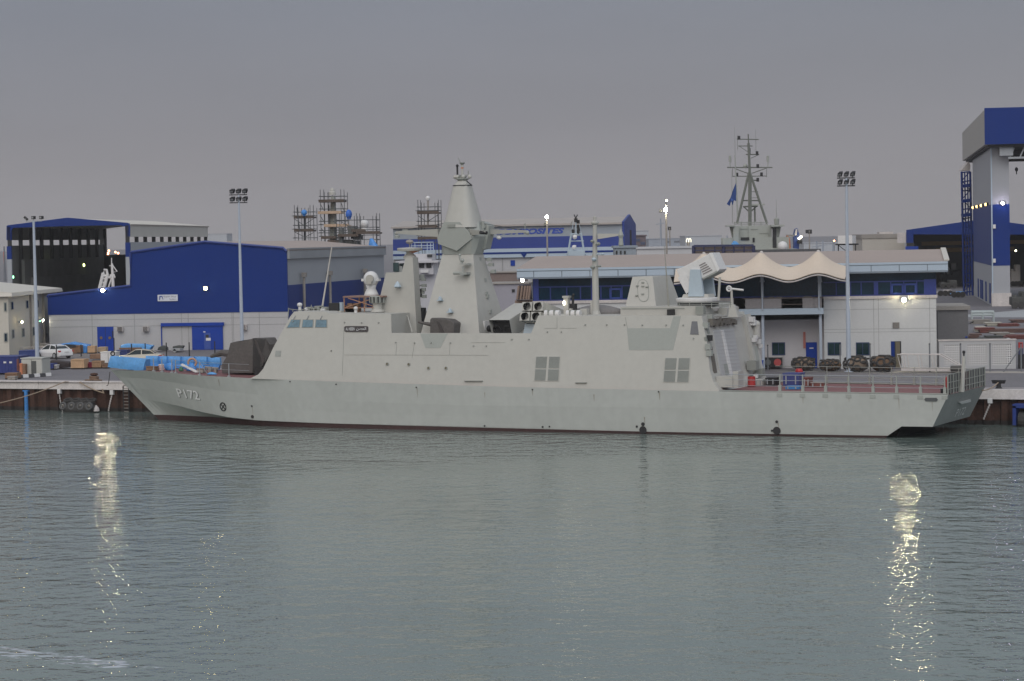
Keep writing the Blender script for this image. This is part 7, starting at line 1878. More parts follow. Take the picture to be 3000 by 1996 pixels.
t = thing('water_tank', 'white water tank on a steel frame behind the right floodlight mast', 'water tank', ptD(2481, 750, 330))
b = MB(); p = ptD(2481, 701, 330); b.box(p.x - 1.0, p.x + 1.0, p.y - .8, p.y + .8, p.z - .6, p.z + .5); b.build('tank', WHITE, t); b = MB()
for dx in (-1.2, 1.2):
    b.tube([p + Vector((dx, 0, -.65)), Vector((p.x + dx, p.y, ZQ))], .09, 5)
b.bar(p + Vector((-1.6, 0, -.7)), p + Vector((1.6, 0, -.7)), .15, .2); b.bar(p + Vector((-1.2, 0, -.8)), p + Vector((1.2, 0, -2.6)), .08, .08); b.build('frame', BLACK, t)

t = thing('derrick_boat', 'white leaning derrick and lattice boat mast seen against the dark open hall', 'boat mast', ptD(315, 900, 300), None); D4 = 300
b = MB()
for a_, c_ in (((279, 900), (303, 800)), ((290, 900), (315, 805))):
    b.tube([ptD(*a_, D4), ptD(*c_, D4)], .22, 6)
for k in range(6):
    f = k / 6; b.tube([ptD(284 + 20 * f, 880 - 76 * f, D4), ptD(298 + 14 * f, 872 - 66 * f, D4)], .1, 5)
b.tube([ptD(303, 802, D4), ptD(306, 790, D4), ptD(312, 790, D4), ptD(315, 806, D4)], .16, 6); b.tube([ptD(300, 808, D4), ptD(318, 809, D4)], .18, 6); b.build('derrick', WHITE, t)
b = MB(); b.tube([ptD(333, 905, D4), ptD(331, 830, D4), ptD(328, 772, D4)], .24, 6, .13); b.tube([ptD(318, 842, D4), ptD(327, 815, D4)], .1, 5); b.tube([ptD(329, 776, D4), ptD(343, 796, D4), ptD(330, 798, D4)], .08, 5); b.tube([ptD(312, 814, D4), ptD(338, 812, D4)], .14, 5); b.bar(ptD(322, 808, D4), ptD(336, 806, D4), .3, .3)
b.tube([ptD(327, 772, D4), ptD(327, 756, D4)], .06, 5); b.bar(ptD(320, 779, D4), ptD(327, 779, D4), .12, .1); b.build('boat_mast', WHITE, t)
b = MB(); p = ptD(310, 900, D4); b.hexa([(p.x - 4, p.y - 1, ZQ), (p.x + 4, p.y - 1, ZQ), (p.x + 4, p.y + 1.5, ZQ), (p.x - 4, p.y + 1.5, ZQ), (p.x - 5, p.y - 1.6, ZQ + 2), (p.x + 5, p.y - 1.6, ZQ + 2), (p.x + 5, p.y + 2, ZQ + 2), (p.x - 5, p.y + 2, ZQ + 2)]); b.build('hull', WHITE, t)

# ------------------------------------------------------------------ cars
def make_car(name, label, px, py, head, paint, scale=1.0):
    c = gnd(px, py); fr = Frame(c.to_2d(), head); t = thing(name, label, 'car', (c.x, c.y, ZQ), 'parked cars')
    prof = [(-2.35, .38, .62, .80), (-2.25, .25, .95, .86), (-1.7, .22, 1.02, .90), (-.6, .20, .98, .91), (.6, .20, .95, .91), (1.2, .22, .92, .90), (1.9, .24, .82, .86), (2.3, .34, .62, .76)]
    b = MB(fr); rings = []
    for x, z0, z1, w in prof:
        zm = z0 + (z1 - z0) * .55
        rings.append([(x, -w * .92, ZQ + z0), (x, w * .92, ZQ + z0), (x, w, ZQ + zm), (x, w * .90, ZQ + z1), (x, w * .5, ZQ + z1 + .03), (x, -w * .5, ZQ + z1 + .03), (x, -w * .90, ZQ + z1), (x, -w, ZQ + zm)])
    b.loft(rings); b.build('body', paint, t, smooth=False, bevel=.05)
    cab = [(-1.75, 1.0, .78), (-1.15, 1.36, .64), (-.4, 1.44, .62), (.25, 1.42, .62), (1.15, .96, .76)]
    b = MB(fr); b.loft([[(x, -w, ZQ + .93), (x, w, ZQ + .93), (x, w * .92, ZQ + z), (x, -w * .92, ZQ + z)] if i not in (0, 4) else [(x, -w, ZQ + .93), (x, w, ZQ + .93), (x, w, ZQ + z), (x, -w, ZQ + z)] for i, (x, z, w) in enumerate(cab)]); gh = b.build('side_glass', CARG, t)
    b = MB(fr); b.loft([[(x, -w * .94, ZQ + z - .03), (x, w * .94, ZQ + z - .03), (x, w * .85, ZQ + z + .03), (x, -w * .85, ZQ + z + .03)] for x, z, w in ((-1.25, 1.33, .66), (-.4, 1.45, .66), (.28, 1.43, .66))]); b.build('roof', paint, t)
    b = MB(fr)
    for sy in (-1, 1):
        for a, c2 in (((-1.75, .84, 1.0), (-1.2, .66, 1.36)), ((-.35, .80, .96), (-.35, .62, 1.43)), ((1.15, .80, .95), (.28, .63, 1.42))):
            b.bar((a[0], sy * (a[1] - .03), ZQ + a[2]), (c2[0], sy * (c2[1] - .03), ZQ + c2[2]), .09, .06)
    b.build('pillars', paint, gh)
    for x in (-1.42, 1.42):
        for sy in (-1, 1):
            b = MB(fr); b.tube([(x, sy * .72, ZQ + .33), (x, sy * .925, ZQ + .33)], .33, 18); wl = b.build('wheel', RUBBER, t)
            b = MB(fr); b.tube([(x, sy * .92, ZQ + .33), (x, sy * .94, ZQ + .33)], .21, 14); b.build('rim', STEEL, wl)
    for sy in (-1, 1):
        b = MB(fr); b.box(-2.34, -2.05, sy * .80 - .12, sy * .80 + .06, ZQ + .72, ZQ + .88); b.build('tail_lamp', REDP, t)
        b = MB(fr); b.box(2.0, 2.28, sy * .68 - .12, sy * .68 + .1, ZQ + .58, ZQ + .72); b.build('headlamp', CARG, t)
    b = MB(fr); b.box(-2.40, -2.30, -.75, .75, ZQ + .35, ZQ + .5); b.build('bumper', paint, t); b = MB(fr); b.box(-2.385, -2.30, -.26, .26, ZQ + .66, ZQ + .78); b.build('number_plate', WHITE, t)
    return t


hd = math.atan2((-RT * .70 + HF * .71).y, (-RT * .70 + HF * .71).x)
make_car('parked_car', 'white saloon car parked rear quarter first by the left shed corner', 158, 1050, hd, CARW)
make_car('parked_car', 'beige saloon car half hidden behind the bow tarpaulins', 408, 1067, math.atan2(-RT.y, -RT.x), CARB)

# ------------------------------------------------------------------ things standing on the quay
def gbox(name, label, cat, px0, px1, pyt, pyb, depth, m, yaw=-10.0, group=None, lid=None, style='crate', bev=.02, z0=ZQ):
    p = gnd(px0, pyb, z0); fr = Frame(p.to_2d(), YAW + R(yaw)); u1 = fr.px(px1, pyb)[0]; zt = fr.px((px0 + px1) / 2, pyt)[1]
    t = thing(name, label, cat, fr((u1 / 2, depth / 2, z0)), group); h = zt - z0; b = MB(fr)
    if style == 'crate':
        b.box(0, u1, 0, depth, z0 + .1, zt); b.build('body', m, t)
        b = MB(fr)
        for u in (.05, u1 / 2, u1 - .05):
            b.box(u - .05, u + .05, -.03, 0, z0 + .1, zt)
        for z in (z0 + .16, zt - .06):
            b.box(0, u1, -.045, -.03, z - .05, z + .05)
        b.build('battens', lid or m, t)
        b = MB(fr); b.box(0, u1, .02, .12, z0, z0 + .1); b.box(0, u1, depth - .12, depth - .02, z0, z0 + .1); b.build('skids', DARK, t)
    elif style == 'cabinet':
        b.box(0, u1, 0, depth, z0 + .08, zt - .08); b.build('body', m, t, bevel=bev); b = MB(fr); b.box(-.04, u1 + .04, -.04, depth + .04, zt - .08, zt); b.build('top', lid or m, t)
        b = MB(fr); b.box(.08, u1 - .08, .08, depth - .08, z0, z0 + .08); b.build('base', DARK, t); b = MB(fr); b.box(u1 * .5 - .015, u1 * .5 + .015, -.02, 0, z0 + .15, zt - .15); b.build('door_joint', DARK, t)
    elif style == 'container':
        n = max(4, int(u1 / .3)); b.box(0, u1, 0, depth, z0 + .12, zt); b.build('body', m, t); b = MB(fr)
        for k in range(n + 1):
            u = u1 * k / n; b.box(u - .05, u + .05, -.04, 0, z0 + .15, zt - .05)
        b.build('ribs', lid or m, t); b = MB(fr); b.box(-.04, u1 + .04, -.06, depth + .05, zt - .05, zt + .04); b.build('top_rail', lid or m, t); b = MB(fr); b.box(0, .3, -.02, depth, z0, z0 + .12); b.box(u1 - .3, u1, -.02, depth, z0, z0 + .12); b.build('corner_castings', DARK, t)
    return t, fr, u1, zt


t, fr, u1, zt = gbox('blue_container', 'large blue steel container at the left edge of the quay', 'container', -40, 52, 1046, 1098, 3.0, mat('container_blue', (.025, .04, .19), .5, var=.15), style='container')
for px, py in ((15, 1062), (32, 1062)):
    u, z = fr.px(px, py); b = MB(fr); b.box(u - .13, u + .13, -.07, -.04, z - .08, z + .08); b.build('stencil_mark', WHITE, t)
b = MB(fr); u, z = fr.px(50, 1062); b.box(u, u + .18, -.12, .1, ZQ + .3, zt - .2); b.build('red_brown_edge', REDD, t)
gbox('blue_skip', 'dull blue open skip behind the left floodlight mast', 'skip', 57, 106, 1028, 1052, 2.0, mat('skip_blue', (.03, .055, .20), .6, var=.2), style='container')
t, fr, u1, zt = gbox('generator_cabinet', 'pale grey generator cabinet with open dark doorway on a striped kerb', 'generator', 62, 124, 1049, 1104, 2.2, mat('cabinet_grey', (.48, .48, .44), .55, var=.06), style='cabinet', bev=.12)
u, z = fr.px(92, 1058); u2, z2 = fr.px(107, 1103); b = MB(fr); b.box(u, u2, -.025, 0, z2, z); b.build('open_doorway', mat('cabinet_dark', (.09, .095, .09), .7), t)
u, z = fr.px(61, 1066); u2, z2 = fr.px(81, 1104); b = MB(fr); b.box(u + .25, u2, -.5, -.03, z2, z); b.build('brown_panel', WOODD, t); b = MB(fr); b.lathe(((u + .2), -.45, z2), [(.16, 0), (.17, .1), (.15, .9), (.17, 1.2), (.1, 1.25)], 10); b.build('orange_cylinder', ORANGE, t)
gbox('low_crate', 'low brown crate in front of the blue container', 'crate', 15, 50, 1093, 1112, 1.0, WOODD)
gbox('rubble_bin', 'small grey bin before the low brown crate', 'bin', 22, 44, 1103, 1116, .7, CONCD, style='cabinet')
gbox('blue_bin', 'low dark blue bin right of the generator cabinet', 'bin', 126, 154, 1067, 1084, 1.2, mat('bin_blue', (.025, .045, .20), .5), style='container')
t, fr, u1, zt = gbox('white_cable_reel', 'small white unit beside the low dark blue bin', 'unit', 154, 166, 1069, 1083, .7, WHITE, style='cabinet')
u, z = fr.px(160, 1075); b = MB(fr); b.tube([(u, -.03, z), (u, 0, z)], .2, 12); b.build('round_hub', CONCD, t)
gbox('plywood_crate', 'tall pale plywood crate on the quay left of the bow', 'crate', 208, 247, 1053, 1082, 1.3, WOOD, group='wooden crates on the quay')
gbox('plywood_crate', 'weathered plywood crate right of the red machine', 'crate', 270, 297, 1058, 1080, 1.0, mat('ply_brown', (.34, .21, .12), .8, var=.2), group='wooden crates on the quay')
t, fr, u1, zt = gbox('red_machine', 'dark red machine between the two plywood crates', 'machine', 248, 270, 1066, 1080, .8, mat('crimson', (.20, .02, .04), .6), style='cabinet')
b = MB(fr); u, z = fr.px(258, 1062); b.box(u - .3, u + .2, .2, .6, zt, z); b.tube([(u - .2, .3, z), (u + .4, .3, zt)], .08, 6); b.build('motor', mat('crimson', (.20, .02, .04), .6), t)
t, fr, u1, zt = gbox('white_cabinet', 'tall white cabinet standing on brown blocks behind the bow tarpaulin', 'cabinet', 295, 340, 1031, 1066, 1.2, WHITE, style='cabinet')
u, z = fr.px(331, 1036); b = MB(fr); b.ring((u, -.08, z), (0, 1, 0), .2, .05); b.build('hose_ring', BLACK, t)
gbox('blue_chest', 'navy blue chest right of the tall white cabinet', 'chest', 343, 371, 1027, 1046, 1.2, mat('chest_navy', (.025, .045, .17), .6), style='container')
gbox('brown_block', 'brown timber block under the tall white cabinet', 'block', 300, 318, 1066, 1080, .6, WOODD)
gbox('blue_box', 'blue lidded box stack at the right of the hangar, by the condenser', 'box', 2219, 2236, 1056, 1086, .9, BLUEB, style='cabinet')
for i, (x0, x1, y0, y1, lab, m) in enumerate(((212, 240, 1012, 1036, 'leftmost of the cardboard boxes piled by the shed door', WOODD), (257, 278, 1014, 1036, 'open cardboard box with dark load left of the shed door', WOOD), (287, 310, 1017, 1034, 'pale cardboard box in front of the shed door', mat('cardboard', (.50, .38, .26), .85)), (350, 412, 1019, 1034, 'long low wooden box under the right blue tarpaulin by the shed', WOODD))):
    gbox('stored_box', lab, 'box', x0, x1, y0, y1, .8, m, group='boxes piled by the shed')
# tarpaulin covered piles along the shed
def pile(name, label, outline, pyb, depth, m, cat, group=None, load=None):
    base = gnd(outline[0][0], pyb); D = dep(base); pts = [ptD(x, y, D) for x, y in outline]
    for v in pts:
        v.z = max(v.z, ZQ)
    t = thing(name, label, cat, (sum(v.x for v in pts) / len(pts), pts[0].y, ZQ), group)
    n = len(pts); rings = []
    cx = sum((v for v in pts), Vector()) / n
    for k, (f, s_) in enumerate(((0, .93), (.15, 1.0), (.8, 1.0), (1.0, .9))):
        rings.append([cx + (v - cx) * s_ + HF * depth * f if s_ == 1 else Vector((cx.x + (v.x - cx.x) * s_, cx.y + (v.y - cx.y) * s_, ZQ + (v.z - ZQ) * s_)) + HF * depth * f for v in pts])
    b = MB(); b.loft(rings); b.build('cover', m, t, bevel=.06)
    if load:
        b = MB(); p = [ptD(x, y, D - .3) for x, y in load]; b.prism(p, HF * .5); b.build('load', WOODD, t)
        b = MB(); p = [ptD(x, y, D - .35) for x, y in ((178, 1018), (190, 1009), (222, 1011), (232, 1018))]; b.prism(p, HF * .4) if load[0][0] < 300 else None
        b.build('dark_opening', BLACK, t) if load[0][0] < 300 else None
    return t


pile('covered_pile', 'long pile under blue tarpaulin with dark gap, left of the shed door', [(146, 1036), (147, 1012), (190, 1007), (210, 1003), (236, 1008), (258, 1012), (257, 1036)], 1037, 2.5, TARPB, 'covered pile', 'tarpaulin covered piles by the shed', load=[(196, 1036), (196, 1019), (236, 1020), (236, 1036)])
pile('covered_pile', 'pile under lighter blue tarpaulin, right of the shed door', [(349, 1030), (352, 1012), (366, 1008), (420, 1009), (447, 1014), (440, 1025), (425, 1030)], 1034, 2.0, TARPL, 'covered pile', 'tarpaulin covered piles by the shed')
pile('covered_dinghy', 'dark covered rubber dinghy on the quay, nearest the shed door rail', [(460, 1026), (463, 1018), (476, 1013), (488, 1018), (490, 1027)], 1030, 1.5, mat('dinghy_cover', (.07, .075, .07), .8), 'dinghy', 'covered dinghies by the shed')
t = pile('covered_dinghy', 'dark rubber dinghy raised on a trolley before the blue sliding door', [(508, 1026), (504, 1016), (520, 1013), (538, 1014), (533, 1024), (524, 1028)], 1031, 1.5, mat('dinghy_cover', (.07, .075, .07), .8), 'dinghy', 'covered dinghies by the shed')
b = MB(); p = gnd(516, 1033); b.box(p.x - .4, p.x + .7, p.y - .3, p.y + .4, ZQ + .2, ZQ + .45); b.tube([p + Vector((0, -.3, .2)), p + Vector((0, .4, .2))], .2, 10); b.build('trolley', STEEL, t)
pile('timber_stack', 'dark brown timber stack running behind the beige car', [(262, 1052), (262, 1038), (345, 1036), (345, 1052)], 1056, 1.5, WOODD, 'timber stack')
pile('pipe_heap', 'dark heap of steel and timber right of the white car', [(130, 1068), (150, 1056), (170, 1058), (204, 1062), (206, 1076), (168, 1080)], 1082, 2.0, mat('heap_dark', (.045, .035, .035), .9, var=.4), 'heap')
# clutter in front of the cream block
rr = random.Random(31)
for k, (x0, x1, y0, y1, m, lab) in enumerate(((13, 30, 1010, 1024, REDD, 'dull red box below the corner of the cream block'), (33, 55, 1014, 1026, WALLC, 'cream low box beside the dull red box'), (54, 66, 993, 1024, CONCD, 'dark air unit by the cream block wall, left of the mast'), (84, 100, 1000, 1026, CONC, 'pale unit by the cream block wall, touching the floodlight mast'), (118, 140, 1006, 1030, CONCD, 'grey unit against the blue shed corner'))):
    gbox('outdoor_unit', lab, 'unit', x0, x1, y0, y1 + 6, .8, m, style='cabinet', group='units along the cream block')
# low white railing
b = MB(); t = thing('yard_railing', 'white low yard railing in front of the cream block', 'railing', gnd(60, 1046))
a = gnd(-30, 1044); c = gnd(142, 1040)
for k in range(25):
    p = a.lerp(c, k / 24); b.tube([p, p + Vector((0, 0, .9))], .03, 5)
for h in (.45, .9):
    b.tube([a + Vector((0, 0, h)), c + Vector((0, 0, h))], .035, 5)
b.build('rails', CONC, t)
# mesh fence posts along the shed and office
b = MB(); posts = [(166, 1010, 1058), (238, 1010, 1046), (335, 990, 1042), (386, 1008, 1046), (426, 1006, 1048), (488, 1004, 1050), (555, 1003, 1052), (630, 1000, 1052)]
for i, (px, y0, y1) in enumerate(posts):
    p = gnd(px, y1); D = dep(p); z = ptD(px, y0, D).z; t = thing('fence_post', 'thin dark fence post before the blue shed', 'fence post', p, 'dark fence posts before the blue shed'); b = MB(); b.tube([p, Vector((p.x, p.y, z))], .06, 6); b.build('post', BLACK, t); b = MB(); b.box(p.x - .15, p.x + .15, p.y - .15, p.y + .15, ZQ, ZQ + .06); b.build('foot', CONCD, t)
fl = [(2250, 1012, 1084), (2462, 1008, 1086), (2550, 1008, 1088), (2724, 1008, 1090), (2815, 1008, 1090), (2901, 1008, 1089), (2992, 1007, 1089)]
lab = ['first from the left, beside the condenser unit', 'between the two right hand office windows', 'right of the rightmost office window', 'in front of the right part of the office wall', 'before the left perforated wall panel', 'between the two right perforated wall panels', 'at the right edge with a slanting brace']
for i, (px, y0, y1) in enumerate(fl):
    p = gnd(px, y1); D = dep(p); z = ptD(px, y0, D).z; t = thing('yard_fence_post', 'grey quayside fence post ' + lab[i], 'fence post', p, 'grey fence posts along the quay'); b = MB(); b.tube([p, Vector((p.x, p.y, z))], .06, 6); b.build('post', mat('fence_grey', (.17, .18, .19), .6), t)
    b = MB(); b.lathe(Vector((p.x, p.y, z)), [(.075, -.03), (.075, .02), (.02, .05)], 8); b.build('cap', BLACK, t)
    if i == 6:
        b = MB(); q0 = gnd(2940, 1090); b.tube([q0, p + Vector((0, 0, 2.0))], .05, 6); b.build('brace', mat('fence_grey', (.17, .18, .19), .6), t)
# fenders stored on the quay
def fender(name, label, px0, px1, pyt, pyb, m, group, seed, pose='flat', z0=ZQ):
    a = gnd(px0, pyb, z0); c = gnd(px1, pyb, z0); D = dep(a); ctr = (a + c) / 2; L = (c - a).length; h = ptD((px0 + px1) / 2, pyt, D).z - z0
    t = thing(name, label, 'fender', ctr, group); rr = random.Random(seed); n = 14; rings = []; ax = (c - a).normalized(); bk = Vector((-ax.y, ax.x, 0)); R_ = h / 2
    for k in range(9):
        f = k / 8; s_ = (1 - abs(2 * f - 1) ** 3.2) ** .5 if 0 < f < 1 else .18
        s_ = max(s_, .3)
        rings.append([ctr + ax * (f - .5) * L + (bk * R_ * s_ * math.cos(2 * math.pi * i / n)) + Vector((0, 0, R_ + R_ * s_ * math.sin(2 * math.pi * i / n) * rr.uniform(.93, 1.0))) for i in range(n)])
    b = MB(); b.loft(rings); b.build('body', m, t, smooth=True)
    k = 0
    for f in (.16, .38, .62, .84):
        for an in (R(80), R(150), R(200), R(20)):
            an += rr.uniform(-.35, .35); f = min(max(f + rr.uniform(-.07, .07), .08), .92)
            s_ = max((1 - abs(2 * f - 1) ** 3.2) ** .5, .3); dv = -bk * -math.cos(an) + Vector((0, 0, math.sin(an)))
            if dv.dot(HF) > .5:
                continue
            p = ctr + ax * (f - .5) * L + Vector((0, 0, R_)) + dv * R_ * s_ * .98
            if p.z < z0 + .2:
                continue
            b = MB(); b.ring(p, dv, rr.uniform(.2, .33) * min(h, 1.5) / 1.3, .09 * min(h, 1.5) / 1.3, 14, 6); b.build('tyre', RUBBER, t); k += 1
    b = MB(); b.tube([ctr - ax * L * .52 + Vector((0, 0, R_)), ctr - ax * L * .42 + Vector((0, 0, R_ * 1.9)), ctr + ax * L * .42 + Vector((0, 0, R_ * 1.9)), ctr + ax * L * .52 + Vector((0, 0, R_))], .04, 5); b.build('chain', BLACK, t)
    return t


fender('tyre_fender', 'tan tyre covered fender on the quay before the blue office door', 2322, 2388, 1047, 1086, RUBT, 'tyre covered fenders stored on the quay', 1)
fender('tyre_fender', 'flattened brown fender with pale band on the quay, second from left', 2400, 2464, 1053, 1088, mat('fender_brown', (.15, .095, .06), .9, var=.4, scale=2), 'tyre covered fenders stored on the quay', 2)
fender('tyre_fender', 'dark tyre covered fender just right of the right floodlight mast', 2478, 2543, 1044, 1090, RUBT, 'tyre covered fenders stored on the quay', 3)
fender('tyre_fender', 'largest dark tyre covered fender before the open office doorway', 2553, 2622, 1042, 1089, mat('fender_brown', (.15, .095, .06), .9, var=.4, scale=2), 'tyre covered fenders stored on the quay', 4)
# floating fender and quay wall fittings
a = ony(186, 1200, QY - .9); c = ony(282, 1206, QY - .9); ctr = (a + c) / 2; L = (c - a).length
t = thing('floating_fender', 'black tyre covered fender floating against the quay wall', 'fender', (ctr.x, QY - .8, 0)); n = 14; rings = []
for k in range(9):
    f = k / 8; s_ = max((1 - abs(2 * f - 1) ** 4) ** .5, .35); rings.append([(ctr.x + (f - .5) * L, QY - .85 + .75 * s_ * math.cos(2 * math.pi * i / n), .28 + .72 * s_ * math.sin(2 * math.pi * i / n)) for i in range(n)])
b = MB(); b.loft(rings); b.build('body', RUBBER, t, smooth=True)
for k, f in enumerate((.1, .37, .64, .9)):
    b = MB(); b.ring((ctr.x + (f - .5) * L, QY - 1.45, .55), (0, -1, .25), .27, .1, 14, 6); b.build('tyre', mat('tyre_grey', (.10, .10, .10), .8), t)
    b = MB(); b.ring((ctr.x + (f - .48) * L * .9, QY - .95, 1.02), (0, -.3, 1), .33, .11, 14, 6); b.build('tyre', RUBBER, t)
    b = MB(); b.tube([(ctr.x + (f - .5) * L, QY - 1.5, .55), (ctr.x + (f - .5) * L, QY - 1.42, .6)], .13, 8); b.build('shackle', CONCD, t)
b = MB(); b.lathe((ctr.x + L * .5, QY - .9, .1), [(.3, 0), (.25, .25), (.05, .5)], 8); b.build('end_cone', CONC, t)
for k, (px, py, px2, py2, lab) in enumerate(((176, 1147, 184, 1206, 'white anode box with hanging chain, left of the floating fender'), (330, 1150, 318, 1204, 'white anode box with hanging chain, right of the floating fender'), (2902, 1174, 2882, 1228, 'white anode box with hanging chain near the ship stern'))):
    p = ony(px, py, QY + .1); t = thing('wall_box', lab, 'box', p, 'white boxes on the quay wall'); b = MB(); b.box(p.x - .17, p.x + .17, QY - .12, QY + .16, p.z - .2, p.z + .2); b.build('box', WHITE, t, bevel=.03)
    q2 = ony(px2, py2, QY + .05); b = MB(); m_ = 14
    for i in range(m_):
        f = (i + .5) / m_; e = Vector((p.x, QY, p.z - .2)).lerp(Vector((q2.x, QY + .05, q2.z)), f); e.y -= .05 * math.sin(f * math.pi); b.box(e.x - (.05 if i % 2 else .025), e.x + (.05 if i % 2 else .025), e.y - .03, e.y + .03, e.z - .075, e.z + .075)
    b.build('chain', CONC, t)
p = ony(76, 1145, QY); q2 = ony(78, 1205, QY); b = MB(); b.tube([(p.x, QY + .0, p.z), (p.x, QY + .0, -1.0)], .17, 10); b.box(p.x - .25, p.x + .25, QY - .15, QY + .3, p.z - .06, p.z + .04); tag(b.build('blue_pipe', mat('pipe_blue', (.05, .22, .55), .5, var=.3)), 'bright blue vertical pipe on the quay wall at left', 'pipe')
t = thing('wall_ladder', 'dark rung ladder hung on the quay wall just left of the bow', 'ladder', ony(371, 1200, QY)); p = ony(371, 1145, QY); b = MB()
for dx in (-.28, .28):
    b.box(p.x + dx - .04, p.x + dx + .04, QY - .14, QY - .04, -.3, ZQ - .3)
b.build('stiles', BLACK, t); b = MB()
for k in range(9):
    z = .05 + k * .28; b.tube([(p.x - .28, QY - .1, z), (p.x + .28, QY - .1, z)], .03, 5)
b.build('rungs', CONCD, t)
t = thing('platform_fender', 'dark blue steel framed fender at the right end of the quay wall', 'fender', ony(2990, 1210, QY)); p = ony(2972, 1188, QY - .5); b = MB(); b.box(p.x, p.x + 6, QY - 1.1, QY + .1, p.z - .15, p.z + .12); b.box(p.x, p.x + .25, QY - 1.1, QY + .1, .1, p.z); b.build('frame', mat('frame_blue', (.02, .045, .22), .5), t); b = MB(); b.tube([(p.x + .4, QY - .6, .45), (p.x + 6, QY - .6, .45)], .62, 14); b.build('roller', RUBBER, t)
# kerb blocks, bollards
kb0 = gnd(52, 1109); kb1 = gnd(152, 1102)
for k in range(6):
    f0, f1 = k / 6, (k + .96) / 6; a = kb0.lerp(kb1, f0); c = kb0.lerp(kb1, f1); nrm = Vector((-(c - a).y, (c - a).x, 0)).normalized() * .35; b = MB()
    b.hexa([a, c, c + nrm, a + nrm, a + nrm * .15 + Vector((0, 0, .3)), c + nrm * .15 + Vector((0, 0, .3)), c + nrm * .85 + Vector((0, 0, .3)), a + nrm * .85 + Vector((0, 0, .3))])
    o = b.build('kerb_block', WHITE if k % 2 else mat('kerb_black', (.06, .06, .065), .8), bevel=.02); tag(o, ['black kerb block at the left end of the striped row', 'white kerb block, leftmost of the three white ones', 'black kerb block between the left two white ones', 'white kerb block in the middle of the striped row', 'black kerb block between the right two white ones', 'white kerb block at the right end of the striped row'][k], 'kerb block', 'striped kerb blocks by the generator')
t = thing('bollard', 'rust brown bollard wound with rope on the quay edge near the bow', 'bollard', gnd(276, 1118)); p = gnd(276, 1117); b = MB(); b.lathe(p, [(.3, 0), (.2, .12), (.2, .45), (.36, .55), (.3, .68), (.05, .72)], 14); b.build('post', RUST, t); b = MB()
for z in (.1, .2, .3, .38):
    b.ring(p + Vector((0, 0, z)), (.05, .05, 1), .36, .07, 16, 6)
b.ring(p + Vector((.35, -.1, .12)), (.1, .1, 1), .4, .07, 16, 6); b.ring(p + Vector((-.3, -.2, .1)), (0, .1, 1), .4, .06, 16, 6); b.build('rope_coil', mat('old_rope', (.20, .13, .09), .9), t)
t = thing('bollard', 'black T shaped bollard on the quay edge by the ship stern', 'bollard', gnd(2926, 1138)); p = gnd(2926, 1138); b = MB(); b.lathe(p, [(.28, 0), (.18, .1), (.16, .35)], 12); b.build('post', BLACK, t); b = MB(); b.loft([[p + Vector((x, y, z)) for x, y, z in ((-.42, -.15, .35), (.42, -.15, .35), (.42, .15, .35), (-.42, .15, .35))], [p + Vector((x, y, z)) for x, y, z in ((-.5, -.2, .6), (.5, -.2, .6), (.5, .2, .6), (-.5, .2, .6))]]); b.build('head', BLACK, t)
# mooring lines
def rope(label, pts, r=.035, sag=.3, m=ROPE):
    out = []
    for (a, c) in zip(pts, pts[1:]):
        for k in range(9):
            f = k / 9; e = Vector(a).lerp(Vector(c), f); e.z -= sag * math.sin(f * math.pi); out.append(e)
    out.append(Vector(pts[-1])); b = MB(); b.tube(out, r, 6); return tag(b.build('mooring_rope', m), label, 'rope', 'mooring ropes')


pB = gnd(270, 1116)
rope('tan mooring rope running down left from the rope wound bollard along the quay wall', [pB + Vector((0, 0, .2)), Vector((pB.x - 1.2, QY - .25, ZQ + .05)), ony(0, 1181, 1.5), ony(-300, 1215, -6)], .045, .15)
rope('slack looped rope hanging over the coping below the rope wound bollard', [pB + Vector((.1, 0, .2)), Vector((pB.x + .3, QY - .25, ZQ + .02)), ony(305, 1152, QY - .2), ony(300, 1140, QY - .25)], .05, .1)
rope('thin dark rope from the bow down to the quay', [ony(322, 1090, -.2), gnd(312, 1130)], .03, .4, m=mat('dark_rope', (.10, .085, .075), .9))
rope('pale mooring rope from the ship stern to the T shaped bollard', [Vector((66.7, 4.4, 2.7)), Vector(gnd(2926, 1138)) + Vector((0, 0, .45))], .045, .15)
# gangway lying on the quay
gw = thing('gangway', 'white tubular gangway section lying on the quay behind the ship stern', 'gangway', gnd(2720, 1090)); a = gnd(2640, 1091); c = gnd(2822, 1092); D = dep(a); b = MB()
d_ = (c - a); zt = ptD(2640, 1039, D).z - ZQ
for off in (Vector(), Vector((-d_.y, d_.x, 0)).normalized() * .9):
    b.tube([a + off + Vector((0, 0, .35)), a + off + d_ * .0 + Vector((0, 0, .35)), a + off - d_ * .06 + Vector((0, 0, zt)), a + off + d_ * .62 + Vector((0, 0, zt)), c + off + Vector((0, 0, .35))], .05, 6)
    for f in (.08, .3, .52):
        b.tube([a + off + d_ * f + Vector((0, 0, .35)), a + off + d_ * (f - .03) + Vector((0, 0, zt))], .04, 6)
b.build('handrails', CONC, gw); b = MB(); nrm = Vector((-d_.y, d_.x, 0)).normalized() * .9; b.hexa([a + Vector((0, 0, .12)), c + Vector((0, 0, .12)), c + nrm + Vector((0, 0, .12)), a + nrm + Vector((0, 0, .12)), a + Vector((0, 0, .36)), c + Vector((0, 0, .36)), c + nrm + Vector((0, 0, .36)), a + nrm + Vector((0, 0, .36))]); b.build('walkway', CONC, gw)
b = MB(); e = a + d_ * .82 - nrm * .3; b.tube([e + Vector((0, 0, .35)), e + d_ * .18 + Vector((0, 0, .35))], .26, 10); b.build('roller', mat('roller_dark', (.09, .085, .08), .8), gw)
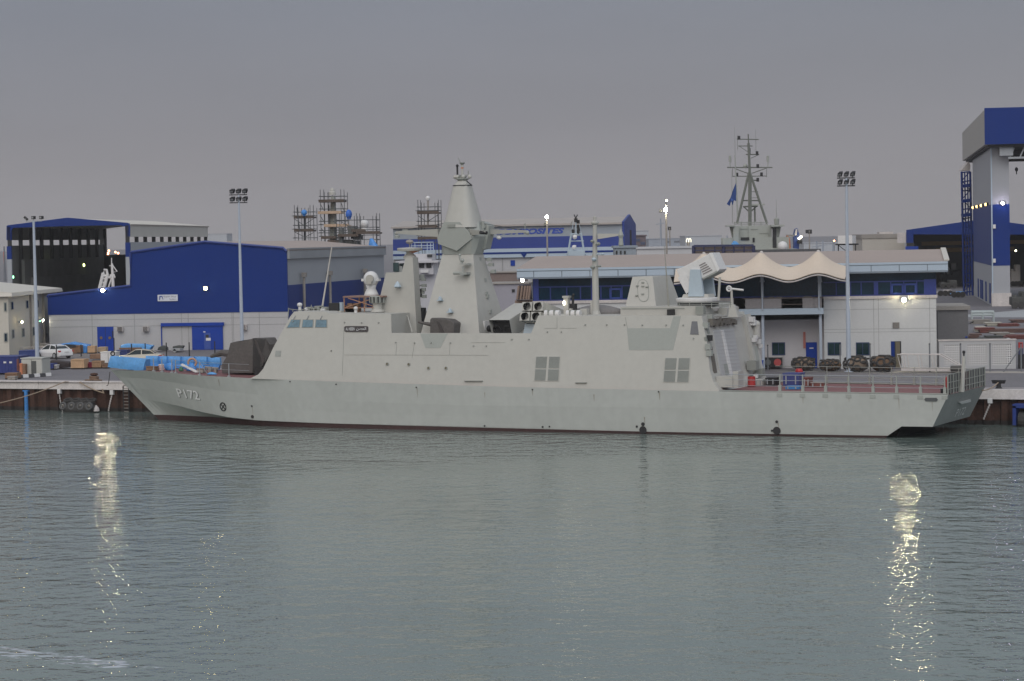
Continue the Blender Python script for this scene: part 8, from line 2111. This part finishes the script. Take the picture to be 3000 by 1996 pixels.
# steel yard at the far right
rr = random.Random(17)
yard_items = [(2846, 2900, 938, 950, CONCD, 'pale bent plate pile by the grey block', 5), (2868, 2925, 962, 976, REDD, 'long red brown steel stack right of the grey block', 3), (2900, 3010, 966, 976, mat('steel_brown', (.15, .09, .075), .8, var=.3), 'brown steel section stack at the right edge', 3), (2930, 2990, 950, 957, REDD, 'upper red brown beam stack at the right edge', 3), (2850, 2880, 958, 972, mat('cream_cover', (.45, .42, .36), .8), 'cream covered heap beside the red brown stack', 2), (2970, 3010, 938, 946, mat('steel_brown', (.15, .09, .075), .8, var=.3), 'small dark steel stack by the pale road', 3), (2912, 2968, 976, 986, CONCD, 'pale sheet pile before the brown section stack', 3), (2836, 2868, 980, 992, mat('steel_brown', (.15, .09, .075), .8, var=.3), 'brown steel stack against the grey block above the perforated wall', 3), (2945, 3010, 984, 994, REDD, 'lowest red brown stack at the right edge above the perforated wall', 3), (2890, 2940, 946, 956, mat('cream_cover', (.45, .42, .36), .8), 'cream sheeted flat stack below the pale road', 2), (2880, 2930, 986, 996, mat('machine_dark', (.07, .07, .065), .8, var=.4), 'dark scrap heap just above the perforated wall', 2)]
for x0, x1, y0, y1, m, lab, n_ in yard_items:
    p = gnd(x0, y1); fr = Frame(p.to_2d(), YAW + R(-6)); u1 = fr.px(x1, y1)[0]; zt = fr.px(x0, y0)[1]; t = thing('steel_stack', lab, 'steel stack', fr((u1 / 2, 1.5, ZQ)), 'steel stacks in the yard')
    for k in range(n_):
        b = MB(fr); h = (zt - ZQ) / n_; j = rr.uniform(-.4, .4); z = ZQ + h * k; b.box(j, u1 + j, .2 * k, 3.2, z, z + h * .35); b.box(j, u1 + j, .2 * k + .25, .2 * k + .35, z + h * .35, z + h * .7); b.box(j, u1 + j, .2 * k, 3.0, z + h * .7, z + h * .96); b.build('beam_layer', m, t)
t, fr, u1, zt = gbox('green_frame', 'pale green skeletal steel frame on the pale road', 'frame', 2848, 2912, 915, 945, 4, CONCD, style='cabinet')
for ch in list(t.children):
    bpy.data.objects.remove(ch)
b = MB(fr)
for u in (0, u1 * .5, u1):
    for d in (0, 4):
        b.tube([(u, d, ZQ), (u, d, zt)], .12, 5)
for z in (ZQ + .9, zt):
    b.tube([(0, 0, z), (u1, 0, z), (u1, 4, z), (0, 4, z), (0, 0, z)], .12, 5)
b.build('frame_bars', mat('pale_green', (.40, .45, .45), .6), t)
lb = [('rusty dark machinery left of the crane tower foot', 2760, 2815, 792, 806, DARK), ('white truck cab right of the crane tower', 2964, 2990, 776, 808, WHITE), ('dark truck and machinery right of the crane tower foot', 2966, 3020, 855, 895, mat('machine_dark', (.07, .07, .065), .8, var=.4)), ('blue and white covered boats left of the crane tower foot', 2790, 2826, 855, 866, TARPL), ('white hull lying beside the covered boats', 2750, 2790, 850, 862, CONC), ('white shed wall behind the office end', 2776, 2803, 772, 802, WHITE), ('dark vehicles under the workshop mouth', 2755, 2805, 822, 840, mat('machine_dark', (.07, .07, .065), .8, var=.4))]
for lab, x0, x1, y0, y1, m in lb:
    gy = {806: 836, 808: 838, 895: 905, 866: 872, 862: 868, 802: 834, 840: 846}[y1]
    p = gnd(x0, gy); fr = Frame(p.to_2d(), YAW); u1 = fr.px(x1, gy)[0]; zt = max(fr.px(x0, y0)[1], ZQ + .8); t = thing('yard_machine' if 'boat' not in lab and 'wall' not in lab else 'yard_store', lab, 'yard equipment', fr((u1 / 2, 1, ZQ)), 'distant yard equipment'); b = MB(fr)
    b.box(0, u1 * .6, 0, 2.5, ZQ + .5, ZQ + (zt - ZQ) * .7); b.box(u1 * .5, u1, 0, 2.4, ZQ + .4, zt); b.box(u1 * .1, u1 * .3, .3, 2, ZQ, zt - (zt - ZQ) * .2); b.build('body', m, t, bevel=.15)
    for f in (.15, .5, .85):
        b = MB(fr); b.tube([(u1 * f, -.05, ZQ + .5), (u1 * f, .4, ZQ + .5)], .5, 12); b.build('wheel', RUBBER, t)

# ------------------------------------------------------------------ evening haze over the harbour
hz = MB(); hz.box(-2200, 1500, -330, 1750, -1.0, 62.0)
m = bpy.data.materials.new('haze_air'); m.use_nodes = True; nt = m.node_tree
nt.nodes.remove(nt.nodes['Principled BSDF']); pv = nt.nodes.new('ShaderNodeVolumePrincipled'); pv.inputs['Color'].default_value = (.90, .89, .91, 1); pv.inputs['Density'].default_value = .00013
nt.links.new(pv.outputs[0], nt.nodes['Material Output'].inputs['Volume'])
o = hz.build('haze', m); o['kind'] = 'stuff'
